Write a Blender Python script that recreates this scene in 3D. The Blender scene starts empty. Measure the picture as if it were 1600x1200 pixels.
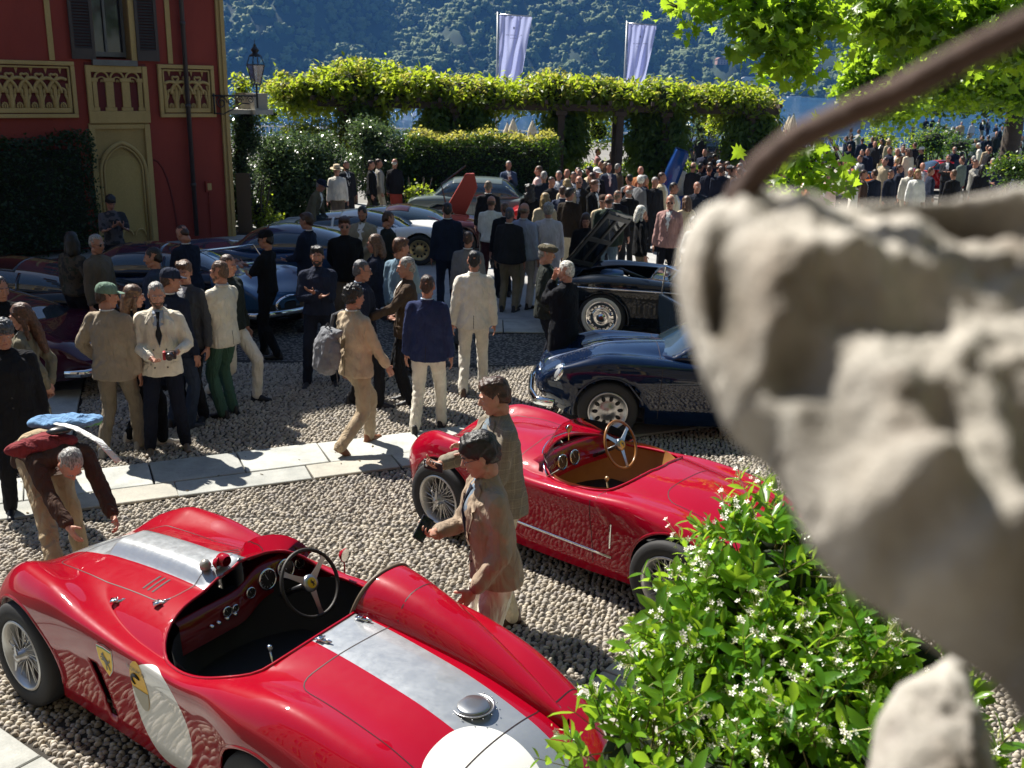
import bpy, bmesh, math, random
import numpy as np
from mathutils import Vector, Matrix, noise
from mathutils.bvhtree import BVHTree
R = math.radians
random.seed(7)
rng = np.random.default_rng(7)
sc = bpy.context.scene
COL = sc.collection

# ------------------------------------------------------------------ camera, light, exposure
CAM_H, PITCH, ROLL, FPX = 3.65, R(16.17), R(1.08), 1600.0
f0 = Vector((0, math.cos(PITCH), -math.sin(PITCH)))
r0 = Vector((1, 0, 0)); u0 = Vector((0, math.sin(PITCH), math.cos(PITCH)))
UP = u0 * math.cos(ROLL) - r0 * math.sin(ROLL)
RT = r0 * math.cos(ROLL) + u0 * math.sin(ROLL)
cam_d = bpy.data.cameras.new('camera')
cam = bpy.data.objects.new('camera', cam_d); COL.objects.link(cam)
m = Matrix((RT, UP, -f0)).transposed().to_4x4(); m.translation = (0, 0, CAM_H)
cam.matrix_world = m
cam_d.sensor_fit = 'HORIZONTAL'; cam_d.sensor_width = 36.0; cam_d.lens = 36.0
cam_d.clip_start = 0.05; cam_d.clip_end = 9000
cam_d.dof.use_dof = True; cam_d.dof.focus_distance = 5.8; cam_d.dof.aperture_fstop = 8.5
sc.camera = cam

SUN_AZ, SUN_EL = R(46), R(51)                # azimuth to the left of straight ahead (+Y)
world = bpy.data.worlds.new('World'); sc.world = world; world.use_nodes = True
nt = world.node_tree; bg = nt.nodes['Background']
sky = nt.nodes.new('ShaderNodeTexSky'); sky.sky_type = 'NISHITA'; sky.sun_disc = False
sky.sun_elevation = SUN_EL; sky.sun_rotation = -SUN_AZ
sky.altitude = 200; sky.air_density = 1.0; sky.dust_density = 0.6; sky.ozone_density = 1.5
nt.links.new(sky.outputs[0], bg.inputs[0]); bg.inputs[1].default_value = 0.05
sun_d = bpy.data.lights.new('sun', 'SUN'); sun_d.energy = 5.0; sun_d.angle = R(0.53); sun_d.color = (1.0, 0.95, 0.86)
sun = bpy.data.objects.new('sun', sun_d); COL.objects.link(sun)
to_sun = Vector((-math.sin(SUN_AZ) * math.cos(SUN_EL), math.cos(SUN_AZ) * math.cos(SUN_EL), math.sin(SUN_EL)))
sun.rotation_euler = to_sun.to_track_quat('Z', 'Y').to_euler(); sun.location = (-30, 30, 60)
sc.view_settings.view_transform = 'Standard'; sc.view_settings.look = 'None'
sc.view_settings.gamma = 1.0; sc.view_settings.use_curve_mapping = False; sc.view_settings.exposure = 1.08
sc.cycles.use_denoising = True
sc.cycles.max_bounces = 6; sc.cycles.diffuse_bounces = 2; sc.cycles.glossy_bounces = 3
sc.cycles.transmission_bounces = 5; sc.cycles.transparent_max_bounces = 8; sc.cycles.volume_bounces = 0
sc.cycles.sample_clamp_indirect = 6.0
sc.cycles.caustics_reflective = False; sc.cycles.caustics_refractive = False

def ray(px, py):
    return f0 * FPX + RT * (px - 800) + UP * (600 - py)
def at(px, py, z=0.0):                        # the point of height z seen at this pixel of the photograph
    d = ray(px, py); k = (z - CAM_H) / d.z
    return Vector((d.x * k, d.y * k, z))
def aty(px, py, Y):
    d = ray(px, py); k = Y / d.y
    return Vector((d.x * k, Y, CAM_H + d.z * k))

# ------------------------------------------------------------------ materials
def lin(c):
    if isinstance(c, str):
        c = [int(c[i:i + 2], 16) / 255 for i in (0, 2, 4)]
        c = [x / 12.92 if x <= .04045 else ((x + .055) / 1.055) ** 2.4 for x in c]
    return tuple(c[:3]) + (1.0,)
def newmat(name):
    mt = bpy.data.materials.new(name); mt.use_nodes = True
    return mt, mt.node_tree, mt.node_tree.nodes['Principled BSDF']
def ramp(nt, fac, stops):
    n = nt.nodes.new('ShaderNodeValToRGB'); e = n.color_ramp.elements
    e[0].position, e[0].color = stops[0][0], lin(stops[0][1])
    e[1].position, e[1].color = stops[-1][0], lin(stops[-1][1])
    for p, c in stops[1:-1]:
        x = e.new(p); x.color = lin(c)
    if fac is not None: nt.links.new(fac, n.inputs[0])
    return n
def tex_noise(nt, scale, detail=3, rough=.6, coord='Object', sc3=None):
    tc = nt.nodes.new('ShaderNodeTexCoord'); n = nt.nodes.new('ShaderNodeTexNoise')
    n.inputs['Scale'].default_value = scale; n.inputs['Detail'].default_value = detail; n.inputs['Roughness'].default_value = rough
    if sc3:
        mp = nt.nodes.new('ShaderNodeMapping'); mp.inputs['Scale'].default_value = sc3
        nt.links.new(tc.outputs[coord], mp.inputs[0]); nt.links.new(mp.outputs[0], n.inputs[0])
    else: nt.links.new(tc.outputs[coord], n.inputs[0])
    return n
def mixc(nt, fac, a, b, mode='MIX'):
    n = nt.nodes.new('ShaderNodeMix'); n.data_type = 'RGBA'; n.blend_type = mode
    for i, v in ((0, fac), (6, a), (7, b)):
        if hasattr(v, 'is_linked') or hasattr(v, 'links'): nt.links.new(v, n.inputs[i])
        else: n.inputs[i].default_value = v
    return n.outputs[2]
def math_(nt, op, a, b=None, c=None, clamp=False):
    n = nt.nodes.new('ShaderNodeMath'); n.operation = op; n.use_clamp = clamp
    for i, v in enumerate((a, b, c)):
        if v is None: continue
        if hasattr(v, 'links'): nt.links.new(v, n.inputs[i])
        else: n.inputs[i].default_value = v
    return n.outputs[0]
def bumpn(nt, bs, h, strength=.3, dist=.01):
    b = nt.nodes.new('ShaderNodeBump'); b.inputs['Strength'].default_value = strength; b.inputs['Distance'].default_value = dist
    nt.links.new(h, b.inputs['Height']); nt.links.new(b.outputs[0], bs.inputs['Normal'])
_mc = {}
def mat(name, col, rough=.6, metal=0., coat=0., var=0., vs=6., bump=0., bs=60., bd=.004, spec=None, sc3=None, key=None):
    key = key or (name, str(col), rough, metal)
    if key in _mc: return _mc[key]
    mt, nt, b = newmat(name); c = lin(col)
    b.inputs['Base Color'].default_value = c; b.inputs['Roughness'].default_value = rough
    b.inputs['Metallic'].default_value = metal; b.inputs['Coat Weight'].default_value = coat
    b.inputs['Coat Roughness'].default_value = .03
    if spec is not None: b.inputs['Specular IOR Level'].default_value = spec
    if var:
        n = tex_noise(nt, vs, 4, .65, sc3=sc3)
        lo = tuple(x * (1 - var) for x in c[:3]); hi = tuple(min(1, x * (1 + var)) for x in c[:3])
        rp = ramp(nt, n.outputs[0], [(.3, lo), (.7, hi)]); nt.links.new(rp.outputs[0], b.inputs['Base Color'])
    if bump:
        n2 = tex_noise(nt, bs, 4, .6, sc3=sc3); bumpn(nt, b, n2.outputs[0], bump, bd)
    _mc[key] = mt
    return mt
def cloth(col, rough=.9):
    c = lin(col); g_ = sum(c[:3]) / 3; k_ = 1.22 if g_ > .12 else 1.0; col = tuple(min(.8, (x * .72 + g_ * .28) * k_) for x in c[:3])
    key = ('cloth', str(col))
    if key in _mc: return _mc[key]
    mt, nt, b = newmat('cloth'); c = lin(col)
    n = tex_noise(nt, 5, 3, .6)
    lo = tuple(x * .82 for x in c[:3]); hi = tuple(min(1, x * 1.12) for x in c[:3])
    rp = ramp(nt, n.outputs[0], [(.3, lo), (.7, hi)])
    nt.links.new(rp.outputs[0], b.inputs['Base Color'])
    b.inputs['Roughness'].default_value = rough; b.inputs['Specular IOR Level'].default_value = .2
    f1 = tex_noise(nt, 7, 2, .5, sc3=(1.6, 1.6, .55)); f1.inputs['Distortion'].default_value = 1.2
    f2 = tex_noise(nt, 260, 2, .5)
    h = math_(nt, 'ADD', f1.outputs[0], math_(nt, 'MULTIPLY', f2.outputs[0], .04))
    bumpn(nt, b, h, .8, .05)
    _mc[key] = mt
    return mt
def paint(name, col, flake=0., rough=.35):
    key = ('paint', name, str(col))
    if key in _mc: return _mc[key]
    mt, nt, b = newmat(name)
    b.inputs['Base Color'].default_value = lin(col); b.inputs['Roughness'].default_value = rough
    b.inputs['Coat Weight'].default_value = 1.0; b.inputs['Coat Roughness'].default_value = .02
    b.inputs['Coat IOR'].default_value = 1.5; b.inputs['Metallic'].default_value = flake; b.inputs['Specular IOR Level'].default_value = .04
    n = tex_noise(nt, 900, 2, .5); n.noise_dimensions = '3D'
    d = tex_noise(nt, 14, 5, .7)
    rr = ramp(nt, d.outputs[0], [(.35, (rough * .8,) * 3), (.75, (min(1, rough * 1.4),) * 3)])
    nt.links.new(rr.outputs[0], b.inputs['Roughness'])
    _mc[key] = mt
    return mt
def leafmat(name, c1, c2, tr, rough=.4, tw=.45, backs=None):
    mt, nt, b = newmat(name)
    at_ = nt.nodes.new('ShaderNodeAttribute'); at_.attribute_name = 'rnd'
    rp = ramp(nt, at_.outputs['Fac'], [(0., c1), (1., c2)])
    nt.links.new(rp.outputs[0], b.inputs['Base Color']); b.inputs['Roughness'].default_value = rough
    b.inputs['Specular IOR Level'].default_value = .45
    t = nt.nodes.new('ShaderNodeBsdfTranslucent'); mx = nt.nodes.new('ShaderNodeMixShader')
    tc = mixc(nt, .6, rp.outputs[0], lin(tr)); nt.links.new(tc, t.inputs[0])
    mx.inputs[0].default_value = tw
    nt.links.new(b.outputs[0], mx.inputs[1]); nt.links.new(t.outputs[0], mx.inputs[2])
    nt.links.new(mx.outputs[0], nt.nodes['Material Output'].inputs[0])
    return mt
def glassmat(name, tint=(.75, .85, .82), alpha=.3, rough=.02):
    mt, nt, b = newmat(name)
    t = nt.nodes.new('ShaderNodeBsdfTransparent'); t.inputs[0].default_value = tint + (1,)
    g = nt.nodes.new('ShaderNodeBsdfGlossy'); g.inputs['Roughness'].default_value = rough
    fr = nt.nodes.new('ShaderNodeFresnel'); fr.inputs[0].default_value = 1.5
    f = math_(nt, 'ADD', fr.outputs[0], alpha * .35, clamp=True)
    mx = nt.nodes.new('ShaderNodeMixShader')
    nt.links.new(f, mx.inputs[0]); nt.links.new(t.outputs[0], mx.inputs[1]); nt.links.new(g.outputs[0], mx.inputs[2])
    nt.links.new(mx.outputs[0], nt.nodes['Material Output'].inputs[0]); nt.nodes.remove(b)
    return mt

M = dict(
    chrome=mat('chrome', (.8, .8, .8), .08, 1.0), steel=mat('steel', (.45, .45, .46), .3, 1.0),
    rubber=mat('rubber', (.018, .018, .019), .75, bump=.3, bs=90), dark=mat('dark_interior', (.008, .008, .009), .7),
    black=mat('black_enamel', (.012, .012, .014), .3, coat=.6), blackiron=mat('black_iron', (.02, .02, .022), .5),
    white=mat('white_enamel', (.8, .8, .78), .35), tan=mat('tan_leather', '9a6a38', .55, var=.15, bump=.2, bs=200),
    glass=glassmat('clear_glass'), carglass=glassmat('car_glass', (.32, .4, .42), .6),
    wood=mat('wood_rim', '8a5a26', .3, coat=.5), redleather=mat('red_leather', '5e0d12', .6),
    gauge=mat('gauge_black', (.015, .015, .015), .3), yellow=mat('yellow_enamel', 'f2c51c', .35),
    leather=mat('dark_leather', '201a16', .55, bump=.3, bs=150),
)

# ------------------------------------------------------------------ objects
def tag(o, label=None, cat=None, group=None, kind=None):
    if label: o['label'] = label
    if cat: o['category'] = cat
    if group: o['group'] = group
    if kind: o['kind'] = kind
    return o
def empty(name, loc=(0, 0, 0), rz=0., label=None, cat=None, group=None):
    o = bpy.data.objects.new(name, None); o.location = loc; o.rotation_euler = (0, 0, rz)
    o.empty_display_size = .2
    COL.objects.link(o); return tag(o, label, cat, group)
def obj(name, me, mt=None, parent=None, loc=None, rot=None, smooth=None):
    o = bpy.data.objects.new(name, me); COL.objects.link(o)
    if mt is not None:
        if not isinstance(mt, (list, tuple)): mt = [mt]
        if len(me.materials) == 0:
            for x in mt: me.materials.append(x)
    if parent is not None: o.parent = parent
    if loc is not None: o.location = loc
    if rot is not None: o.rotation_euler = rot
    if smooth: me.shade_smooth()
    return o
def mesh_np(name, V, F, smooth=True, mi=None, attr=None):
    """V (n,3) array; F list of index arrays, each (m,k); mi list of material ids to match"""
    me = bpy.data.meshes.new(name)
    if not isinstance(F, list): F = [F]
    F = [np.asarray(f, dtype=np.int32) for f in F if len(f)]
    V = np.asarray(V, dtype=np.float32)
    me.vertices.add(len(V)); me.vertices.foreach_set('co', V.ravel())
    nl = sum(f.size for f in F); npol = sum(len(f) for f in F)
    me.loops.add(nl); me.loops.foreach_set('vertex_index', np.concatenate([f.ravel() for f in F]))
    me.polygons.add(npol)
    tot = np.concatenate([np.full(len(f), f.shape[1], dtype=np.int32) for f in F])
    st = np.concatenate([[0], np.cumsum(tot)[:-1]]).astype(np.int32)
    me.polygons.foreach_set('loop_start', st)
    if mi is not None:
        me.polygons.foreach_set('material_index', np.concatenate([np.full(len(f), k, dtype=np.int32) if np.isscalar(k) else np.asarray(k, dtype=np.int32) for f, k in zip(F, mi)]))
    me.update(calc_edges=True)
    if smooth: me.polygons.foreach_set('use_smooth', np.ones(npol, dtype=bool))
    if attr is not None:
        a = me.attributes.new('rnd', 'FLOAT', 'POINT'); a.data.foreach_set('value', np.asarray(attr, dtype=np.float32))
    return me
class MB:
    """collects simple solids; build() links them as ONE mesh"""
    def __init__(s): s.V = []; s.F = []; s.I = []; s.mi = 0
    def add(s, vs, fs):
        n = len(s.V); s.V += [tuple(v) for v in vs]; s.F += [tuple(n + i for i in f) for f in fs]; s.I += [s.mi] * len(fs); return s
    def box(s, c, d, rz=0., M4=None):
        hx, hy, hz = d[0] / 2, d[1] / 2, d[2] / 2; ca, sa = math.cos(rz), math.sin(rz)
        vs = []
        for z in (-hz, hz):
            for x, y in ((-hx, -hy), (hx, -hy), (hx, hy), (-hx, hy)):
                v = Vector((x, y, z))
                if M4 is not None: v = M4 @ v
                else: v = Vector((x * ca - y * sa, x * sa + y * ca, z))
                vs.append(v + Vector(c))
        return s.add(vs, [(0, 3, 2, 1), (4, 5, 6, 7), (0, 1, 5, 4), (1, 2, 6, 5), (2, 3, 7, 6), (3, 0, 4, 7)])
    def tube(s, pts, r, n=8, caps=True, flat=1.0):
        pts = [Vector(p) for p in pts]; k = len(pts)
        rs = r if hasattr(r, '__len__') else [r] * k
        rings = []; ref = None
        for i, p in enumerate(pts):
            t = (pts[min(i + 1, k - 1)] - pts[max(i - 1, 0)])
            if t.length < 1e-9: t = Vector((0, 0, 1))
            t.normalize()
            if ref is None: ref = t.orthogonal().normalized() if abs(t.z) > .9 else t.cross(Vector((0, 0, 1))).normalized()
            a = (ref - t * ref.dot(t))
            a = a.normalized() if a.length > 1e-6 else t.orthogonal().normalized()
            b = t.cross(a); ref = a
            rings.append([p + (a * math.cos(2 * math.pi * j / n) + b * math.sin(2 * math.pi * j / n) * flat) * rs[i] for j in range(n)])
        vs = [v for q in rings for v in q]; fs = []
        for i in range(k - 1):
            for j in range(n):
                fs.append((i * n + j, i * n + (j + 1) % n, (i + 1) * n + (j + 1) % n, (i + 1) * n + j))
        if caps:
            fs.append(tuple(range(n - 1, -1, -1))); fs.append(tuple((k - 1) * n + j for j in range(n)))
        return s.add(vs, fs)
    def rings(s, rings, caps=True):
        n = len(rings[0]); vs = [v for q in rings for v in q]; fs = []
        for i in range(len(rings) - 1):
            for j in range(n):
                fs.append((i * n + j, i * n + (j + 1) % n, (i + 1) * n + (j + 1) % n, (i + 1) * n + j))
        if caps: fs.append(tuple(range(n - 1, -1, -1))); fs.append(tuple((len(rings) - 1) * n + j for j in range(n)))
        return s.add(vs, fs)
    def ell(s, c, r, n=12, m=8, M3=None):
        c = Vector(c); vs = []; 
        vs.append((0, 0, 1))
        for i in range(1, m):
            a = math.pi * i / m
            for j in range(n):
                b = 2 * math.pi * j / n; vs.append((math.sin(a) * math.cos(b), math.sin(a) * math.sin(b), math.cos(a)))
        vs.append((0, 0, -1)); fs = []
        for j in range(n): fs.append((0, 1 + j, 1 + (j + 1) % n))
        for i in range(m - 2):
            for j in range(n):
                p = 1 + i * n; fs.append((p + j, p + n + j, p + n + (j + 1) % n, p + (j + 1) % n))
        L = len(vs) - 1; p = 1 + (m - 2) * n
        for j in range(n): fs.append((L, p + (j + 1) % n, p + j))
        out = []
        for v in vs:
            w = Vector((v[0] * r[0], v[1] * r[1], v[2] * r[2]))
            if M3 is not None: w = M3 @ w
            out.append(w + c)
        return s.add(out, fs)
    def cap(s, p0, r0, p1, r1, n=10, fl=1.0, fldir=None):
        """capsule with rounded ends, optionally flattened"""
        p0, p1 = Vector(p0), Vector(p1); t = p1 - p0; L = t.length; t = t.normalized() if L > 1e-9 else Vector((0, 0, 1))
        pts = [p0 - t * r0, p0 - t * r0 * .7, p0, p1, p1 + t * r1 * .7, p1 + t * r1]
        rs = [r0 * .05, r0 * .72, r0, r1, r1 * .72, r1 * .05]
        i0 = len(s.V); s.tube(pts, rs, n)
        if fldir is not None:
            fd = Vector(fldir).normalized()
            for i in range(i0, len(s.V)):
                v = Vector(s.V[i]); tt = max(0, min(1, (v - p0).dot(t) / max(L, 1e-6))); c = p0 + (p1 - p0) * tt
                d = (v - c).dot(fd); s.V[i] = tuple(v - fd * d * (1 - fl))
        return s
    def lathe(s, prof, c=(0, 0, 0), axis='z', n=24, closed=False, M3=None):
        vs = []; k = len(prof)
        for r, h in prof:
            for j in range(n):
                a = 2 * math.pi * j / n; x, y = r * math.cos(a), r * math.sin(a)
                v = {'z': (x, y, h), 'y': (x, h, -y), 'x': (h, x, y)}[axis]
                v = Vector(v)
                if M3 is not None: v = M3 @ v
                vs.append(v + Vector(c))
        fs = []
        for i in range(k if closed else k - 1):
            for j in range(n):
                i2 = (i + 1) % k; fs.append((i * n + j, i * n + (j + 1) % n, i2 * n + (j + 1) % n, i2 * n + j))
        return s.add(vs, fs)
    def prism(s, poly, d0, d1, fn):
        """poly 2D points; fn(u,v,d) -> 3D"""
        n = len(poly); vs = [fn(u, v, d0) for u, v in poly] + [fn(u, v, d1) for u, v in poly]
        fs = [tuple(range(n - 1, -1, -1)), tuple(range(n, 2 * n))] + [(i, (i + 1) % n, n + (i + 1) % n, n + i) for i in range(n)]
        return s.add(vs, fs)
    def mesh(s, name='mesh', smooth=False, fix=True):
        me = bpy.data.meshes.new(name); me.from_pydata(s.V, [], s.F)
        if any(s.I): me.polygons.foreach_set('material_index', s.I)
        me.update()
        if fix:
            bm = bmesh.new(); bm.from_mesh(me); bmesh.ops.recalc_face_normals(bm, faces=bm.faces); bm.to_mesh(me); bm.free()
        if smooth: me.shade_smooth()
        return me
    def build(s, name, mt, parent=None, smooth=False, loc=None, rot=None, angle=None):
        me = s.mesh(name, smooth)
        if angle and smooth: me.set_sharp_from_angle(angle=R(angle))
        return obj(name, me, mt, parent, loc, rot)
def bevel(o, w=.01, seg=2):
    md = o.modifiers.new('bevel', 'BEVEL'); md.width = w; md.segments = seg; md.limit_method = 'ANGLE'; return o
def copy_of(o, parent=None, loc=None, rz=None):
    c = o.copy(); COL.objects.link(c)
    if parent is not None: c.parent = parent
    if loc is not None: c.location = loc
    if rz is not None: c.rotation_euler = (0, 0, rz)
    return c
def copy_tree(o, parent=None):
    c = o.copy(); COL.objects.link(c)
    if parent is not None: c.parent = parent
    for ch in list(o.children): copy_tree(ch, c)
    return c
# ------------------------------------------------------------------ ground, paving, water, hill
def sheet(name, pts, z, mt, n=1, kind='structure'):
    me = bpy.data.meshes.new(name); me.from_pydata([(x, y, z) for x, y in pts], [], [tuple(range(len(pts)))]); me.update()
    return tag(obj(name, me, mt), kind=kind)
def ground_mat():
    mt, nt, b = newmat('packed_gravel')
    n = tex_noise(nt, .35, 6, .7); n2 = tex_noise(nt, 60, 3, .7)
    rp = ramp(nt, n.outputs[0], [(.3, (.17, .16, .145)), (.7, (.26, .245, .22))])
    c = mixc(nt, .35, rp.outputs[0], n2.outputs[0], 'OVERLAY'); nt.links.new(c, b.inputs['Base Color'])
    b.inputs['Roughness'].default_value = .95; bumpn(nt, b, n2.outputs[0], .5, .01); return mt
def cobble_far():
    mt, nt, b = newmat('far_cobbles')
    tc = nt.nodes.new('ShaderNodeTexCoord'); v = nt.nodes.new('ShaderNodeTexVoronoi'); v.inputs['Scale'].default_value = 24
    nt.links.new(tc.outputs['Object'], v.inputs[0])
    rp = ramp(nt, v.outputs['Distance'], [(.25, (.27, .24, .205)), (.6, (.03, .027, .024))])
    nt.links.new(rp.outputs[0], b.inputs['Base Color']); b.inputs['Roughness'].default_value = .8
    inv = math_(nt, 'SUBTRACT', 1.0, v.outputs['Distance']); bumpn(nt, b, inv, .9, .02); return mt
def stone_mat(name, c1, c2, sc_=3.):
    mt, nt, b = newmat(name)
    n = tex_noise(nt, sc_, 8, .72); n2 = tex_noise(nt, 70, 4, .7)
    oi = nt.nodes.new('ShaderNodeObjectInfo')
    rp = ramp(nt, n.outputs[0], [(.32, c1), (.68, c2)])
    v = math_(nt, 'ADD', math_(nt, 'MULTIPLY', oi.outputs['Random'], .35), .82)
    hs = nt.nodes.new('ShaderNodeHueSaturation'); nt.links.new(rp.outputs[0], hs.inputs['Color']); nt.links.new(v, hs.inputs['Value'])
    c = mixc(nt, .25, hs.outputs[0], n2.outputs[0], 'OVERLAY')
    nt.links.new(c, b.inputs['Base Color']); b.inputs['Roughness'].default_value = .8
    bumpn(nt, b, math_(nt, 'ADD', n.outputs[0], math_(nt, 'MULTIPLY', n2.outputs[0], .5)), .35, .012); return mt
earth = mat('dark_mortar', (.035, .03, .024), .95, bump=.6, bs=80, bd=.01)
MG = ground_mat()
ground = sheet('ground', [(-160, -40), (160, -40), (160, 74), (-160, 74)], -.004, MG)
cob = sheet('cobbled_pavement', [(-12, .5), (9, .5), (9, 15.5), (-1.2, 15.5), (-2.6, 17.0), (-12, 21)], 0, cobble_far())
mortar = sheet('paving_bed', [(-8.2, 3.2), (6.5, 3.2), (6.5, 13.5), (-8.2, 13.5)], .004, earth)

# flagstone strips (each stone its own piece)
MS_light = stone_mat('pale_flagstone', (.27, .28, .26), (.50, .50, .46), 2.2)
MS_warm = stone_mat('warm_flagstone', (.3, .29, .25), (.45, .42, .35))
strips = []                                       # (p0, dir, length, width): for leaving the pebbles out
def strip(name, p0, d, L, cols, wid, mats, z=.036, lmin=.7, lmax=1.15, seed=1):
    rd = random.Random(seed)
    d = Vector((d[0], d[1], 0)).normalized(); nrm = Vector((-d.y, d.x, 0)); p0 = Vector((p0[0], p0[1], 0))
    strips.append((p0, d, nrm, L, wid))
    q = [p0, p0 + d * L, p0 + d * L + nrm * wid, p0 + nrm * wid]
    me = bpy.data.meshes.new(name); me.from_pydata([(v.x, v.y, .008) for v in q], [], [(0, 1, 2, 3)])
    base = tag(obj(name, me, earth), kind='structure')
    for c in range(cols):
        w0 = wid * c / cols; w1 = wid * (c + 1) / cols; s = -rd.random() * .4
        if cols == 2 and c == 0: w1 -= .12
        if cols == 2 and c == 1: w0 -= .12
        while s < L:
            l = rd.uniform(lmin, lmax); a0 = max(s, 0) + .006; a1 = min(s + l, L) - .006
            if a1 - a0 > .12:
                j = lambda: rd.uniform(-.008, .008)
                cs = [(a0 + j(), w0 + .006), (a1 + j(), w0 + .006), (a1 + j(), w1 - .006), (a0 + j(), w1 - .006)]
                zt = z + rd.uniform(-.004, .003)
                vs = []
                for zz, ins in ((.009, 0), (zt - .006, 0), (zt, .007)):
                    for k, (a, b_) in enumerate(cs):
                        aa = a + (ins if k in (0, 3) else -ins); bb = b_ + (ins if k in (0, 1) else -ins)
                        v = p0 + d * aa + nrm * bb; vs.append((v.x, v.y, zz))
                fs = [(8, 9, 10, 11)] + [(i + o, (i + 1) % 4 + o, (i + 1) % 4 + 4 + o, i + 4 + o) for o in (0, 4) for i in range(4)]
                m2 = bpy.data.meshes.new('flagstone'); m2.from_pydata(vs, [], fs)
                obj('flagstone', m2, rd.choice(mats), base)
            s += l
    return base
strip('flagstone_path', (-4.75, 7.86), (.915, .403), 8.0, 2, .98, [MS_light, MS_light, MS_warm], lmin=.8, lmax=1.3, seed=3)
strip('flagstone_strip', (1.25, 4.6), (.586, .81), 3.2, 1, .62, [MS_warm, MS_light], lmin=.5, lmax=.75, seed=5)
strip('flagstone_strip', (.745, 4.97), (.586, .81), 3.2, 1, .62, [MS_warm], lmin=.5, lmax=.75, seed=8)
strip('flagstone_edging', (-5.01, 5.72), (.81, -.586), 5.0, 1, .75, [MS_light], lmin=1.2, lmax=1.7, seed=4)
MS_dark = stone_mat('slate_flagstone', (.1, .105, .115), (.2, .2, .21))
strip('flagstone_walk', (-4.35, 9.4), (-.33, .944), 7.0, 2, 1.35, [MS_dark, MS_light], lmin=.8, lmax=1.3, seed=9)
strips[3] = (strips[3][0], strips[3][1], strips[3][2] * 1, strips[3][3], .75)
# the near edging runs on the camera side of its line
# pale road beyond the cobbles
def road_mat():
    mt, nt, b = newmat('pale_asphalt')
    n = tex_noise(nt, .5, 6, .75); n2 = tex_noise(nt, 120, 3, .8); n3 = tex_noise(nt, 3, 5, .7)
    rp = ramp(nt, n.outputs[0], [(.3, (.27, .27, .265)), (.7, (.4, .395, .38))])
    c = mixc(nt, .4, rp.outputs[0], n2.outputs[0], 'OVERLAY'); c = mixc(nt, .35, c, n3.outputs[0], 'OVERLAY')
    nt.links.new(c, b.inputs['Base Color']); b.inputs['Roughness'].default_value = .9
    bumpn(nt, b, n2.outputs[0], .35, .006); return mt
MR = road_mat()
road = sheet('road', [(-1.2, 15.5), (9, 15.5), (40, 17), (40, 33), (-30, 33), (-10, 24), (-2.6, 17.0)], .004, MR)
strip('road_kerbstones', (-1.25, 15.35), (1, .02), 10, 1, .9, [MS_light, MS_warm], z=.03, lmin=.9, lmax=1.5, seed=12)
grass_m = mat('lawn_green', (.05, .1, .02), .9, var=.4, vs=3, bump=1, bs=40, bd=.05)
lawn = sheet('lawn', [(13.5, 44), (60, 36), (60, 70), (13, 70)], .006, grass_m)

# pebbles
def pebble_field(name, pts, ang, sx, sy, h, n, nr, parent=None, as_parts=0):
    k = len(pts)
    ringsr = [(1.0, -.1), (.86, .5), (.5, .86)] if nr == 3 else [(1.0, -.1), (.72, .66)]
    a = np.arange(n) * 2 * math.pi / n
    T = [np.stack([np.cos(a) * r, np.sin(a) * r, np.full(n, z)], 1) for r, z in ringsr] + [np.array([[0, 0, 1.]])]
    T = np.concatenate(T); m_ = len(T)
    quads = [(i * n + j, i * n + (j + 1) % n, (i + 1) * n + (j + 1) % n, (i + 1) * n + j) for i in range(nr - 1) for j in range(n)]
    tris = [((nr - 1) * n + j, (nr - 1) * n + (j + 1) % n, nr * n) for j in range(n)]
    V = np.repeat(T[None], k, 0) * np.stack([sx, sy, h], 1)[:, None]
    V *= 1 + rng.uniform(-.15, .15, V.shape)
    tx = rng.uniform(-.25, .25, k)[:, None]
    V[..., 2] += V[..., 0] * tx * .5
    ca, sa = np.cos(ang)[:, None], np.sin(ang)[:, None]
    X = V[..., 0] * ca - V[..., 1] * sa + pts[:, 0:1]; Y = V[..., 0] * sa + V[..., 1] * ca + pts[:, 1:2]
    V = np.stack([X, Y, V[..., 2] + .006], -1)
    rnd = np.repeat(rng.random(k)[:, None], m_, 1)
    off = (np.arange(k) * m_)[:, None, None]
    Q = (np.array(quads)[None] + off).reshape(-1, 4); Tr = (np.array(tris)[None] + off).reshape(-1, 3)
    return mesh_np(name, V.reshape(-1, 3), [Q, Tr], attr=rnd.ravel())
def pebble_mat():
    mt, nt, b = newmat('river_pebble')
    a = nt.nodes.new('ShaderNodeAttribute'); a.attribute_name = 'rnd'; n = tex_noise(nt, 40, 4, .7); n3 = tex_noise(nt, .8, 4, .6)
    rp = ramp(nt, a.outputs['Fac'], [(0, (.2, .17, .135)), (.25, (.40, .35, .275)), (.5, (.31, .28, .24)), (.72, (.5, .44, .35)), (.9, (.36, .33, .3)), (1, (.17, .145, .12))])
    c = mixc(nt, .35, rp.outputs[0], n.outputs[0], 'OVERLAY'); c = mixc(nt, .35, c, n3.outputs[0], 'OVERLAY')
    nt.links.new(c, b.inputs['Base Color']); b.inputs['Roughness'].default_value = .65; bumpn(nt, b, n.outputs[0], .3, .004); return mt
MP = pebble_mat()
def in_strips(P):
    out = np.zeros(len(P), bool)
    for p0, d, nr_, L, w in strips:
        q = P - np.array([p0.x, p0.y]); s = q @ np.array([d.x, d.y]); t = q @ np.array([nr_.x, nr_.y])
        out |= (s > -.02) & (s < L + .02) & (t > -.018) & (t < w + .018)
    return out
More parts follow.
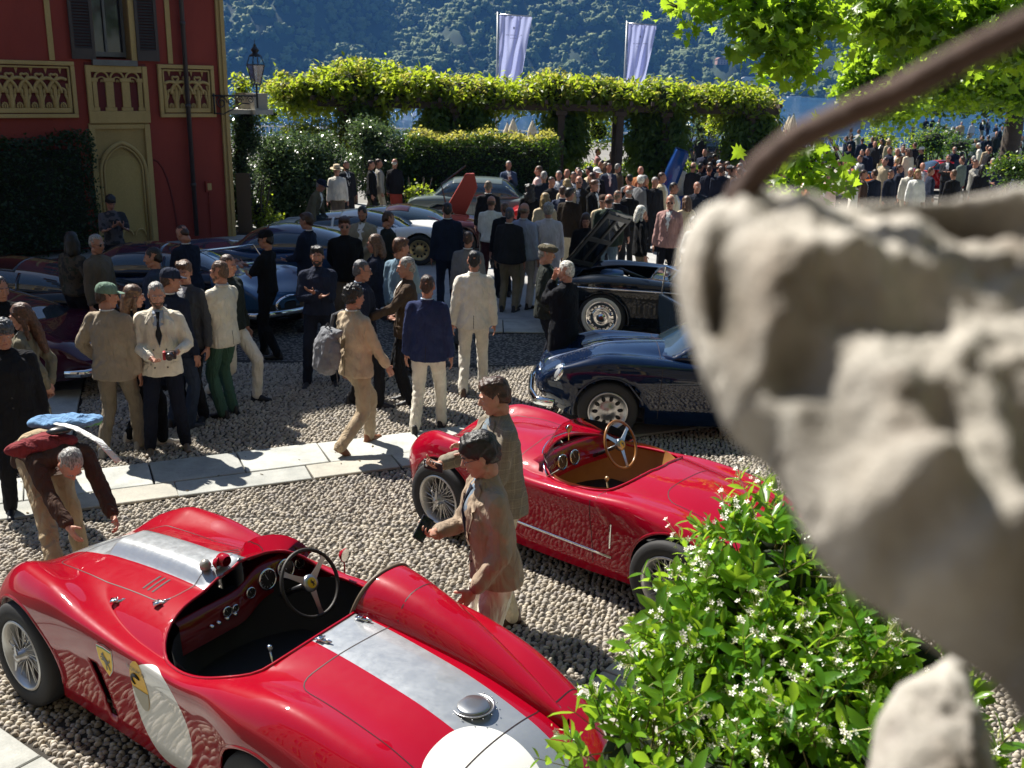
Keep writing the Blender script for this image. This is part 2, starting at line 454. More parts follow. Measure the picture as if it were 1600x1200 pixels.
def grid_pts(y0, y1, dx, dy):
    L = []
    nrow = int((y1 - y0) / dy)
    for i in range(nrow):
        y = y0 + i * dy; xl = at(-60, 600)[0]
        hw = .53 * (y * .96 + 1.0) + .25
        n = int(2 * hw / dx)
        xs = -hw + (np.arange(n) + .5 * (i % 2)) * dx
        L.append(np.stack([xs, np.full(n, y)], 1))
    P = np.concatenate(L); P += rng.uniform(-.32, .32, P.shape) * np.array([dx, dy])
    # drift so that the courses wander like hand-laid ones
    P[:, 1] += .07 * np.sin(P[:, 0] * 2.1) + .03 * np.sin(P[:, 0] * 5 + P[:, 1] * 2)
    return P[~in_strips(P)]
for nm, y0, y1, dx, dy, n, nr, hs in (('cobblestones', 3.9, 8.2, .047, .036, 7, 2, .83), ('cobblestones', 8.22, 13.4, .047, .037, 5, 2, .80)):
    P = grid_pts(y0, y1, dx, dy)
    if y0 > 8: P = P[(P[:, 0] < -1.2) | (P[:, 1] < 15.2)]
    k = len(P); ang = rng.normal(.35, .45, k) + .3 * np.sin(P[:, 0] * 1.3) ; sx = rng.uniform(.019, .037, k) * hs; sy = rng.uniform(.0145, .025, k) * hs; h = rng.uniform(.013, .026, k)
    if y0 < 4:
        dist = np.hypot(P[:, 0] - .6, P[:, 1] - 6.0); near = np.argsort(dist)[:300]
        keep = np.ones(k, bool); keep[near] = False
        for q in near:
            me = pebble_field('pebble', np.zeros((1, 2)), np.zeros(1), sx[q:q + 1], sy[q:q + 1], h[q:q + 1], 8, 3)
            obj('pebble', me, MP, mortar, (P[q, 0], P[q, 1], 0), (0, 0, ang[q]))
        P, ang, sx, sy, h = P[keep], ang[keep], sx[keep], sy[keep], h[keep]
    tag(obj(nm, pebble_field(nm, P, ang, sx, sy, h, n, nr), MP), kind='stuff')

# a few fallen leaves and crumbs on the paving
k_ = 260; q = np.stack([rng.uniform(-5, 3, k_), rng.uniform(4.6, 14, k_)], 1)
tag(obj('fallen_leaves', pebble_field('fallen_leaves', q, rng.uniform(0, 6, k_), rng.uniform(.008, .028, k_), rng.uniform(.004, .012, k_), np.full(k_, .004), 6, 2), mat('dry_leaf', (.11, .08, .04), .9, var=.5)), kind='stuff').location.z = .032
# ------------------------------------------------------------------ lake
def water_mat():
    mt, nt, b = newmat('lake_water')
    tc = nt.nodes.new('ShaderNodeTexCoord'); 
    b.inputs['Base Color'].default_value = (.012, .06, .13, 1); b.inputs['Roughness'].default_value = .12
    b.inputs['IOR'].default_value = 1.33
    n = tex_noise(nt, .9, 6, .72, sc3=(.5, 1, 1)); n2 = tex_noise(nt, .02, 4, .6, sc3=(.35, 1, 1))
    bumpn(nt, b, n.outputs[0], 1.0, .7)
    rp = ramp(nt, n2.outputs[0], [(.35, (.008, .05, .13)), (.65, (.015, .085, .19))])
    n3 = tex_noise(nt, .12, 5, .75, sc3=(.3, 1.6, 1)); wc = ramp(nt, n3.outputs[0], [(.66, (0, 0, 0)), (.75, (1, 1, 1))])
    c = mixc(nt, math_(nt, 'MULTIPLY', wc.outputs[0], .35), rp.outputs[0], (.35, .5, .62, 1)); nt.links.new(c, b.inputs['Base Color'])
    return mt
sheet('lake_water', [(-2600, 74.5), (2600, 74.5), (2600, 1500), (-2600, 1500)], -2.0, water_mat())
me = MB().box((0, 74.2, -1.2), (320, .5, 2.4)).mesh('quay'); tag(obj('quay_wall', me, MS_light), 'pale stone quay wall along the edge of the lake', 'quay wall')

# ------------------------------------------------------------------ far hillside
SH = 1292.0
def hz(x, d):
    nz = noise.fractal(Vector((x * .0045, d * .004, 3.1)), 1.0, 2.0, 4) * 60 * min(1, d / 60)
    nz += noise.fractal(Vector((x * .02, d * .018, 9.1)), 1.0, 2.0, 3) * 14 * min(1, d / 40)
    g = 1 / (1 + math.exp((x + 285 - d * .10) / 13)) * min(1, d / 60) * 75    # steep spur falling to a gully
    g += 30 * math.exp(-((x + 95 - d * .25) / 55) ** 2) * min(1, d / 60)
    return -2.5 + .62 * max(d, -5) + nz + g - 12 * min(1, d / 60)
gx = np.linspace(-1500, 1500, 181); gd = np.concatenate([[-6], np.linspace(0, 420, 71), np.linspace(440, 1100, 18)])
V = [(x, SH + d, hz(x, d)) for d in gd for x in gx]; nx = len(gx)
F = [(i * nx + j, i * nx + j + 1, (i + 1) * nx + j + 1, (i + 1) * nx + j) for i in range(len(gd) - 1) for j in range(nx - 1)]
me = mesh_np('hillside', V, np.array(F))
MH = mat('hill_undergrowth', (.018, .035, .014), .95, var=.4, vs=.03)
hill = tag(obj('hillside', me, MH), kind='structure')
def crown_proto(seed, cone=False):
    rd = random.Random(seed); Vs = []; Fs = []
    bm = bmesh.new(); bmesh.ops.create_icosphere(bm, subdivisions=3, radius=1)
    for v in bm.verts:
        p = v.co.copy()
        d = .75 + .55 * noise.fractal(p * 1.7 + Vector((seed * 7, 0, 0)), 1, 2, 4) + .22 * noise.noise(p * 5 + Vector((seed, 3, 1)))
        if cone: p = Vector((p.x * (1.1 - p.z) * .5, p.y * (1.1 - p.z) * .5, p.z * 1.3))
        v.co = p * d
        v.co.z = v.co.z * .9 + .55
    me = bpy.data.meshes.new('crown'); bm.to_mesh(me); bm.free(); me.shade_smooth()
    o = bpy.data.objects.new('crown', me); me.materials.append(MC); return o
def hillcrown_mat():
    mt, nt, b = newmat('hill_crowns')
    oi = nt.nodes.new('ShaderNodeObjectInfo'); n = tex_noise(nt, 3, 4, .7)
    rp = ramp(nt, oi.outputs['Random'], [(0, (.05, .085, .02)), (.5, (.08, .12, .028)), (.85, (.13, .16, .045)), (1, (.03, .06, .025))])
    c = mixc(nt, .5, rp.outputs[0], n.outputs[0], 'OVERLAY'); nt.links.new(c, b.inputs['Base Color']); b.inputs['Roughness'].default_value = .8
    bumpn(nt, b, n.outputs[0], 1, .5)
    return mt
MC = hillcrown_mat()
pc = bpy.data.collections.new('crown_shapes')
for i in range(5): pc.objects.link(crown_proto(i, i == 4))
houses_xy = []
pts = []
for i in range(10500):
    x = random.uniform(-820, 1000); d = random.random() ** .9 * 400 + 2
    if random.random() < .1 and d > 20: continue
    pts.append((x, d))
hs_px = [(1188, 118), (1250, 118), (1258, 100), (1272, 108), (1230, 118), (1128, 95), (1170, 127)]
hpos = []
for px, py in hs_px:                                 # where the sight line meets the slope
    dd = ray(px, py); best = None
    for k in range(0, 400):
        Y = SH + k; xx = dd.x / dd.y * Y; zz = CAM_H + dd.z / dd.y * Y
        if hz(xx, k) > zz - 3: best = (xx, k); break
    if best: hpos.append(best)
pts = [p for p in pts if all(not (abs(p[0] - h[0]) < 15 and -26 < p[1] - h[1] < 9) for h in hpos)]
PV = np.array([(x, SH + d, hz(x, d)) for x, d in pts])
me = bpy.data.meshes.new('hill_woods'); me.from_pydata([tuple(v) for v in PV], [], []); me.update()
wood = tag(obj('hill_woods', me), kind='stuff')
ng = bpy.data.node_groups.new('scatter_crowns', 'GeometryNodeTree')
ng.interface.new_socket('Geometry', in_out='INPUT', socket_type='NodeSocketGeometry'); ng.interface.new_socket('Geometry', in_out='OUTPUT', socket_type='NodeSocketGeometry')
gi = ng.nodes.new('NodeGroupInput'); go = ng.nodes.new('NodeGroupOutput'); ip = ng.nodes.new('GeometryNodeInstanceOnPoints')
ci = ng.nodes.new('GeometryNodeCollectionInfo'); ci.inputs[0].default_value = pc; ci.inputs['Separate Children'].default_value = True; ci.inputs['Reset Children'].default_value = True
rv = ng.nodes.new('FunctionNodeRandomValue'); rv.data_type = 'FLOAT'; rv.inputs[2].default_value = 4.6; rv.inputs[3].default_value = 8.6
rr = ng.nodes.new('FunctionNodeRandomValue'); rr.data_type = 'FLOAT_VECTOR'; rr.inputs[1].default_value = (.3, .3, 6.28)
ng.links.new(gi.outputs[0], ip.inputs['Points']); ng.links.new(ci.outputs[0], ip.inputs['Instance']); ip.inputs['Pick Instance'].default_value = True
ng.links.new(rv.outputs[1], ip.inputs['Scale']); ng.links.new(rr.outputs[0], ip.inputs['Rotation']); ng.links.new(ip.outputs[0], go.inputs[0])
wood.modifiers.new('scatter', 'NODES').node_group = ng
walls = [mat('render_white', (.6, .58, .54), .8), mat('render_pink', (.42, .25, .2), .8), mat('render_cream', (.5, .42, .3), .8)]
rooft = mat('roof_terracotta', (.22, .11, .08), .85)
shade = mat('window_dark', (.03, .03, .04), .3)
hl = ['white lakeside villa near the shore under the plane tree', 'small white villa on the slope beside the red villa', 'tall white house highest of the far villas', 'red brown villa on the far slope right of the white ones', 'white low house left of the pink villa on far shore', 'pink villa high on the wooded hillside', 'white temple fronted pavilion above the far shore']
for i, (hx, hd) in enumerate(hpos):
    w = [11, 10, 11, 16, 11, 15, 20][i]; h = [8, 7, 10, 9, 7, 6, 7][i]; dpt = 10; z = hz(hx, hd) - 2
    t = empty('villa', (hx, SH + hd, z), random.uniform(-.3, .3), hl[i], 'house', 'houses on the far hillside')
    MB().box((0, 0, h / 2), (w, dpt, h)).build('wall', walls[[0, 0, 0, 1, 0, 1, 0][i]], t)
    rf = MB(); rf.prism([(-w / 2 - .6, 0), (w / 2 + .6, 0), (w / 2 - 3, 2.6), (-w / 2 + 3, 2.6)], -dpt / 2 - .6, dpt / 2 + .6, lambda u, v, d_: (u, d_, h + .05 + v)); rf.build('roof', rooft if i not in (1, 6) else walls[0], t)
    for k in range(4):
        for q in range(2): MB().box((-w / 2 + w * (k + .5) / 4, -dpt / 2 - .04, h * (.28 + .42 * q)), (1.2, .1, 1.7)).build('window', shade, t)
# a small motor boat with its wake near the far shore
p = at(1240, 153, -2.0)
if p.y < 0 or p.y > 1260: p = Vector((340, 1180, -2))
t = empty('motor_boat', (p.x, p.y, -2), .2, 'white motor boat crossing the lake near the far shore', 'boat')
hb = MB(); hb.rings([[(-7, 0, .2), (-7, 0, 1.2), (-7, 0, 1.3), (-7, 0, .3)], [(-7, -1.6, 0), (-7, -1.9, 1.4), (-7, 1.9, 1.4), (-7, 1.6, 0)], [(0, -1.7, 0), (0, -2, 1.6), (0, 2, 1.6), (0, 1.7, 0)], [(8, -.1, .5), (8, -.1, 2), (8, .1, 2), (8, .1, .5)]]); hb.build('hull', M['white'], t)
MB().box((-1, 0, 2.2), (5, 2.6, 1.4)).build('cabin', shade, t); MB().box((-1, 0, 3.0), (5.6, 3, .2)).build('roof', M['white'], t)
# ------------------------------------------------------------------ air
hm = bpy.data.materials.new('haze_air'); hm.use_nodes = True; nn = hm.node_tree.nodes; nn.remove(nn['Principled BSDF'])
pv = nn.new('ShaderNodeVolumePrincipled'); pv.inputs['Color'].default_value = (.14, .40, 1.0, 1); pv.inputs['Density'].default_value = .00012; pv.inputs['Anisotropy'].default_value = 0
hm.node_tree.links.new(pv.outputs[0], nn['Material Output'].inputs['Volume'])
hz_ = MB().box((0, 1150, 348), (3400, 2700, 703)).build('haze', hm); tag(hz_, kind='stuff')
# ------------------------------------------------------------------ red villa on the left
C0 = Vector((-6.95, 25.2, 0)); FA = R(42)
fd = Vector((-math.cos(FA), -math.sin(FA), 0)); fn_ = Vector((math.sin(FA), -math.cos(FA), 0))
# villa-local axes: X = -u (to the right), Y = into the wall, Z up; origin at the right-hand corner
VR = math.atan2(-fd.y, -fd.x)
def stucco(name, c1, c2, stain=.3):
    mt, nt, b = newmat(name)
    n = tex_noise(nt, 1.1, 7, .7, sc3=(1, 1, .45)); n2 = tex_noise(nt, 45, 4, .7)
    rp = ramp(nt, n.outputs[0], [(.3, c1), (.7, c2)]); c = mixc(nt, stain, rp.outputs[0], n2.outputs[0], 'OVERLAY')
    nt.links.new(c, b.inputs['Base Color']); b.inputs['Roughness'].default_value = .9; bumpn(nt, b, n2.outputs[0], .25, .006); return mt
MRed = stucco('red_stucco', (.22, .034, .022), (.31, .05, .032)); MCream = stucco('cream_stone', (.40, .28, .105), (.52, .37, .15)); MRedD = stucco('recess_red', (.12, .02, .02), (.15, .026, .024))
MOl = mat('grey_green_paint', (.13, .13, .12), .5, var=.15); MShut = mat('brown_shutter_paint', (.05, .036, .03), .6, var=.2)
villa = empty('villa', C0, VR, 'dark red stucco villa with cream gothic tracery panels, left edge', 'building')
HB = 15.6
w = MB()
def vb(mb, u0, u1, z0, z1, y0, y1): mb.box((-(u0 + u1) / 2, (y0 + y1) / 2, (z0 + z1) / 2), (abs(u1 - u0), abs(y1 - y0), z1 - z0))
# facade with real openings for the windows
wins = [(2.18, 2.96, 4.08, 6.1), (2.18, 2.96, 8.0, 10.0), (2.18, 2.96, 11.8, 13.6)]
vb(w, 0, 2.18, 0, HB, .0, 9); vb(w, 2.96, 16, 0, HB, .0, 9)
zs = [0] + [z for q in wins for z in (q[2], q[3])] + [HB]
for i in range(0, len(zs), 2): vb(w, 2.18, 2.96, zs[i], zs[i + 1], .002, 8.99)
for q in wins: vb(w, 2.18, 2.96, q[2], q[3], .6, 8.9)
w.build('wall', MRed, villa)
rf = MB(); vb(rf, -.7, 16.7, HB, HB + .35, -.7, 9.7); rf.build('roof', MCream, villa)
cq = MB(); vb(cq, -.02, .12, 0, HB, -.06, .2); vb(cq, -.05, .04, 0, HB, -.1, .3); cq.build('corner_pilaster', MCream, villa)
for u in (1.28, 3.88):
    s_ = MB(); vb(s_, u - .055, u + .055, 4.02, 8, -.03, 0.01); s_.build('pilaster_strip', MCream, villa)
for k, q in enumerate(wins):
    fr = MB(); f1 = .09
    vb(fr, q[0] - .16, q[0], q[2] - .02, q[3], -.06, .3); vb(fr, q[1], q[1] + .05, q[2] - .02, q[3], -.04, .3); vb(fr, q[0] - .16, q[1] + .05, q[3] + .002, q[3] + .18, -.08, .3)
    fr.build('window_surround', MCream, villa)
    wf = MB(); vb(wf, q[0] + .01, q[0] + .07, q[2] + .05, q[3], .22, .3); vb(wf, q[1] - .07, q[1] - .01, q[2] + .05, q[3], .22, .3); vb(wf, q[0] + .07, q[1] - .07, q[2] + .05, q[2] + .15, .22, .3); vb(wf, q[0] + .07, q[1] - .07, q[3] - .1, q[3] - .01, .22, .3); vb(wf, (q[0] + q[1]) / 2 + .03, (q[0] + q[1]) / 2 + .08, q[2] + .15, q[3] - .1, .2, .28)
    wo = wf.build('window', MOl, villa)
    for a_, b_ in ((q[0] + .07, (q[0] + q[1]) / 2 + .03), ((q[0] + q[1]) / 2 + .08, q[1] - .07)):
        g_ = MB(); vb(g_, a_, b_, q[2] + .15, q[3] - .1, .25, .256); g_.build('pane', mat('window_glass', (.02, .022, .03), .05, spec=.6), wo)
    sl = MB(); vb(sl, q[0] - .1, q[1] + .1, q[2] - .14, q[2] - .02, -.1, .3); sl.build('sill', MOl, villa)
    for s0, s1, lab in ((1.56, 2.06, 0), (2.98, 3.48, 1)):
        sh = empty('shutter', (0, 0, 0)); sh.parent = villa
        f = MB(); z0 = q[2] - .02; z1 = q[3]
        vb(f, s0, s0 + .07, z0, z1, -.09, -.045); vb(f, s1 - .07, s1, z0, z1, -.09, -.045); vb(f, s0 + .07, s1 - .07, z0, z0 + .22, -.088, -.047); vb(f, s0 + .07, s1 - .07, z1 - .08, z1, -.088, -.047)
        f.build('shutter_frame', MShut, sh)
        if k == 0:
            zz = z0 + .25
            while zz < z1 - .1:
                e = MB().box((0, 0, 0), (s1 - s0 - .14, .012, .062), M4=Matrix.Rotation(R(-38), 3, 'X')).build('slat', MShut, sh, loc=(-(s0 + s1) / 2, -.066, zz)); zz += .062
        else: vbm = MB(); vb(vbm, s0 + .07, s1 - .07, z0 + .22, z1 - .08, -.07, -.06); vbm.build('slats', MShut, sh)
# tracery panels
def arch_pts(cx, z0, hw, h, n=10, pointed=1.25):
    """pointed arch outline, from the left foot over the apex to the right foot"""
    L = []; rr_ = hw * pointed
    # two circular arcs
    c = rr_ - hw; am = math.acos(c / rr_)
    for i in range(n + 1):
        a = am * i / n; L.append((cx - hw + (rr_ - rr_ * math.cos(a)), z0 + rr_ * math.sin(a)))
    apex = L[-1][1]
    for i in range(n - 1, -1, -1):
        a = am * i / n; L.append((cx + hw - (rr_ - rr_ * math.cos(a)), z0 + rr_ * math.sin(a)))
    return L
def moulding(pts, wdt, dep, y=-.03):
    mb = MB(); mb.tube([(p[0], y, p[1]) for p in pts], wdt, 6, flat=1.0); return mb
def leafy(cx, cz, r, y=-.05):
    mb = MB()
    for k in range(7):
        a = math.pi * (k / 6); rr_ = r * (.75 + .35 * math.sin(a))
        mb.ell((cx + math.cos(a) * rr_ * .6, y, cz + math.sin(a) * rr_ * .75), (r * .24, .025, r * .24), 6, 4)
    mb.ell((cx, y, cz + .02), (r * .2, .03, r * .5), 6, 4)
    return mb
def tracery(u0, u1, z0, z1, bays, frac=0.):
    t = empty('tracery_panel', (0, 0, 0)); t.parent = villa
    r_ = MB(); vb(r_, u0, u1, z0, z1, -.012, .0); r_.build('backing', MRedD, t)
    f = MB(); th = .085
    for a, b_, c_, d_ in ((u0, u1, z1 - th, z1), (u0, u1, z0, z0 + th), (u0, u0 + th, z0 + th, z1 - th), (u1 - th, u1, z0 + th, z1 - th)): vb(f, a, b_, c_, d_, -.09, -.012)
    i_ = th + .02; t2 = .04
    for a, b_, c_, d_ in ((u0 + i_, u1 - i_, z1 - i_ - t2, z1 - i_), (u0 + i_, u1 - i_, z0 + i_, z0 + i_ + t2 + .06), (u0 + i_, u0 + i_ + t2, z0 + i_, z1 - i_), (u1 - i_ - t2, u1 - i_, z0 + i_, z1 - i_)): vb(f, a, b_, c_, d_, -.065, -.013)
    bevel(f.build('frame', MCream, t), .012, 2)
    ub, ue = u0 + i_ + t2, u1 - i_ - t2; bw = (ue - ub) / bays; zb = z0 + i_ + t2 + .06; zt = z1 - i_ - t2; H = zt - zb
    for k in range(bays + 1):
        u = ub + bw * k
        m_ = MB(); m_.tube([(-u, -.04, zb), (-u, -.04, zb + H * .5)], .042, 6); m_.tube([(-u, -.035, zb), (-u, -.035, zb + .06)], .045, 6)
        m_.build('mullion', MCream, t)
    for k in range(bays):
        u = ub + bw * (k + .5); cx = -u
        m_ = MB()
        m_.add(moulding(arch_pts(cx, zb + H * .38, bw * .95, 0, 8, 1.1), .017, 0, -.045).V, moulding(arch_pts(cx, zb + H * .38, bw * .95, 0, 8, 1.1), .017, 0).F)
        q = [(x, z) for x, z in arch_pts(cx, zb + H * .38, bw * .95, 0, 8, 1.1) if -ue - .01 < x < -ub + .01 and z < zt]
        m_ = MB()
        if len(q) > 1: m_.tube([(x, -.045, z) for x, z in q], .036, 6)
        m_.build('arch_moulding', MCream, t, smooth=True)
        m2 = MB(); rr_ = bw * .26
        cir = [(cx + rr_ * math.cos(a), -.03, zb + H * .40 + rr_ * math.sin(a)) for a in np.linspace(-.6, math.pi + .6, 14)]
        m2.tube(cir, .032, 6)
        m2.tube([(cx - bw * .36, -.03, zb), (cx - bw * .38, -.03, zb + H * .2), cir[-1]], .03, 6); m2.tube([(cx + bw * .36, -.03, zb), (cx + bw * .38, -.03, zb + H * .2), cir[0]], .03, 6)
        m2.build('trefoil', MCream, t, smooth=True)
        leafy(cx, zb + .02, bw * .34).build('carved_leaf', MCream, t, smooth=True)
        # solid spandrel between arch and heart
        m3 = MB(); hx, hz0 = cx + bw / 2, zb + H * .80
        if hx < -ub - .02:
            hp = [(hx + .085 * s * abs(math.sin(a)) ** .8 if 0 else hx + .075 * math.sin(a) ** 3, hz0 + .062 * (math.cos(a) - .38 * math.cos(2 * a) - .15 * math.cos(3 * a)) - .01) for a in np.linspace(0, 2 * math.pi, 20) for s in (1,)]
            m3.tube([(x, -.035, z) for x, z in hp], .027, 5)
            m3.build('heart_moulding', MCream, t, smooth=True)
        m4 = MB(); m4.prism([(cx - bw * .5, zt), (cx - bw * .12, zt), (cx, zb + H * .86), (cx + bw * .12, zt), (cx + bw * .5, zt), (cx + .0, zb + H * .98)][:5], -.02, -.03, lambda u_, v, d_: (u_, d_, v)); m4.build('spandrel', MCream, t)
        m5 = MB()
        for sg in (-1, 1):
            m5.prism([(cx + sg * bw * .5, zb + H * .36), (cx + sg * bw * .5, zb + H * .62), (cx + sg * bw * .30, zb + H * .62), (cx + sg * bw * .36, zb + H * .45)], -.014, -.03, lambda u_, v, d_: (u_, d_, v))
        m5.build('web', MCream, t)
    return t
tracery(.27, 1.62, 2.84, 4.0, 4); tracery(3.46, 6.4, 2.84, 4.0, 9); tracery(8.4, 11.3, 2.84, 4.0, 9)
# blind balustrade and arched niche under the window
bl = empty('balustrade_panel', (0, 0, 0)); bl.parent = villa
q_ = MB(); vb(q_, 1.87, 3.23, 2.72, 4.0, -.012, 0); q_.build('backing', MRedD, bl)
f = MB(); vb(f, 1.87, 3.23, 2.72, 2.98, -.085, -.012); vb(f, 1.87, 1.98, 2.98, 3.94, -.08, -.012); vb(f, 3.12, 3.23, 2.98, 3.94, -.08, -.012); vb(f, 1.98, 3.12, 3.80, 3.94, -.06, -.012); bevel(f.build('frame', MCream, bl), .012, 2)
for u in (2.05, 2.37, 2.73, 3.05):
    w_ = .09 if u in (2.37, 2.73) else .05
    m_ = MB(); vb(m_, u - w_, u + w_, 3.06, 3.6, -.055, -.012); vb(m_, u - w_ * 1.4, u + w_ * 1.4, 2.98, 3.06, -.065, -.012); vb(m_, u - w_ * 1.4, u + w_ * 1.4, 3.6, 3.68, -.065, -.012); bevel(m_.build('colonnette', MCream, bl), .01, 2)
for k in range(3):
    cx = -(2.21 + .34 * k); ar = arch_pts(cx, 3.66, .15, 0, 6, 1.05)
    m_ = MB(); m_.tube([(x, -.04, z) for x, z in ar], .024, 6); m_.tube([(cx + .105 * math.cos(a), -.035, 3.6 + .1 * math.sin(a)) for a in np.linspace(0, math.pi, 8)], .016, 5); m_.build('arch_moulding', MCream, bl, smooth=True)
    leafy(cx, 3.6, .05).build('pendant', MCream, bl)
ni = empty('arched_niche', (0, 0, 0)); ni.parent = villa
MNi = stucco('ochre_render', (.34, .235, .085), (.42, .29, .11))
q_ = MB(); vb(q_, 1.9, 3.26, .02, 2.718, -.014, 0); q_.build('backing', MNi, ni)
f = MB(); vb(f, 1.90, 2.02, .02, 2.69, -.07, -.016); vb(f, 3.14, 3.26, .02, 2.69, -.07, -.016); vb(f, 2.02, 3.14, 2.6, 2.69, -.06, -.016); f.build('frame', MCream, ni)
for rr_, hw in ((.045, .52), (.025, .44)):
    ar = arch_pts(-2.58, 1.62 + (.52 - hw) * .3, hw, 0, 12, 1.35)
    ar = [(ar[0][0], .05)] + ar + [(ar[-1][0], .05)]
    m_ = MB(); m_.tube([(x, -.05, z) for x, z in ar], rr_, 8); m_.build('arch_moulding', MCream, ni, smooth=True)
f = MB(); ar = [(-2.58 + .42 * math.cos(a), 1.72 + .30 * math.sin(a)) for a in np.linspace(0, math.pi, 14)]; f.prism([(-2.16, .3)] + ar + [(-3.0, .3)], -.02, -.03, lambda u_, v, d_: (u_, d_, v)); f.build('blind_door', stucco('ochre_panel', (.38, .27, .095), (.46, .33, .12)), ni)
for cx in (-2.3, -2.6, -2.88):
    m_ = MB(); m_.tube([(cx + .12 * math.cos(a), -.045, .22 + .14 * math.sin(a)) for a in np.linspace(0, math.pi, 9)], .022, 6); m_.build('base_arch', MCream, ni)
# down pipe, meter box, conduit
p_ = MB(); p_.tube([(-.97, -.1, .1), (-.97, -.1, HB)], .052, 10); 
for z in (1.3, 3.1, 4.9, 6.8): p_.tube([(-.97, -.1, z - .04), (-.97, -.1, z + .04)], .065, 10)
p_.build('downpipe', mat('downpipe_paint', (.055, .045, .045), .45), villa, smooth=True)
b_ = MB(); vb(b_, .46, .64, 1.1, 1.36, -.06, 0); b_.build('meter_box', MRed, villa); c_ = MB(); vb(c_, .5, .6, 1.15, 1.31, -.066, -.061); c_.build('meter_glass', MCream, villa)
c_ = MB(); c_.tube([(-.56, -.02, .05), (-.56, -.02, 1.1)], .014, 6); c_.tube([(-.9, -.03, 2.86), (-.3, -.03, 2.86), (-.28, -.03, 3.1)], .012, 6); c_.build('conduit', MRed, villa)
a_ = MB(); a_.tube([(-1.75 + .45 * math.cos(t_) - .1, -.004, .0 + 1.9 * math.sin(t_)) for t_ in np.linspace(0, math.pi / 2, 8)], .02, 6); a_.build('relief_line', MRedD, villa)
# wall lantern on its scrolled bracket
lt = empty('wall_lantern', C0 + Vector((0, 0, 0)), VR, 'black iron lantern on a scrolled bracket at the red villa corner', 'lantern')
zb = 3.33
LU = .80
br = MB(); br.tube([(-.36, -.1, zb), (LU, -.1, zb)], .022, 6); br.tube([(-.33, -.12, zb + .05), (-.33, -.12, zb - .42)], .02, 6)
def scroll(c, r, turns, a0, sgn=1): return [(c[0] + r * (1 - .75 * i / 24) * math.cos(a0 + sgn * turns * 2 * math.pi * i / 24), -.1, c[1] + r * (1 - .75 * i / 24) * math.sin(a0 + sgn * turns * 2 * math.pi * i / 24)) for i in range(25)]
br.tube(scroll((-.14, zb - .16), .15, 1.6, 0), .014, 5); br.tube(scroll((.12, zb - .13), .12, 1.5, 2, -1), .013, 5); br.tube(scroll((.34, zb - .1), .09, 1.5, 0), .012, 5); br.tube(scroll((.62, zb - .09), .09, 1.5, 3, -1), .013, 5)
br.tube([(-.33, -.1, zb - .40), (-.1, -.1, zb - .42), (.15, -.1, zb - .30), (.4, -.1, zb - .17), (.6, -.1, zb - .18)], .015, 5)
br.build('bracket', M['blackiron'], lt, smooth=True)
ln = MB(); ln.tube([(LU, -.1, zb - .28), (LU, -.1, zb + .3)], .025, 6)
q = []
for z, r in ((zb + .27, .10), (zb + .72, .215), (zb + .92, .14)):
    q.append([(LU + r * math.cos(math.pi / 4 + k * math.pi / 2), -.1 + r * math.sin(math.pi / 4 + k * math.pi / 2), z) for k in range(4)])
for k in range(4):
    ln.tube([q[0][k], q[1][k]], .011, 4); ln.tube([q[1][k], q[2][k]], .011, 4)
    for j in range(3): ln.tube([q[j][k], q[j][(k + 1) % 4]], .012, 4)
ln.lathe([(.15, zb + .92), (.13, zb + .95), (.06, zb + .99), (.07, zb + 1.02), (.1, zb + 1.06), (.05, zb + 1.12), (.03, zb + 1.14), (.035, zb + 1.18), (.008, zb + 1.2), (.006, zb + 1.3)], (LU, -.1, 0), n=10)
ln.tube([(LU - .09, -.1, zb + .27), (LU - .07, -.1, zb + .12), (LU, -.1, zb + .08), (LU + .07, -.1, zb + .12), (LU + .09, -.1, zb + .27)], .01, 4)
ln.build('lantern_frame', M['blackiron'], lt)
g_ = MB()
for k in range(4):
    k2 = (k + 1) % 4; g_.add([q[0][k], q[0][k2], q[1][k2], q[1][k]], [(0, 1, 2, 3)]); 
g_.build('pane', glassmat('lantern_glass', (.55, .58, .6), .5, .15), lt)
# rear wing / balcony end with planter beyond the corner
tr = empty('stone_planter', C0 + Vector((.35, 1.0, 0)), VR, 'pale stone planter ledge jutting beyond the villa corner', 'planter')
MB().box((.1, .1, 2.95), (.5, 1.2, .12)).build('ledge', MS_light, tr); MB().box((.08, .1, 3.2), (.36, 1.0, .38)).build('trough', MS_warm, tr)
MB().box((-.45, .1, 2.95), (.8, .9, .1)).build('bracket', MS_warm, tr)
pn = at(384, 366, 0)
sg = empty('sign_panel', (pn.x, pn.y, 0), .2, 'tall brown information panel standing at the villa corner', 'sign')
MB().box((0, 0, .75), (.34, .05, 1.5)).build('board', mat('brown_panel', (.09, .06, .035), .6), sg); MB().box((.0, 0, .02), (.5, .3, .04)).build('base', M['blackiron'], sg)

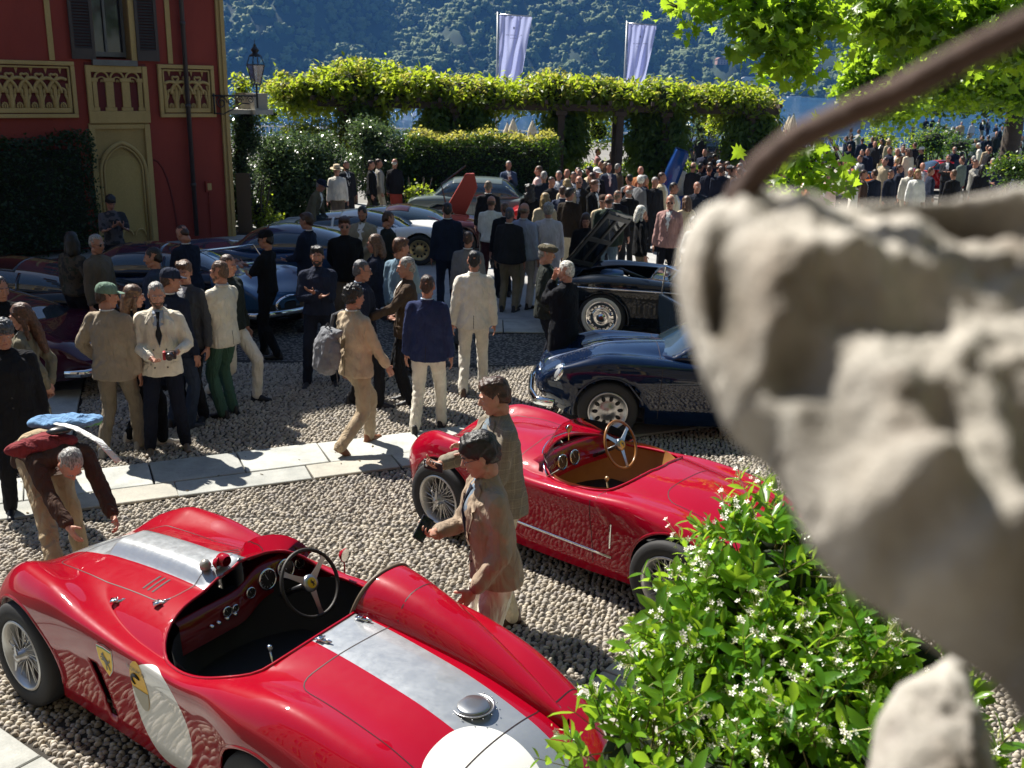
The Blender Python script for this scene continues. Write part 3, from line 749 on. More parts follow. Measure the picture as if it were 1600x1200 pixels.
# unseen villa added behind the lens to cut the sky light (its front and the plane trees show in the car paint)
bk = empty('villa', (-2, -3.2, 0), 0, 'grey stucco villa with cream window surrounds behind the photographer', 'building')
w = MB(); w.box((0, -5, 7), (56, 9.8, 14)); w.build('wall', stucco('grey_stucco', (.13, .12, .1), (.18, .165, .14)), bk)
MB().box((0, -5, 14.2), (57, 11, .4)).build('roof', MCream, bk)
for i in range(13):
    for z in (2.2, 6.2, 10.4):
        x = -25 + i * 4.2; f = MB()
        for a_, b_, c_, d_ in ((x - .75, x - .55, z - 1, z + 1.2), (x + .55, x + .75, z - 1, z + 1.2), (x - .55, x + .55, z + 1.0, z + 1.2), (x - .55, x + .55, z - 1.15, z - 1)): f.box(((a_ + b_) / 2, -.06, (c_ + d_) / 2), (b_ - a_, .16, d_ - c_))
        wo = f.build('window', MCream, bk); MB().box((x, -.08, z), (1.1, .04, 2)).build('pane', mat('window_glass', (.02, .022, .03), .05, spec=.6), wo)
# ------------------------------------------------------------------ foliage
def rand_rot(n, up=.5, seed=0, droop=0.):
    g = np.random.default_rng(seed)
    nrm = g.normal(size=(n, 3)); nrm /= np.linalg.norm(nrm, axis=1)[:, None]
    nrm[:, 2] = np.abs(nrm[:, 2]) * 1.0 + up; nrm /= np.linalg.norm(nrm, axis=1)[:, None]
    a = g.normal(size=(n, 3)); a[:, 2] -= droop
    y = a - nrm * (a * nrm).sum(1)[:, None]; y /= np.linalg.norm(y, axis=1)[:, None]
    x = np.cross(y, nrm)
    return np.stack([x, y, nrm], 2)
T_OVAL = (np.array([[0, 0, 0], [-.19, .3, .05], [0, .35, -.02], [.19, .3, .05], [-.16, .68, .03], [0, .7, -.02], [.16, .68, .03], [0, 1, -.06]]),
          [np.array([[0, 3, 2], [0, 2, 1], [4, 5, 7], [5, 6, 7]]), np.array([[1, 2, 5, 4], [2, 3, 6, 5]])])
T_MID = (np.array([[0, 0, 0], [-.24, .42, .07], [0, .5, -.03], [.24, .42, .07], [0, 1, -.06]]), [np.array([[0, 3, 2], [0, 2, 1], [1, 2, 4], [2, 3, 4]])])
T_SMALL = (np.array([[0, 0, 0], [-.28, .5, .06], [.28, .5, .06], [0, 1, 0]]), [np.array([[0, 2, 3, 1]])])
_mp = [(0, -.05), (.32, -.1), (.22, .12), (.6, .1), (.42, .34), (.72, .52), (.36, .52), (.3, .74), (.16, .7), (0, 1.05), (-.16, .7), (-.3, .74), (-.36, .52), (-.72, .52), (-.42, .34), (-.6, .1), (-.22, .12), (-.32, -.1)]
_m2 = [(0, -.05), (.3, -.05), (.6, .1), (.4, .34), (.7, .52), (.3, .62), (0, 1.0), (-.3, .62), (-.7, .52), (-.4, .34), (-.6, .1), (-.3, -.05)]
T_MAPLE2 = (np.array([[x, y, .25 * abs(x) - .3 * y * y] for x, y in _m2]), [np.array([[0, 1, 2, 3], [0, 3, 9, 10], [3, 4, 5, 9], [5, 6, 7, 9]]), np.array([[7, 8, 9], [0, 10, 11]])])
T_MAPLE = (np.array([[0, .35, .05]] + [[x, y, .28 * abs(x) - .34 * y * y + .1 * x] for x, y in _mp]), [np.array([[0, 1 + i, 1 + (i + 1) % len(_mp)] for i in range(len(_mp))])])
def leaf_cloud(name, P, size, T, mt, parent=None, up=.5, seed=0, droop=0., kind=None, Rm=None, rnd=None):
    n = len(P); TV, TF = T
    if Rm is None: Rm = rand_rot(n, up, seed, droop)
    V = np.einsum('nij,mj->nmi', Rm, TV) * np.asarray(size)[:, None, None] + P[:, None, :]
    off = (np.arange(n) * len(TV))[:, None, None]
    Fs = [(f[None] + off).reshape(-1, f.shape[1]) for f in TF]
    g = np.random.default_rng(seed + 5)
    r_ = np.repeat(g.random(n) if rnd is None else rnd, len(TV))
    o = obj(name, mesh_np(name, V.reshape(-1, 3), Fs, smooth=False, attr=r_), mt, parent)
    if kind: o['kind'] = kind
    return o
def in_blobs(blobs, n, seed=0, shell=.55):
    """random points in ellipsoids (cx,cy,cz,rx,ry,rz[,weight]); clumpy, mostly near the surface"""
    g = np.random.default_rng(seed)
    w = np.array([b[3] * b[5] * (b[6] if len(b) > 6 else 1) for b in blobs]); w = w / w.sum()
    idx = g.choice(len(blobs), n, p=w); B = np.array([b[:6] for b in blobs])[idx]
    d = g.normal(size=(n, 3)); d /= np.linalg.norm(d, axis=1)[:, None]
    r = shell + (1 - shell) * g.random(n) ** .7
    lump = 1 + .16 * np.sin(d[:, 0] * 7 + idx) * np.sin(d[:, 1] * 6 + 2 * idx) + .14 * np.sin(d[:, 2] * 9 + idx * 3)
    return B[:, :3] + d * B[:, 3:] * (r * lump)[:, None]
def clumped(blobs, nclump, per, spread, seed=0, shell=.6):
    c = in_blobs(blobs, nclump, seed, shell); g = np.random.default_rng(seed + 1)
    P = np.repeat(c, per, 0) + g.normal(size=(nclump * per, 3)) * spread
    return P, np.repeat(g.random(nclump), per)
ML = dict(
    hedge=leafmat('hedge_leaf', (.018, .05, .012), (.05, .1, .02), (.25, .45, .03), .4, .3),
    darkhedge=leafmat('ivy_leaf', (.012, .035, .012), (.03, .06, .02), (.1, .2, .03), .45, .25),
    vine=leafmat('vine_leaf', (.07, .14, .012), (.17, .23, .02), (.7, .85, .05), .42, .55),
    vinetip=leafmat('vine_young_leaf', (.14, .2, .03), (.3, .24, .07), (.9, .85, .15), .42, .5),
    silver=leafmat('glossy_shrub_leaf', (.03, .065, .03), (.12, .17, .08), (.25, .4, .1), .26, .25),
    plane=leafmat('plane_leaf', (.06, .14, .012), (.14, .24, .02), (.62, .9, .04), .36, .6),
    jasmine=leafmat('jasmine_leaf', (.04, .14, .012), (.17, .32, .025), (.6, .9, .05), .22, .45),
    bark=mat('bark', (.07, .055, .042), .9, var=.35, vs=4, bump=.8, bs=14, bd=.03))
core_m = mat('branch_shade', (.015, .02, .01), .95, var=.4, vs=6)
def core(name, blobs, parent, k=.72, mt=None):  # dark solids standing in for the shade inside foliage
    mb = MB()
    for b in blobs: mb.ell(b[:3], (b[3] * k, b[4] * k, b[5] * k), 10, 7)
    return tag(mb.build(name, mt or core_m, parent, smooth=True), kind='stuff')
def boxhedge(label, x0, y0, x1, y1, thick, h, n, leaf, size, lm, rot=0, seed=0, cat='hedge', wob=.12, top=None):
    d = Vector((x1 - x0, y1 - y0, 0)); L = d.length; d.normalize(); t = empty('hedge', (x0, y0, 0), math.atan2(d.y, d.x), label, cat)
    g = np.random.default_rng(seed)
    mb = MB(); mb.box((L / 2, thick / 2, h / 2 - .06), (L - .36, thick - .36, h - .3)); mb.build('shade_core', core_m, t)  # dark box painted as the inner shade of the hedge
    A = [L * h * 2, L * thick * 1.3, thick * h, thick * h]; w = np.array(A) / sum(A); f = g.choice(4, n, p=w)
    u = g.random(n) * L; v = g.random(n) * thick; z = g.random(n) ** .9 * h
    s = g.random(n) < .5
    P = np.stack([u, np.where(s, 0, thick), z], 1)
    P[f == 1] = np.stack([u, v, np.full(n, h)], 1)[f == 1]; P[f == 2] = np.stack([np.zeros(n), v, z], 1)[f == 2]; P[f == 3] = np.stack([np.full(n, L), v, z], 1)[f == 3]
    bumps = np.sin(P[:, 0] * 4.1) * np.sin(P[:, 2] * 5.2) * wob * .6
    P[:, 1] += bumps; P[:, 2] += np.sin(P[:, 0] * 2.7 + seed) * wob * .7 * (P[:, 2] / h)
    P += g.normal(size=P.shape) * wob * .55
    leaf_cloud('foliage', P, g.uniform(.7, 1.2, n) * size, leaf, lm, t, .25, seed, kind='stuff')
    if top:
        m_ = int(n * .22); Q = np.stack([g.random(m_) * L, g.random(m_) * thick, h + np.abs(g.normal(size=m_)) * .08 + .02], 1)
        Q[:, 2] += .1 * np.sin(Q[:, 0] * 2.2) * np.sin(Q[:, 0] * 5.1)
        leaf_cloud('young_shoots', Q, g.uniform(.8, 1.2, m_) * size, leaf, top, t, .3, seed + 9, kind='stuff')
    return t
# dark hedge against the villa wall
ha = C0 + fd * 8.5 + fn_ * .62; hb = C0 + fd * 3.45 + fn_ * .62
boxhedge('dark clipped hedge against the red villa wall at the left edge', ha.x, ha.y, hb.x, hb.y, .62, 2.4, 17000, T_SMALL, .09, ML['darkhedge'], seed=1)
# long clipped hedge in front of the pergola
p0 = aty(640, 300, 29.2); p1 = aty(868, 300, 29.2)
boxhedge('long clipped hedge with sunlit young tips in front of the pergola', p0.x, 29.0, p1.x, 29.2, 1.5, 2.22, 15000, T_SMALL, .1, ML['hedge'], seed=2, top=ML['vinetip'])
def shrub(label, blobs, n, size, leaf, lm, seed, cat='shrub', name='shrub', trunk=True, tips=None, up=.3, shell=.62):
    b0 = blobs[0]; t = empty(name, (b0[0], b0[1], 0), 0, label, cat)
    rel = [(b[0] - b0[0], b[1] - b0[1]) + tuple(b[2:]) for b in blobs]
    core('shade_core', rel, t, .55)
    P, r_ = clumped(rel, n // 12, 12, size * .9, seed, shell); g = np.random.default_rng(seed)
    leaf_cloud('foliage', P, g.uniform(.7, 1.25, len(P)) * size, leaf, lm, t, up, seed, kind='stuff')
    if tips is not None:
        Q = in_blobs(rel, n // 5, seed + 3, .95); Q = Q[Q[:, 2] > np.median(Q[:, 2])]
        leaf_cloud('young_shoots', Q, g.uniform(.7, 1.2, len(Q)) * size, leaf, tips, t, up, seed + 4, kind='stuff')
    mb = MB()
    for k in range(5):
        a = k * 1.3; mb.tube([(.05 * math.cos(a), .05 * math.sin(a), 0), (.2 * math.cos(a), .2 * math.sin(a), .7), (.35 * math.cos(a), .3 * math.sin(a), 1.3)], [.04, .03, .012], 6)
    mb.build('stems', ML['bark'], t)
    return t
def bl(px, py, Y, rx, ry, rz, w=1): v = aty(px, py, Y); return (v.x, v.y, v.z, rx, ry, rz, w)
shrub('big shrub with glossy silver green leaves beside the villa corner', [bl(455, 285, 28, 1.15, .9, 1.15), bl(430, 247, 28, .65, .7, .6), bl(500, 247, 28.3, .7, .7, .65), bl(430, 330, 27.6, .8, .7, .75), bl(505, 310, 27.8, .7, .7, .9)], 22000, .095, T_SMALL, ML['silver'], 11)
shrub('tall glossy shrub right of the wooden pergola post', [bl(595, 258, 29.6, .95, .8, 1.0), bl(572, 212, 29.8, .5, .7, .5), bl(640, 270, 29.8, .6, .7, 1.0), bl(620, 300, 29.4, .8, .6, .6)], 20000, .095, T_SMALL, ML['silver'], 12)
shrub('bright green rounded shrub behind the glossy shrubs', [bl(500, 215, 31, .6, .6, .45), bl(470, 215, 31, .5, .5, .5), bl(540, 215, 31.4, .5, .5, .5)], 3000, .1, T_SMALL, ML['vine'], 13, tips=ML['vinetip'])
shrub('climbing creeper falling over the planter at the villa corner', [bl(376, 250, 26.6, .3, .3, 1.3), bl(385, 190, 26.7, .35, .3, .5), bl(376, 320, 26.6, .28, .3, .8), bl(392, 225, 26.6, .3, .3, .3)], 8000, .09, T_SMALL, ML['silver'], 14, cat='creeper')
shrub('leafy green shoots standing above the planter by the villa', [bl(378, 140, 26.7, .2, .2, .3), bl(400, 165, 26.8, .3, .2, .15), bl(425, 178, 26.9, .25, .15, .12)], 700, .13, T_OVAL, ML['vine'], 15, tips=ML['vinetip'], cat='plant')
shrub('low bright plant at the foot of the glossy shrub', [bl(405, 330, 26.2, .28, .3, .35), bl(425, 350, 26.0, .3, .3, .2)], 900, .09, T_SMALL, ML['vine'], 16, cat='plant')
shrub('low pale green plant under the hedge beside the wedge door', [bl(655, 303, 27.6, .3, .3, .3)], 500, .09, T_SMALL, ML['vine'], 17, cat='plant')

h0 = aty(862, 225, 34.6); h1 = aty(1250, 225, 34.6)
boxhedge('low dark hedge behind the pergola posts on the lake side', h0.x, 34.6, h1.x, 34.9, 1.0, 1.1, 9000, T_SMALL, .11, ML['hedge'], seed=6, top=ML['vine'])
# ---- pergola with vines
YP = 32.0
perg = empty('pergola', (0, YP, 0), 0, 'long timber pergola overgrown with bright green vines by the lake', 'pergola')
MPost = mat('dark_weathered_wood', (.075, .055, .045), .85, var=.3, vs=3, bump=.5, bs=20, bd=.01)
def perx(px): return aty(px, 200, YP).x
blobs = []
for i_, (px, py, r) in enumerate(((462, 140, 34), (492, 132, 38), (528, 128, 42), (562, 122, 46), (596, 132, 38), (630, 136, 34), (662, 132, 36), (698, 130, 38), (735, 134, 36), (770, 140, 32), (805, 144, 30), (838, 142, 34), (872, 140, 36), (905, 138, 36), (940, 144, 32), (975, 146, 32), (1008, 148, 32), (1040, 146, 34), (1072, 143, 32), (1105, 144, 36), (1140, 150, 32), (1168, 153, 32), (1192, 158, 30))):
    for yy in (-.45, .35):
        v = aty(px, py + 11, YP); k_ = r * YP / 1600 * random.uniform(.9, 1.1) * (.62 if i_ % 3 == 1 else 1.12); blobs.append((v.x + yy * .3, yy, v.z + random.uniform(-.16, .16), k_ * 1.05, .62, k_ * .60, 1))
# overhanging left end
for px, py, r in ((450, 145, .42), (470, 160, .42), (500, 160, .38), (525, 150, .4)): 
    v = aty(px, py, YP); blobs.append((v.x, -.2, v.z, r, .6, r, .8))
posts = []
for px in (545, 715, 875, 965, 1035, 1165):
    x = perx(px)
    for yy in (-.75, .75):
        mb = MB(); mb.box((x, yy, 1.5), (.2, .2, 3.0)); mb.box((x, yy, 2.95), (.34, .3, .14)); bevel(mb.build('post', MPost, perg), .012, 1)
for yy in (-.75, .75):
    mb = MB(); mb.box(((perx(505) + perx(1205)) / 2, yy, 3.1), (perx(1205) - perx(505), .14, .2)); bevel(mb.build('beam', MPost, perg), .01, 1)
xx = perx(500)
while xx < perx(1205):
    MB().box((xx, 0, 3.25), (.09, 2.3, .12)).build('rafter', MPost, perg); xx += .62
core('vine_shade_core', [(b[0], b[1], b[2] + .05, b[3], b[4], b[5]) for b in blobs], perg, .62, mat('vine_shade', (.02, .03, .01), .95))  # dark filler for the shade within the vine canopy
P, r_ = clumped(blobs, 2900, 10, .1, 21, .62); g = np.random.default_rng(2)
P = P[P[:, 2] > 2.55]
leaf_cloud('vine_foliage', P, g.uniform(.14, .26, len(P)), T_MID, ML['vine'], perg, .25, 22, .8, kind='stuff')
P, r_ = clumped([b[:2] + (b[2] + .06,) + b[3:] for b in blobs], 900, 8, .07, 31, .93); P = P[P[:, 2] > 3.2]
leaf_cloud('vine_young_shoots', P, g.uniform(.1, .19, len(P)), T_MID, ML['vinetip'], perg, .4, 32, .0, kind='stuff')
hang = []
for px, wd, zb_ in ((560, .5, 2.6), (580, .55, 2.3), (685, .5, 2.1), (712, .7, 1.7), (742, .6, 1.9), (875, .6, 1.3), (897, .4, 1.6), (1000, .4, 1.3), (1028, .55, .9), (1050, .4, 1.2), (1150, .38, 1.6), (1172, .5, 1.0), (1195, .3, 1.7)):
    x = perx(px); hang.append((x, random.uniform(-.6, .1), (3.1 + zb_) / 2 - .1, wd * .95, .8, (3.5 - zb_) / 2, 1))
tag(core('hanging_vine_shade_core', hang, perg, .6, mat('vine_shade', (.02, .03, .01), .95)), kind='stuff')  # dark filler for the shade within the hanging clumps
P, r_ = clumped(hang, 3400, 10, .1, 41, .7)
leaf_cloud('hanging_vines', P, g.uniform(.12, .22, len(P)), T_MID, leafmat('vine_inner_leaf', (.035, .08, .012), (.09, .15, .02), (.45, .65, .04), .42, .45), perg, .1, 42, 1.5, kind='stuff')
# trunks twining up the posts
for px in (575, 712, 875, 1035, 1165):
    mb = MB(); x = perx(px); 
    for s_ in range(2): mb.tube([(x + .15 * math.sin(z * 2.3 + s_ * 2), -.5 + .15 * math.cos(z * 2.3 + s_), z) for z in np.linspace(0, 3.1, 9)], [.07 - .004 * i for i in range(9)], 6)
    mb.build('vine_trunk', ML['bark'], perg, smooth=True)

# ---- trees
def branch_to(mb, a, b, r0, r1, wob=.25, n=6, seed=0):
    rd = random.Random(seed); a, b = Vector(a), Vector(b); L = (b - a).length
    pts = []
    for i in range(n):
        k = i / (n - 1); p = a.lerp(b, k) + Vector((0, 0, math.sin(k * math.pi) * L * .08))
        if 0 < i < n - 1: p += Vector((rd.uniform(-1, 1), rd.uniform(-1, 1), rd.uniform(-1, 1))) * wob * L * .12
        pts.append(p)
    mb.tube(pts, [r0 + (r1 - r0) * i / (n - 1) for i in range(n)], 7); return pts
def tree(label, base, trunk_h, blobs, n, size, leaf, lm, seed, tips=None, up=.35, per=10, spread=.16, cat='tree', coreK=.0, named=0, droop=.3, r0=.32, lean=(0, 0)):
    t = empty('plane_tree' if leaf is not T_SMALL else 'leafy_tree', (base[0], base[1], 0), 0, label, cat)
    rel = [(b[0] - base[0], b[1] - base[1]) + tuple(b[2:]) for b in blobs]
    mb = MB(); top = Vector((lean[0], lean[1], trunk_h)); branch_to(mb, (0, 0, 0), top, r0, r0 * .65, .1, 6, seed); mb.build('trunk', ML['bark'], t, smooth=True)
    mb = MB()
    nodes = [(top, r0 * .45)]
    for i, b in enumerate(sorted(rel, key=lambda b: (Vector(b[:3]) - top).length)):
        c = Vector(b[:3]); a_, ra = min(nodes, key=lambda q: (q[0] - c).length * (1 if q[0] != top else .8)); ra = min(ra, .03 + .012 * (a_ - c).length); pts = branch_to(mb, a_, c, ra, ra * .5, .5, 7, seed + i); nodes.append((c, ra * .6))
        for k in range(4):
            rd = random.Random(seed * 91 + i * 7 + k); e = c + Vector((rd.uniform(-1, 1) * b[3], rd.uniform(-1, 1) * b[4], rd.uniform(-.9, .9) * b[5])) * .85
            branch_to(mb, pts[-1 - (k % 2)], e, .012, .004, .4, 4, k)
    mb.build('limbs', ML['bark'], t, smooth=True)
    if coreK: core('inner_shade', rel, t, coreK)
    P, r_ = clumped(rel, n // per, per, spread, seed, .35); g = np.random.default_rng(seed); sz = g.uniform(.65, 1.2, len(P)) * size
    Rm = rand_rot(len(P), up, seed, droop)
    if named:
        cc = np.array(CAMV) - np.array([base[0], base[1], 0]); dd = np.linalg.norm(P - cc, axis=1); near = np.argsort(dd / sz)[:named]; keep = np.ones(len(P), bool); keep[near] = False
        for q in near:
            o = leaf_cloud('leaf', np.zeros((1, 3)), sz[q:q + 1], leaf, lm, t, Rm=Rm[q:q + 1], rnd=r_[q:q + 1]); o.location = P[q]
        P, sz, Rm, r_ = P[keep], sz[keep], Rm[keep], r_[keep]
    leaf_cloud('crown', P, sz, leaf, lm, t, Rm=Rm, rnd=(r_ * .6 + np.random.default_rng(seed).random(len(P)) * .4), kind='stuff')
    return t
CAMV = (0, 0, CAM_H)
def B(px, py, Y, r, rz=None, w=1): v = aty(px, py, Y); s = r * v.y / 1600; rz_ = (rz or r) * v.y / 1600; return (v.x, v.y, v.z, s, s * .8, rz_, w)
Yn = 13.
near_b = [B(1060, 12, Yn, 26, 14, .6), B(1105, -2, Yn, 40, 16, .8), B(1160, -5, Yn, 40, 22), B(1195, 35, Yn, 30, 28), B(1215, 75, Yn, 34, 26), B(1240, 95, Yn + .3, 30, 24), B(1258, 42, Yn, 32, 26, .8), B(1290, 15, Yn, 36, 24), B(1200, 55, Yn - .3, 30, 18), B(1335, 18, Yn + .6, 38, 28), B(1390, 10, Yn + 1, 60, 40), B(1420, 60, Yn + 1.2, 45, 45), B(1500, 20, Yn + 1, 70, 50), B(1580, 40, Yn + 1, 60, 60), B(1240, 5, Yn, 40, 24),
    B(1236, 262, Yn - 2, 32, 16, .9), B(1266, 252, Yn - 2, 32, 18, .8), B(1250, 275, Yn - 2, 18, 12, .6), B(1296, 252, Yn - 1.6, 24, 16, .6), B(1270, 268, Yn - 2, 26, 14, .6)]
tree('plane tree with big backlit lobed leaves hanging in from the right', (12.5, 17.5), 8.5, near_b, 3900, .145, T_MAPLE, ML['plane'], 51, up=.3, per=7, spread=.15, named=260, r0=.3)
Yf = 24.
far_b = [B(1370, 95, Yf, 42, 36), B(1345, 140, Yf, 34, 28), B(1410, 130, Yf, 46, 40), B(1392, 168, Yf - 1, 36, 20), B(1470, 90, Yf + 1, 60, 44), B(1490, 140, Yf + 1, 54, 26), B(1560, 110, Yf, 52, 44), B(1600, 50, Yf, 60, 50), B(1590, 150, Yf, 40, 26), B(1440, 40, Yf + 2, 55, 40), B(1540, 30, Yf + 2, 55, 40), B(1680, 110, Yf, 60, 60), B(1390, 40, Yf + 2, 45, 40)]
tree('dense leafy tree filling the upper right behind the rusty rod', (13.6, 27.), 6.0, far_b, 38000, .112, T_MAPLE2, ML['plane'], 61, up=.3, per=14, spread=.15, coreK=.0, r0=.34)
Yg = 40.
gb = [B(1450, 135, Yg, 60, 34), B(1530, 135, Yg, 60, 34), B(1600, 130, Yg, 60, 40), B(1500, 95, Yg, 60, 50), B(1410, 140, Yg, 30, 24)]
tree('dark tree further back standing over the lawn crowd', (19.0, 40.5), 5.0, gb, 12000, .24, T_SMALL, ML['hedge'], 71, up=.3, per=12, spread=.3, coreK=.55, r0=.4)
shrub('green leafy bush at the right edge beyond the carved stone', [bl(1575, 268, 26, .45, .4, .32), bl(1605, 262, 26, .4, .4, .4)], 1500, .1, T_SMALL, ML['hedge'], 81, tips=ML['vine'])
shrub('round yellow green bush behind the navy suits on the lawn', [bl(1374, 225, 50, .8, .7, .8), bl(1450, 225, 50, 1.0, .7, .7)], 1600, .14, T_SMALL, ML['vine'], 82)
shrub('dark laurel bush below the crowd at the terrace', [bl(1460, 220, 48, 1.2, .7, .6), bl(1500, 228, 46, .8, .6, .4)], 1500, .14, T_SMALL, ML['hedge'], 83)
shrub('spiky pale shrub between the two right pergola clumps', [bl(1098, 195, 36, .45, .4, .5)], 500, .2, T_OVAL, ML['silver'], 84, cat='plant')
shrub('bright fern like bush between the pergola posts', [bl(935, 205, 33.5, .5, .4, .5), bl(925, 180, 33.5, .3, .3, .4)], 900, .13, T_OVAL, ML['vine'], 85, tips=ML['vinetip'])
shrub('bright leafy bush under the last pergola clump', [bl(1120, 192, 33.5, .35, .4, .35), bl(1175, 215, 31.5, .3, .3, .3)], 800, .13, T_OVAL, ML['vine'], 86, tips=ML['vinetip'])

ob = [(10, 1, 9, 4.5, 4, 3), (13, 7, 8.5, 4, 4, 3), (7.5, -1, 12, 5, 4, 2.6), (15, 12, 9, 4, 3.5, 3)]
tree('big plane tree right of the photographer, seen only as reflections in the cars', (11.5, 3.5), 6.5, ob, 9000, .3, T_MAPLE2, ML['plane'], 91, per=10, spread=.3, coreK=.5, r0=.4)
# ---- jasmine in front of the camera
Yj = 2.1
def J(px, py, Y, r, rz=None): v = aty(px, py, Y); return (v.x, v.y, v.z, r * Y / 1500, r * Y / 1600, (rz or r) * Y / 1500, 1)
jb = [J(1130, 1120, 2.05, 150), J(1210, 930, 2.2, 120), J(1200, 860, 2.35, 75), J(1330, 1020, 2.1, 135), J(985, 1190, 1.95, 85), J(1230, 1090, 2.0, 170), J(1420, 1050, 2.05, 95), J(1120, 985, 2.2, 75), J(1110, 1300, 1.8, 215), J(1350, 1250, 1.8, 210), J(1160, 1000, 2.15, 130), J(1280, 1150, 1.9, 150)]
jas = empty('jasmine_bush', (jb[0][0], jb[0][1], 0), 0, 'flowering jasmine bush with glossy leaves in the foreground right', 'bush')
rel = [(b[0] - jb[0][0], b[1] - jb[0][1]) + tuple(b[2:]) for b in jb]
core('shade_core', rel, jas, .62, mat('jasmine_shade', (.012, .02, .008), .95))  # dark filler for the shade deep in the bush
g = np.random.default_rng(77)
T_LANCE = (np.array([[0, 0, 0], [-.12, .2, .04], [0, .2, -.01], [.12, .2, .04], [-.19, .48, .05], [0, .5, 0], [.19, .48, .05], [-.13, .78, .02], [0, .8, -.03], [.13, .78, .02], [0, 1.02, -.1]]),
           [np.array([[0, 3, 2], [0, 2, 1], [7, 8, 10], [8, 9, 10]]), np.array([[1, 2, 5, 4], [2, 3, 6, 5], [4, 5, 8, 7], [5, 6, 9, 8]])])
nt_ = 1300                                            # twigs, each with opposite pairs of leaves
tw = in_blobs(rel, nt_, 78, .68)
cen = np.array([b[:3] for b in rel])
LP, LR, LS, LRn = [], [], [], []; twm = MB(); FP = []
for i in range(nt_):
    p = tw[i]; ci_ = cen[np.argmin(((cen - p) ** 2).sum(1))]; o_ = p - ci_; o_ /= np.linalg.norm(o_) + 1e-6
    d_ = o_ + g.normal(size=3) * .45 + np.array([-.1, .0, .45]); d_ /= np.linalg.norm(d_); L_ = g.uniform(.05, .12); q = p + d_ * L_
    twm.tube([p - d_ * .05, p, q], [.0022, .0018, .001], 4, caps=False)
    e1 = np.cross(d_, [0.1, .2, 1.]); e1 /= np.linalg.norm(e1); e2 = np.cross(d_, e1)
    npair = g.integers(2, 5); young = g.random() < .3
    for k in range(npair):
        base = p + d_ * L_ * (k + .6) / npair; a = k * 1.57 + g.uniform(-.4, .4)
        for s in (1, -1):
            side = (e1 * math.cos(a) + e2 * math.sin(a)) * s; y = side * .8 + d_ * g.uniform(.3, .8) + np.array([0, 0, .1]); y /= np.linalg.norm(y)
            z = d_ - y * (d_ @ y) + g.normal(size=3) * .2; z = z - y * (z @ y); z /= np.linalg.norm(z)
            if z[2] < 0: z = -z
            LP.append(base); LR.append(np.stack([np.cross(y, z), y, z], 1)); LS.append(g.uniform(.046, .082) * (1 - .1 * k) * (.8 if young else 1)); LRn.append(g.uniform(.6, 1) if young else g.uniform(0, .6))
    if g.random() < .36: FP.append((q, d_))
LP, LR, LS, LRn = np.array(LP), np.array(LR), np.array(LS), np.array(LRn)
twm.build('twigs', mat('jasmine_twig', (.12, .1, .03), .6), jas)
cc = np.array(CAMV) - np.array([jb[0][0], jb[0][1], 0])
near = np.argsort(np.linalg.norm(LP - cc, axis=1) / LS)[:290]; keep = np.ones(len(LP), bool); keep[near] = False
for q in near:
    o = leaf_cloud('leaf', np.zeros((1, 3)), LS[q:q + 1], T_LANCE, ML['jasmine'], jas, Rm=LR[q:q + 1], rnd=LRn[q:q + 1]); o.location = LP[q]; o.data.shade_smooth()
o = leaf_cloud('foliage', LP[keep], LS[keep], T_LANCE, ML['jasmine'], jas, Rm=LR[keep], rnd=LRn[keep], kind='stuff'); o.data.shade_smooth()
# flowers: clusters of five-petalled stars and pale buds
fl = MB(); bd = MB()
def petal_mesh():
    V = []; F = []
    for k in range(5):
        a = k * 2 * math.pi / 5; c, s = math.cos(a), math.sin(a)
        for x, y, z in ((.12, -.06, .0), (.55, -.24, .06), (1.0, -.02, .1), (.6, .24, .02)): V.append((x * c - y * s, x * s + y * c, z))
        F.append((k * 4, k * 4 + 1, k * 4 + 2, k * 4 + 3))
    return np.array(V), [np.array(F)]
TS = petal_mesh(); SP, SR, SS = [], [], []
for q, d_ in FP:
    for k in range(g.integers(4, 10)):
        r = q + g.normal(size=3) * .014 + d_ * .012
        z = d_ + g.normal(size=3) * .7 + np.array([0, -.3, .3]); z /= np.linalg.norm(z); x = np.cross(z, [.3, .1, 1]); x /= np.linalg.norm(x)
        SP.append(r); SR.append(np.stack([x, np.cross(z, x), z], 1)); SS.append(g.uniform(.006, .009))
        bd.tube([q - d_ * .012, (q + r) / 2 - d_ * .002, r - z * .001], [.0007, .0008, .001], 3, caps=False)
    for k in range(g.integers(2, 6)):
        r = q + g.normal(size=3) * .016; e = r + (d_ + g.normal(size=3) * .4) * .012; bd.tube([r, (r + e) / 2, e], [.0008, .0016, .0006], 4)
fm, nt_f, bf = newmat('jasmine_petal'); bf.inputs['Base Color'].default_value = (.82, .8, .7, 1); bf.inputs['Roughness'].default_value = .6; bf.inputs['Subsurface Weight'].default_value = .15; bf.inputs['Subsurface Radius'].default_value = (.005, .005, .004)
leaf_cloud('flowers', np.array(SP), np.array(SS), TS, fm, jas, Rm=np.array(SR), kind='stuff')
tag(bd.build('flower_buds', mat('jasmine_bud', (.5, .52, .2), .6), jas), kind='stuff')
st_ = MB()
for k in range(7):
    a = k * .9; st_.tube([(.06 * k - .2, .1, 0), (.08 * k - .25 + .05 * math.sin(a), .1, .9), (.1 * k - .25, .05, 1.7), (.1 * k - .2, 0, 2.3)], [.018, .015, .012, .006], 6)
st_.build('stems', ML['bark'], jas)
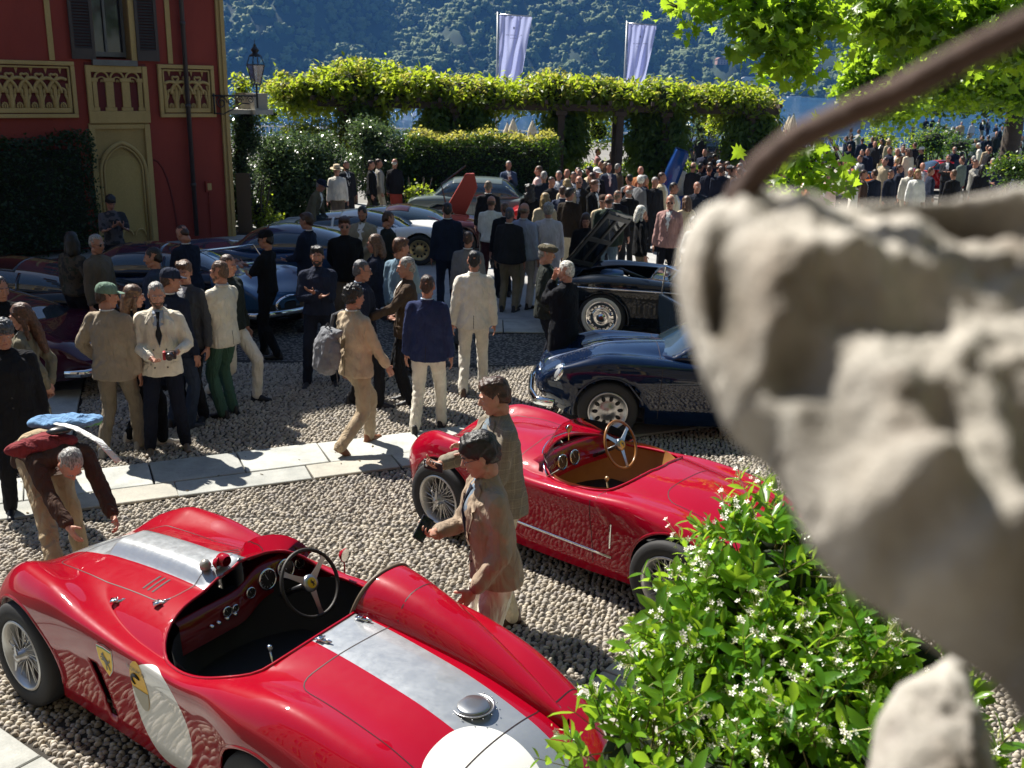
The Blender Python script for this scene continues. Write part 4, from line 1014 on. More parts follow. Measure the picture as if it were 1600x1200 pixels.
# ------------------------------------------------------------------ cars
def curve(pts, smooth=.05):
    xs = np.array([p[0] for p in pts], float); ys = np.array([p[1] for p in pts], float)
    o = np.argsort(xs); xs, ys = xs[o], ys[o]
    m_ = np.gradient(ys, xs)
    d = np.diff(ys) / np.diff(xs)
    for i in range(1, len(xs) - 1):
        m_[i] = 0 if d[i - 1] * d[i] <= 0 else 2 * d[i - 1] * d[i] / (d[i - 1] + d[i])
    m_[0], m_[-1] = d[0], d[-1]
    def f(x):
        x = np.clip(x, xs[0], xs[-1]); i = np.clip(np.searchsorted(xs, x) - 1, 0, len(xs) - 2)
        h = xs[i + 1] - xs[i]; t = (x - xs[i]) / h
        return (2 * t**3 - 3 * t**2 + 1) * ys[i] + (t**3 - 2 * t**2 + t) * h * m_[i] + (-2 * t**3 + 3 * t**2) * ys[i + 1] + (t**3 - t**2) * h * m_[i + 1]
    return f
def grid_xyz(P, nu, nv):
    C = {k: curve(v) if isinstance(v, list) else (lambda x, v=v: np.full_like(x, v)) for k, v in P.items() if k in ('w', 'zc', 'zb', 'zf', 'yf', 'sf', 'n')}
    x0, x1 = P['w'][0][0], P['w'][-1][0]
    if x0 > x1: x0, x1 = x1, x0
    t = np.linspace(0, 1, nu); t = .5 - .5 * np.cos(math.pi * (t * .86 + .07)); t = (t - t[0]) / (t[-1] - t[0])
    X = (x0 + (x1 - x0) * t)[:, None]; th = np.linspace(math.pi, 0, nv)[None]
    a, b = np.cos(th), np.sin(th); n = C['n'](X)
    w, zc, zb = C['w'](X), C['zc'](X), C['zb'](X)
    y = w * np.sign(a) * np.abs(a) ** (2 / n); z = zb + (zc - zb) * np.abs(b) ** (2 / n)
    low = np.clip(1 - b * 1.4, 0, 1) ** 2; y = y * (1 - P.get('tuck', .1) * low)
    if 'zf' in P:
        wf = np.exp(-((np.abs(y) - C['yf'](X)) / C['sf'](X)) ** 2) * np.clip(b * 2.2, 0, 1) ** .7
        z = z + np.maximum(0, C['zf'](X) - z) * wf
    X = np.broadcast_to(X, y.shape).copy()
    if 'extra' in P: z = z + P['extra'](X, y, b)
    return np.stack([X, y, z], -1)
def cut_grid(G, cuts, name, mt, parent, thick=.012, keep=None):
    """G (nu,nv,3) grid; cuts: functions f(x,y,z)<0 = removed; boundary vertices are pulled onto f=0"""
    nu, nv, _ = G.shape; V = G.reshape(-1, 3).copy()
    for f in cuts:
        for it in range(3):
            v0 = f(V[:, 0], V[:, 1], V[:, 2]); e = 1e-3
            g = np.stack([(f(V[:, 0] + e * (k == 0), V[:, 1] + e * (k == 1), V[:, 2] + e * (k == 2)) - v0) / e for k in range(3)], 1)
            gn = np.linalg.norm(g, axis=1) + 1e-9; dist = v0 / gn
            mask = (dist > -.013) & (dist < .0095)
            V[mask] -= (g / gn[:, None] * dist[:, None])[mask]
    i, j = np.meshgrid(np.arange(nu - 1), np.arange(nv - 1), indexing='ij'); i, j = i.ravel(), j.ravel()
    Q = np.stack([i * nv + j, i * nv + j + 1, (i + 1) * nv + j + 1, (i + 1) * nv + j], 1)
    c = V[Q].mean(1); ok = np.ones(len(Q), bool)
    for f in cuts: ok &= f(c[:, 0], c[:, 1], c[:, 2]) > 0
    if keep is not None: ok &= keep(c)
    Q = Q[ok]
    used = np.unique(Q); mp = -np.ones(len(V), int); mp[used] = np.arange(len(used))
    me = mesh_np(name, V[used], mp[Q][:, ::-1]); o = obj(name, me, mt, parent)
    if thick:
        md = o.modifiers.new('thickness', 'SOLIDIFY'); md.thickness = thick; md.offset = -1
    return o
def bvh(o):
    me = o.data; return BVHTree.FromPolygons([v.co.copy() for v in me.vertices], [tuple(p.vertices) for p in me.polygons])
def hit(tree, p, d):
    r = tree.ray_cast(Vector(p), Vector(d).normalized())
    if r[0] is None: return None
    n = r[1]; n = -n if n.dot(Vector(d)) > 0 else n
    return r[0], n
def ribbon(tree, pts, d, wdt, mt, name, parent, off=.0015, dense=.03, h=0.):
    q = []
    for a, b in zip(pts[:-1], pts[1:]):
        a, b = Vector(a), Vector(b); k = max(1, int((b - a).length / dense))
        q += [a.lerp(b, i / k) for i in range(k)]
    q.append(Vector(pts[-1])); H = [hit(tree, p, d) for p in q]; H = [x for x in H if x]
    if len(H) < 2: return
    mb = MB(); vs = []
    for i, (p, n) in enumerate(H):
        t = (H[min(i + 1, len(H) - 1)][0] - H[max(i - 1, 0)][0]).normalized(); s = n.cross(t).normalized()
        vs += [p + n * off - s * wdt / 2, p + n * (off + h) , p + n * off + s * wdt / 2] if h else [p + n * off - s * wdt / 2, p + n * off + s * wdt / 2]
    k = 3 if h else 2
    mb.add(vs, [(i * k + j, i * k + j + 1, (i + 1) * k + j + 1, (i + 1) * k + j) for i in range(len(H) - 1) for j in range(k - 1)])
    o = obj(name, mb.mesh(name, True, fix=False), mt, parent); return o
def patch(tree, f, ring, d, mt, name, parent, off=.003, nr=8, maxd=None):
    """a disc-like patch projected on the body: ring = outline 2D points, f(u,v)->3D start, d=direction"""
    n = len(ring); c = np.mean(ring, 0); vs = []; ok = True; last = None
    P = [tuple(c)] + [tuple(c + (np.array(p) - c) * k / nr) for k in range(1, nr + 1) for p in ring]
    for u, v in P:
        h = hit(tree, f(u, v), d); s0 = Vector(f(u, v)); dv = Vector(d).normalized()
        if maxd and h and last is not None and (h[0] - s0).dot(dv) < dep - maxd: h = (s0 + dv * dep, last[1])
        if h is None: h = last
        if h is not None and last is None: dep = (h[0] - s0).dot(dv)
        if h is None: return None
        last = h; vs.append(h[0] + h[1] * off)
    fs = [(0, 1 + j, 1 + (j + 1) % n) for j in range(n)]
    for k in range(nr - 1):
        for j in range(n): fs.append((1 + k * n + j, 1 + (k + 1) * n + j, 1 + (k + 1) * n + (j + 1) % n, 1 + k * n + (j + 1) % n))
    mb = MB(); mb.add(vs, fs); return obj(name, mb.mesh(name, True, fix=False), mt, parent)
_wheel = {}
def wheel(kind, parent, x, y, side, r=.325, wd=.15, z=None):
    """thing > wheel > tyre / rim / spokes ..., the wheel's outer face towards side (+1 = +Y)"""
    key = (kind, r)
    if key not in _wheel:
        D = []; k = r / .325
        T = MB(); h = wd / 2; ri = (.212 if kind != 'modern' else .2) * k
        T.lathe([(ri, -h * .75), (ri + .03, -h), (r * .93, -h * .96), (r * .99, -h * .7), (r, -h * .3), (r, h * .3), (r * .99, h * .7), (r * .93, h * .96), (ri + .03, h), (ri, h * .75)], axis='y', n=40, closed=True)
        D.append(('tyre', T.mesh('tyre', True), M['rubber']))
        if kind == 'white':
            T = MB(); T.lathe([(ri + .012, h * .93), (ri + .03, h + .004), (ri + .062, h + .004), (ri + .066, h * .98)], axis='y', n=40); D.append(('whitewall', T.mesh('whitewall', True), mat('whitewall', (.72, .7, .64), .5)))
        if kind == 'wire':
            T = MB(); T.lathe([(ri + .006, h * .86), (ri - .002, h * .95), (ri - .012, h * .9), (ri - .016, h * .6), (ri - .03, h * .3), (ri - .034, -h * .4), (ri - .01, -h * .8), (ri + .004, -h * .84)], axis='y', n=40, closed=False); D.append(('rim', T.mesh('rim', True), mat('silver_rim', (.55, .55, .54), .35, .7)))
            T = MB()
            for i in range(44):
                a = 2 * math.pi * i / 44; o_ = i % 4; a2 = a + (.42 if i % 2 else -.42); hy = [h * .62, -.01, h * .45, -.035][o_]; hy2 = [.045, .0, .04, -.01][o_]
                T.tube([(.042 * math.cos(a2), h * .0 + hy2, .042 * math.sin(a2)), ((ri - .02) * math.cos(a), hy * .8, (ri - .02) * math.sin(a))], .0032, 4, caps=False)
            D.append(('spokes', T.mesh('spokes', False), mat('silver_rim', (.55, .55, .54), .35, .7)))
            T = MB(); T.lathe([(.05, -.05), (.048, .04), (.036, .055), (.034, .085), (.026, .1), (0.002, .104)], axis='y', n=16)
            for a in (0.5, math.pi + .5): T.cap((0, .09, 0), .02, (.085 * math.cos(a), .1, .085 * math.sin(a)), .009, 8, .5, (0, 1, 0))
            D.append(('spinner', T.mesh('spinner', True), M['steel']))
            T = MB(); T.lathe([(.001, -.05), (.12, -.05), (.13, -.03), (.001, -.03)], axis='y', n=20); D.append(('brake_drum', T.mesh('brake_drum', True), mat('drum', (.1, .1, .1), .6)))
        elif kind == 'white':
            T = MB(); T.lathe([(ri + .014, h * .9), (ri, h * 1.02), (ri - .02, h * .85), (ri - .06, h * .55), (ri - .09, h * .8), (ri - .12, h * .95), (ri - .15, h * .75), (.04, h * .9), (.03, h * 1.15), (.001, h * 1.2)], axis='y', n=40); D.append(('hubcap', T.mesh('hubcap', True), M['chrome']))
            T = MB(); T.lathe([(.03, h * 1.16), (.026, h * 1.26), (.001, h * 1.3)], axis='y', n=14); D.append(('hub_badge', T.mesh('hub_badge', True), mat('badge_red', (.3, .05, .03), .3)))
            T = MB()
            for i in range(18):
                a = 2 * math.pi * i / 18; T.box((.155 * k * math.cos(a), h * .66, .155 * k * math.sin(a)), (.018, .01, .04), M4=Matrix.Rotation(-a + math.pi / 2, 3, 'Y'))
            D.append(('slots', T.mesh('slots'), M['black']))
        else:
            mm = mat('alloy_gold', (.45, .34, .16), .35, .8) if kind == 'gold' else M['steel']
            T = MB(); T.lathe([(ri + .006, h * .86), (ri, h * .98), (ri - .012, h * .9), (ri - .03, h * .4), (.09, h * .35), (.06, h * .7), (.03, h * .8), (.001, h * .85)], axis='y', n=32); D.append(('rim', T.mesh('rim', True), mm))
            T = MB()
            for i in range(10):
                a = 2 * math.pi * i / 10; T.ell((.135 * k * math.cos(a), h * .42, .135 * k * math.sin(a)), (.022, .012, .03), 8, 5, M3=Matrix.Rotation(-a + math.pi / 2, 3, 'Y'))
            D.append(('holes', T.mesh('holes', True), M['dark']))
        _wheel[key] = D
    w_ = empty('wheel', (x, y, r if z is None else z)); w_.parent = parent
    w_.rotation_euler = (0, random.uniform(0, 6), 0 if side > 0 else math.pi)
    for nm, me, mt in _wheel[key]: 
        if len(me.materials) == 0: me.materials.append(mt)
        obj(nm, me, None, w_)
    return w_
def arch(f_x, r, zc=.33, ymin=.42):
    return lambda x, y, z: np.where(np.abs(y) > ymin, (np.hypot(x - f_x, (z - zc)) - r), 1.0)
def basecar(name, label, pos, head, P, col, wk='steel', wr=.325, cat='car', group=None, nu=90, nv=56, cockpit=None, cutg=None, yw=None, archr=None, paintm=None, wz=None, floor=True):
    t = empty(name, (pos[0], pos[1], 0), R(head), label, cat, group)
    wb = P['wb']; yw = yw or P['track']; ar = archr or wr + .045
    G = grid_xyz(P, nu, nv); cuts = [arch(wb / 2 + P.get('dx', 0), ar), arch(-wb / 2 + P.get('dx', 0), ar)]
    if cockpit: cuts.append(cockpit)
    if cutg: cuts += cutg
    pm = paintm or paint('car_paint', col)
    b = cut_grid(G, cuts, 'body', pm, t)
    if floor:
        mb = MB(); x0, x1 = P['w'][0][0], P['w'][-1][0]; mb.box(((x0 + x1) / 2, 0, .32), ((x1 - x0) * .8, .84, .3)); mb.box((0, 0, .33), (wb - 2 * ar - .04, 1.1, .2)); mb.build('underbody', M['dark'], t)
    for sx in (1, -1):
        for sy in (1, -1):
            wheel(wk, t, sx * wb / 2 + P.get('dx', 0), sy * (yw - .075), sy, wr)
    return t, b
# ---- foreground car: red open racer with a silver stripe
def red_stripe():
    mt, nt, b = newmat('red_and_silver_paint')
    tc = nt.nodes.new('ShaderNodeTexCoord'); sp = nt.nodes.new('ShaderNodeSeparateXYZ'); nt.links.new(tc.outputs['Object'], sp.inputs[0])
    x, y, z = sp.outputs
    ay = math_(nt, 'ABSOLUTE', math_(nt, 'ADD', y, .0)); s = math_(nt, 'LESS_THAN', ay, .168)
    top = math_(nt, 'GREATER_THAN', z, .5); s = math_(nt, 'MULTIPLY', s, top)
    def ellipse(cx, cz, rx, rz, u, v, cond):
        a = math_(nt, 'POWER', math_(nt, 'ABSOLUTE', math_(nt, 'DIVIDE', math_(nt, 'SUBTRACT', u, cx), rx)), 2.2); c = math_(nt, 'POWER', math_(nt, 'ABSOLUTE', math_(nt, 'DIVIDE', math_(nt, 'SUBTRACT', v, cz), rz)), 2.2)
        return math_(nt, 'MULTIPLY', math_(nt, 'LESS_THAN', math_(nt, 'ADD', a, c), 1.0), cond)
    r1 = ellipse(-.26, .48, .25, .30, x, z, math_(nt, 'GREATER_THAN', math_(nt, 'ABSOLUTE', y), .5))
    r2 = ellipse(-2.10, .26, .27, .27, x, y, top)
    wh = math_(nt, 'MAXIMUM', r1, r2)
    c = mixc(nt, s, (.31, .0008, .012, 1), (.36, .38, .40, 1)); c = mixc(nt, wh, c, (.78, .78, .74, 1)); nt.links.new(c, b.inputs['Base Color'])
    nt.links.new(math_(nt, 'MULTIPLY', math_(nt, 'MULTIPLY', s, math_(nt, 'SUBTRACT', 1.0, wh)), .55), b.inputs['Metallic'])
    d = tex_noise(nt, 18, 5, .7); rp = ramp(nt, d.outputs[0], [(.3, (.3,) * 3), (.8, (.5,) * 3)]); nt.links.new(rp.outputs[0], b.inputs['Roughness'])
    b.inputs['Coat Weight'].default_value = 1; b.inputs['Coat Roughness'].default_value = .02; b.inputs['Coat IOR'].default_value = 1.5; b.inputs['Specular IOR Level'].default_value = .04
    return mt
RS = red_stripe(); REDS = paint('racing_red', (.31, .0008, .012))
def ex1(X, y, b):
    s = np.clip((X + .1) / .25, 0, 1) * np.clip((1.06 - X) / .09, 0, 1); s = s * s * (3 - 2 * s)
    bulge = .08 * s * np.exp(-np.abs(y / .145) ** 6)
    # scuttle hump in front of the driver
    sc_ = np.exp(-((X - .02) / .16) ** 2) * np.exp(-((y + .33) / .26) ** 4) * .075
    return (bulge + sc_) * (b > .3)
P1 = dict(wb=2.24, track=.72, w=[(-2.45, .12), (-2.401, .35), (-2.256, .58), (-2.013, .71), (-1.528, .80), (-1.043, .81), (-0.6, .765), (0, .745), (.6, .76), (1.1, .785), (1.4, .745), (1.6, .62), (1.72, .42), (1.77, .15)],
          zc=[(-2.45, .46), (-2.401, .53), (-2.256, .68), (-2.013, .80), (-1.528, .90), (-0.921, .94), (-0.4, .92), (0, .92), (.3, .91), (.8, .865), (1.2, .795), (1.5, .68), (1.7, .52), (1.77, .43)],
          zf=[(-2.45, .45), (-2.256, .62), (-2.013, .76), (-1.649, .88), (-1.225, .93), (-0.8, .88), (-0.4, .79), (0, .78), (.5, .81), (.9, .86), (1.15, .86), (1.4, .78), (1.6, .62), (1.77, .4)],
          zb=[(-2.45, .4), (-2.256, .28), (-1.649, .2), (0, .16), (1.2, .19), (1.6, .26), (1.77, .36)], yf=[(-2.377, .3), (-2.013, .5), (-1.285, .58), (0, .62), (1.1, .57), (1.6, .42), (1.77, .2)], sf=.2,
          n=[(-2.498, 2.2), (-1.285, 2.5), (-0.4, 3.4), (.2, 2.9), (1.0, 2.3), (1.8, 2.1)], tuck=.16, extra=ex1)
ck1 = lambda x, y, z: np.where(z > .5, (np.abs((x + .42 + .10 * y) / .44) ** 3 + np.abs((y - .03) / .60) ** 3) ** (1 / 3) - 1, 1.)
# side vents behind the front wheels
def vent(x, y, z): 
    q = np.maximum(np.abs(x - .30 + (z - .40) * -.30) - .04, np.abs(z - .40) - .18); return np.where(np.abs(y) > .5, q, 1.)
H1 = 142.3
car1, body1 = basecar('racing_roadster', 'red open racing car with silver stripe and white roundels, nearest the camera', (-1.585, 5.29), H1, P1, None, 'wire', .33, nu=300, nv=210, cockpit=ck1, cutg=[vent], paintm=RS, archr=.365)
t1 = bvh(body1); blk = mat('panel_gap', (.015, .003, .004), .6)
D_ = (0, 0, -1)
def arch_lips(tree, t, P, mt, r, sides=(1, -1), wdt=.02):
    for s in sides:
        for sx in (1, -1):
            q = [(sx * P['wb'] / 2 + P.get('dx', 0) + (r + .006) * math.cos(a), s * 1.2, .33 + (r + .006) * math.sin(a)) for a in np.linspace(-.3, math.pi + .3, 30)]
            ribbon(tree, q, (0, -s, 0), wdt, mt, 'arch_lip', t, .001, .04, .006)
arch_lips(t1, car1, P1, REDS, .365)
# inner cockpit
tub = MB(); tub.lathe([(.62, .80), (.58, .35), (.02, .22)], (0, 0, 0), n=28); 
for i in range(len(tub.V)): v = tub.V[i]; tub.V[i] = (v[0] * .74 - .42, v[1] * .98, v[2])
tub.build('cockpit_tub', M['dark'], car1, smooth=True)
mb = MB(); q = []
for a in np.linspace(0, 2 * math.pi, 64, endpoint=False):
    c, s = math.cos(a), math.sin(a); rr_ = (abs(c) ** 3 + abs(s) ** 3) ** (-1 / 3); yy = .60 * s * rr_ + .03; xx = .44 * c * rr_ - .42 - .1 * yy
    h = hit(t1, (xx * 1.0 + .42 * .0, yy, 2), D_) or hit(t1, ((xx + .42) * 1.03 - .42, yy * 1.03, 2), D_)
    if h: q.append(h[0] + Vector((0, 0, .001)))
mb.tube(q + [q[0]], .009, 8); mb.build('cockpit_rim', REDS, car1, smooth=True)
def panel_line(tree, t, pts, d=D_, w_=.006, m_=None): ribbon(tree, pts, d, w_, m_ or blk, 'panel_gap', t)
def rrect(x0, x1, y0, y1, r, z=2, skew=0):
    L = []
    for cx, cy, a0 in ((x1 - r, y1 - r, 0), (x0 + r, y1 - r, 90), (x0 + r, y0 + r, 180), (x1 - r, y0 + r, 270)):
        for k in range(6): a = R(a0 + 90 * k / 5); L.append((cx + r * math.cos(a), cy + r * math.sin(a), z))
    return L + [L[0]]
panel_line(t1, car1, rrect(-2.0, -1.08, -.36, .46, .12))
panel_line(t1, car1, [(-2.0, -.6, 2), (-2.0, -.36, 2)]); 
panel_line(t1, car1, rrect(.10, 1.25, -.37, .37, .1))
for k in range(3): 
    for s in (1, -1): ribbon(t1, [(.27 + .045 * k, s * .33, 2), (.29 + .045 * k, s * .20, 2)], D_, .014, M['dark'], 'louvre', car1, .002)
# leather straps / latches
def latch(t, x, y, tree, rz=0, sc_=1.):
    h = hit(tree, (x, y, 2), D_)
    if not h: return
    mb = MB(); mb.box((0, 0, .006), (.075 * sc_, .022 * sc_, .012)); mb.box((.02 * sc_, 0, .014), (.03 * sc_, .04 * sc_, .012)); mb.cap((-.03 * sc_, 0, .014), .008, (-.055 * sc_, 0, .012), .006, 8); mb.cap((.0, .018 * sc_, .02), .006, (.0, -.018 * sc_, .02), .006, 8)
    return mb.build('latch', M['chrome'], t, True, tuple(h[0]), (0, 0, rz))
for x, y, rz in ((.42, .46, .9), (.12, .38, 1.4), (.42, -.46, -.9), (-.93, .14, .2), (-.93, -.14, .2)): latch(car1, x, y, t1, rz)
for y in (.46, -.36): 
    h = hit(t1, (-2.02, y, 2), D_); mb = MB(); mb.lathe([(.001, .022), (.02, .02), (.034, .012), (.038, 0)], n=20); mb.cap((.02, -.02, .02), .01, (.045, -.035, .022), .008, 8); mb.cap((.02, .02, .02), .01, (.045, .035, .022), .008, 8); mb.build('lid_catch', M['chrome'], car1, True, tuple(h[0]))
# fuel filler
h = hit(t1, (-1.80, -.01, 2), D_)
mb = MB(); mb.lathe([(.1, .0), (.104, .006), (.098, .008), (.09, -.004), (.084, -.012)], n=36); mb.build('filler_ring', M['steel'], car1, True, tuple(h[0]))
mb = MB(); mb.lathe([(.083, .001), (.081, .008), (.07, .013), (.03, .015), (.001, .015)], n=32); fc = mb.build('fuel_filler_cap', mat('dull_steel', (.3, .31, .32), .28, .9), car1, True, tuple(h[0]))
mb = MB(); mb.lathe([(.099, .0012), (.0835, .0012)], n=36); mb.build('filler_well', M['dark'], car1, True, tuple(h[0]))
mb = MB()
for k in range(14): a = k * 2 * math.pi / 14; mb.ell((.115 * math.cos(a), .115 * math.sin(a), .002), (.004, .004, .003), 6, 4)
mb.build('rivets', M['steel'], car1, True, tuple(h[0]))
# headrest fairing
rg = []
for x in np.linspace(-.80, -2.14, 26):
    k = (-.80 - x) / 1.34; yc = -.39 + .08 * k; hw = .215 * (1 - k) ** .75 + .012; hh = .265 * (1 - k ** 1.35) ** 1.05 + .001; zb_ = .86 + .04 * math.sin(k * 2) - .12 * k * k
    zt = [(yc + hw * math.copysign(abs(math.cos(a)) ** .8, math.cos(a)), zb_ - .05 + (hh + .05) * math.sin(a) ** .75) for a in np.linspace(0, math.pi, 24)]
    rg.append([(x + (.10 * (z - zb_) / .25 if k < .02 else .10 * (1 - k) * (z - zb_) / .25) * -.8, y, z) for y, z in zt])
mb = MB(); n_ = 24; vs = [v for q in rg for v in q]; mb.add(vs, [(i * n_ + j, i * n_ + j + 1, (i + 1) * n_ + j + 1, (i + 1) * n_ + j) for i in range(len(rg) - 1) for j in range(n_ - 1)])
fo_ = mb.build('headrest_fairing', REDS, car1, True)
ty = bvh(fo_); panel_line(ty, car1, [(-1.13, y, 2) for y in (-.62, -.4, -.2)], D_, .006)
mb = MB(); mb.add(rg[0] + [(-.80, -.40, .85)], [tuple(range(24))]); mb.add([(x - .004, y, z) for x, y, z in rg[0]], [tuple(range(24))])
mb.build('headrest_pad', mat('black_cloth', (.01, .01, .01), .8), car1)
mb = MB(); mb.tube([(x + .004, y, z) for x, y, z in rg[0]], .012, 8); mb.build('fairing_edge', mat('edge_trim', (.12, .09, .06), .5), car1, True)
# dash with instruments
dm = paint('dash_red', (.16, .004, .008), rough=.5)
mb = MB(); ds = [(y, .80 + (.09 * math.exp(-((y + .33) / .22) ** 4))) for y in np.linspace(-.56, .40, 20)]
vs = []
for y, zt in ds: vs += [(.01 - .10 * y + .0, y, zt + .035), (-.035 - .1 * y, y, zt + .02), (-.05 - .1 * y, y, zt - .15)]
mb.add(vs, [(i * 3 + j, i * 3 + j + 1, (i + 1) * 3 + j + 1, (i + 1) * 3 + j) for i in range(19) for j in range(2)]); dash = mb.build('dashboard', dm, car1, True)
def gauge(t, x, y, z, r, tilt=-80):
    o = empty('gauge', (x, y, z)); o.parent = t; o.rotation_euler = (0, R(tilt), 0)
    mb = MB(); mb.lathe([(r * .9, 0), (r * 1.04, .002), (r * 1.06, .012), (r * .92, .014)], n=24); mb.build('bezel', M['chrome'], o, True)
    mb = MB(); mb.lathe([(r * .94, .004), (.0005, .004)], n=24); mb.build('dial', M['gauge'], o)
    mb = MB()
    for k in range(11): a = R(-40 + k * 26); mb.box((r * .75 * math.cos(a), r * .75 * math.sin(a), .006), (r * .16, r * .035, .001), a)
    mb.box((r * .25, r * .1, .007), (r * .7, r * .05, .001), .4); mb.build('markings', M['white'], o)
    return o
for y, r, dz in ((-.10, .032, -.03), (-.235, .062, .0), (-.385, .062, .005), (-.50, .038, -.005), (.02, .022, -.075), (.08, .03, -.07)): gauge(car1, -.052 - .1 * y, y, .845 + dz, r)
for y in (.03, .09, .15, .2): MB().lathe([(.012, 0), (.01, .02), (.001, .022)], axis='x', n=10).build('switch', M['chrome'], car1, True, (-.055 - .1 * y, y, .74), (0, 0, math.pi))
def steering(t, c, r, tilt, rimmat, name='steering_wheel', hubm=None):
    o = empty(name, c); o.parent = t; o.rotation_euler = (0, R(tilt), 0)
    mb = MB(); mb.tube([(r * math.cos(a), r * math.sin(a), 0) for a in np.linspace(0, 2 * math.pi, 49)], .0115, 10, caps=False); mb.build('rim', rimmat, o, True)
    mb = MB()
    for a in (0.0, 2.2, -2.2):
        a += math.pi; c_, s_ = math.cos(a), math.sin(a); n2 = (-s_, c_); pr = [(.03, .024), (.09, .016), (r * .8, .013), (r, .02)]
        vs = [(c_ * q + n2[0] * w_ * sg, s_ * q + n2[1] * w_ * sg, zz) for q, w_ in pr for sg in (1, -1) for zz in (.003, -.003)]
        mb.add(vs, [f_ for i in range(3) for f_ in ((i * 4, i * 4 + 2, i * 4 + 6, i * 4 + 4), (i * 4 + 1, i * 4 + 5, i * 4 + 7, i * 4 + 3), (i * 4, i * 4 + 4, i * 4 + 5, i * 4 + 1), (i * 4 + 2, i * 4 + 3, i * 4 + 7, i * 4 + 6))])
    mb.build('spokes', M['steel'], o)
    mb = MB(); mb.lathe([(.05, -.02), (.052, .004), (.045, .014), (.032, .018)], n=24); mb.build('hub', M['steel'], o, True)
    mb = MB(); mb.lathe([(.032, .0185), (.02, .021), (.0005, .022)], n=20); mb.build('horn_button', M['yellow'], o, True)
    hs_ = horse(.022); hs_.build('emblem', M['gauge'], o, loc=(0, 0, .0235), rot=(0, 0, -math.pi / 2))
    return o
def horse(s):
    """rearing horse silhouette, flat, s = half height, in the XY plane"""
    P_ = [(-.15, -.95), (.05, -.95), (.08, -.5), (.2, -.25), (.42, -.55), (.5, -.85), (.66, -.85), (.6, -.45), (.42, -.1), (.4, .05), (.7, -.05), (.9, .25), (.8, .5), (.68, .2), (.5, .15), (.3, .25), (.12, .45), (-.1, .6), (-.12, .9), (-.22, .98), (-.3, .86), (-.55, .68), (-.5, .56), (-.28, .6), (-.3, .4), (-.55, .5), (-.8, .3), (-.75, .22), (-.5, .36), (-.36, .2), (-.7, .12), (-.72, -.02), (-.62, .02), (-.3, .02), (-.12, -.2), (-.05, -.5)]
    mb = MB(); mb.prism([(x * s * .8, y * s) for x, y in P_], 0, .0006, lambda u, v, d_: (u, v, d_)); return mb
steering(car1, (-.30, -.33, .87), .195, -62, M['leather'])
mb = MB(); mb.tube([(-.30, -.33, .87), (.1, -.33, .62)], .018, 8); mb.build('steering_column', M['black'], car1, True)
mb = MB(); mb.tube([(-.42, .02, .35), (-.36, .03, .62)], .007, 8); mb.ell((-.36, .03, .635), (.02, .02, .02), 12, 8); mb.build('gear_lever', M['chrome'], car1, True)
for y in (-.33, .3):
    mb = MB(); mb.box((-.52, y, .34), (.42, .4, .12)); mb.box((-.76, y, .52), (.1, .4, .42)); bevel(mb.build('seat', M['dark'], car1), .05, 3)
# aero screen, small perspex windscreen, mirrors, badge
def mirror(t, c, rz, stalk=.1, r=.042, mat_=None):
    o = empty('mirror', c, rz); o.parent = t
    mb = MB(); mb.tube([(0, 0, -stalk), (.005, 0, 0)], .005, 6); mb.build('stalk', mat_ or REDS, o)
    mb = MB(); mb.lathe([(.001, -.03), (r * .6, -.025), (r, 0), (r * .96, .006)], axis='x', n=20)
    for i in range(len(mb.V)): v = mb.V[i]; mb.V[i] = (-v[0], v[1], v[2] + .02)
    mb.build('shell', mat_ or REDS, o, True); mb = MB(); mb.lathe([(r * .96, 0), (.0005, 0)], axis='x', n=20); mb.build('mirror_glass', M['chrome'], o, True, (-.0055, 0, .02))
    return o
mirror(car1, (-.30, -.60, .93), .25); mirror(car1, (.06, .03, 1.0), .5, .06, .04)
pl = glassmat('perspex', (.9, .9, .88), .4, .05)
mb = MB(); q = [(.16 - .0 * y - .12 * abs((y + .33) / .25) ** 2.2 * 1.0, y) for y in np.linspace(-.58, -.08, 16)]; vs = []
for x, y in q:
    h = hit(t1, (x, y, 2), D_); z0 = h[0].z if h else .85; hh = .13 * (1 - .35 * abs((y + .33) / .25) ** 3); vs += [(x, y, z0), (x - .07, y, z0 + hh)]
mb.add(vs, [(i * 2, i * 2 + 1, i * 2 + 3, i * 2 + 2) for i in range(15)]); mb.build('windscreen', pl, car1, True)
mb = MB(); h = hit(t1, (.1, .06, 2), D_); mb.lathe([(.001, 0), (.03, .004), (.034, .03), (.02, .055), (.001, .06)], c=(.1, .09, h[0].z), n=16); mb.build('oil_breather', mat('dirty_alloy', (.35, .33, .3), .4, .6), car1, True)
mb = MB(); mb.lathe([(.03, 0), (.04, .02), (.036, .06), (.001, .08)], axis='x', c=(.02, .0, h[0].z + .04), n=18); mb.build('scuttle_lamp', REDS, car1, True)
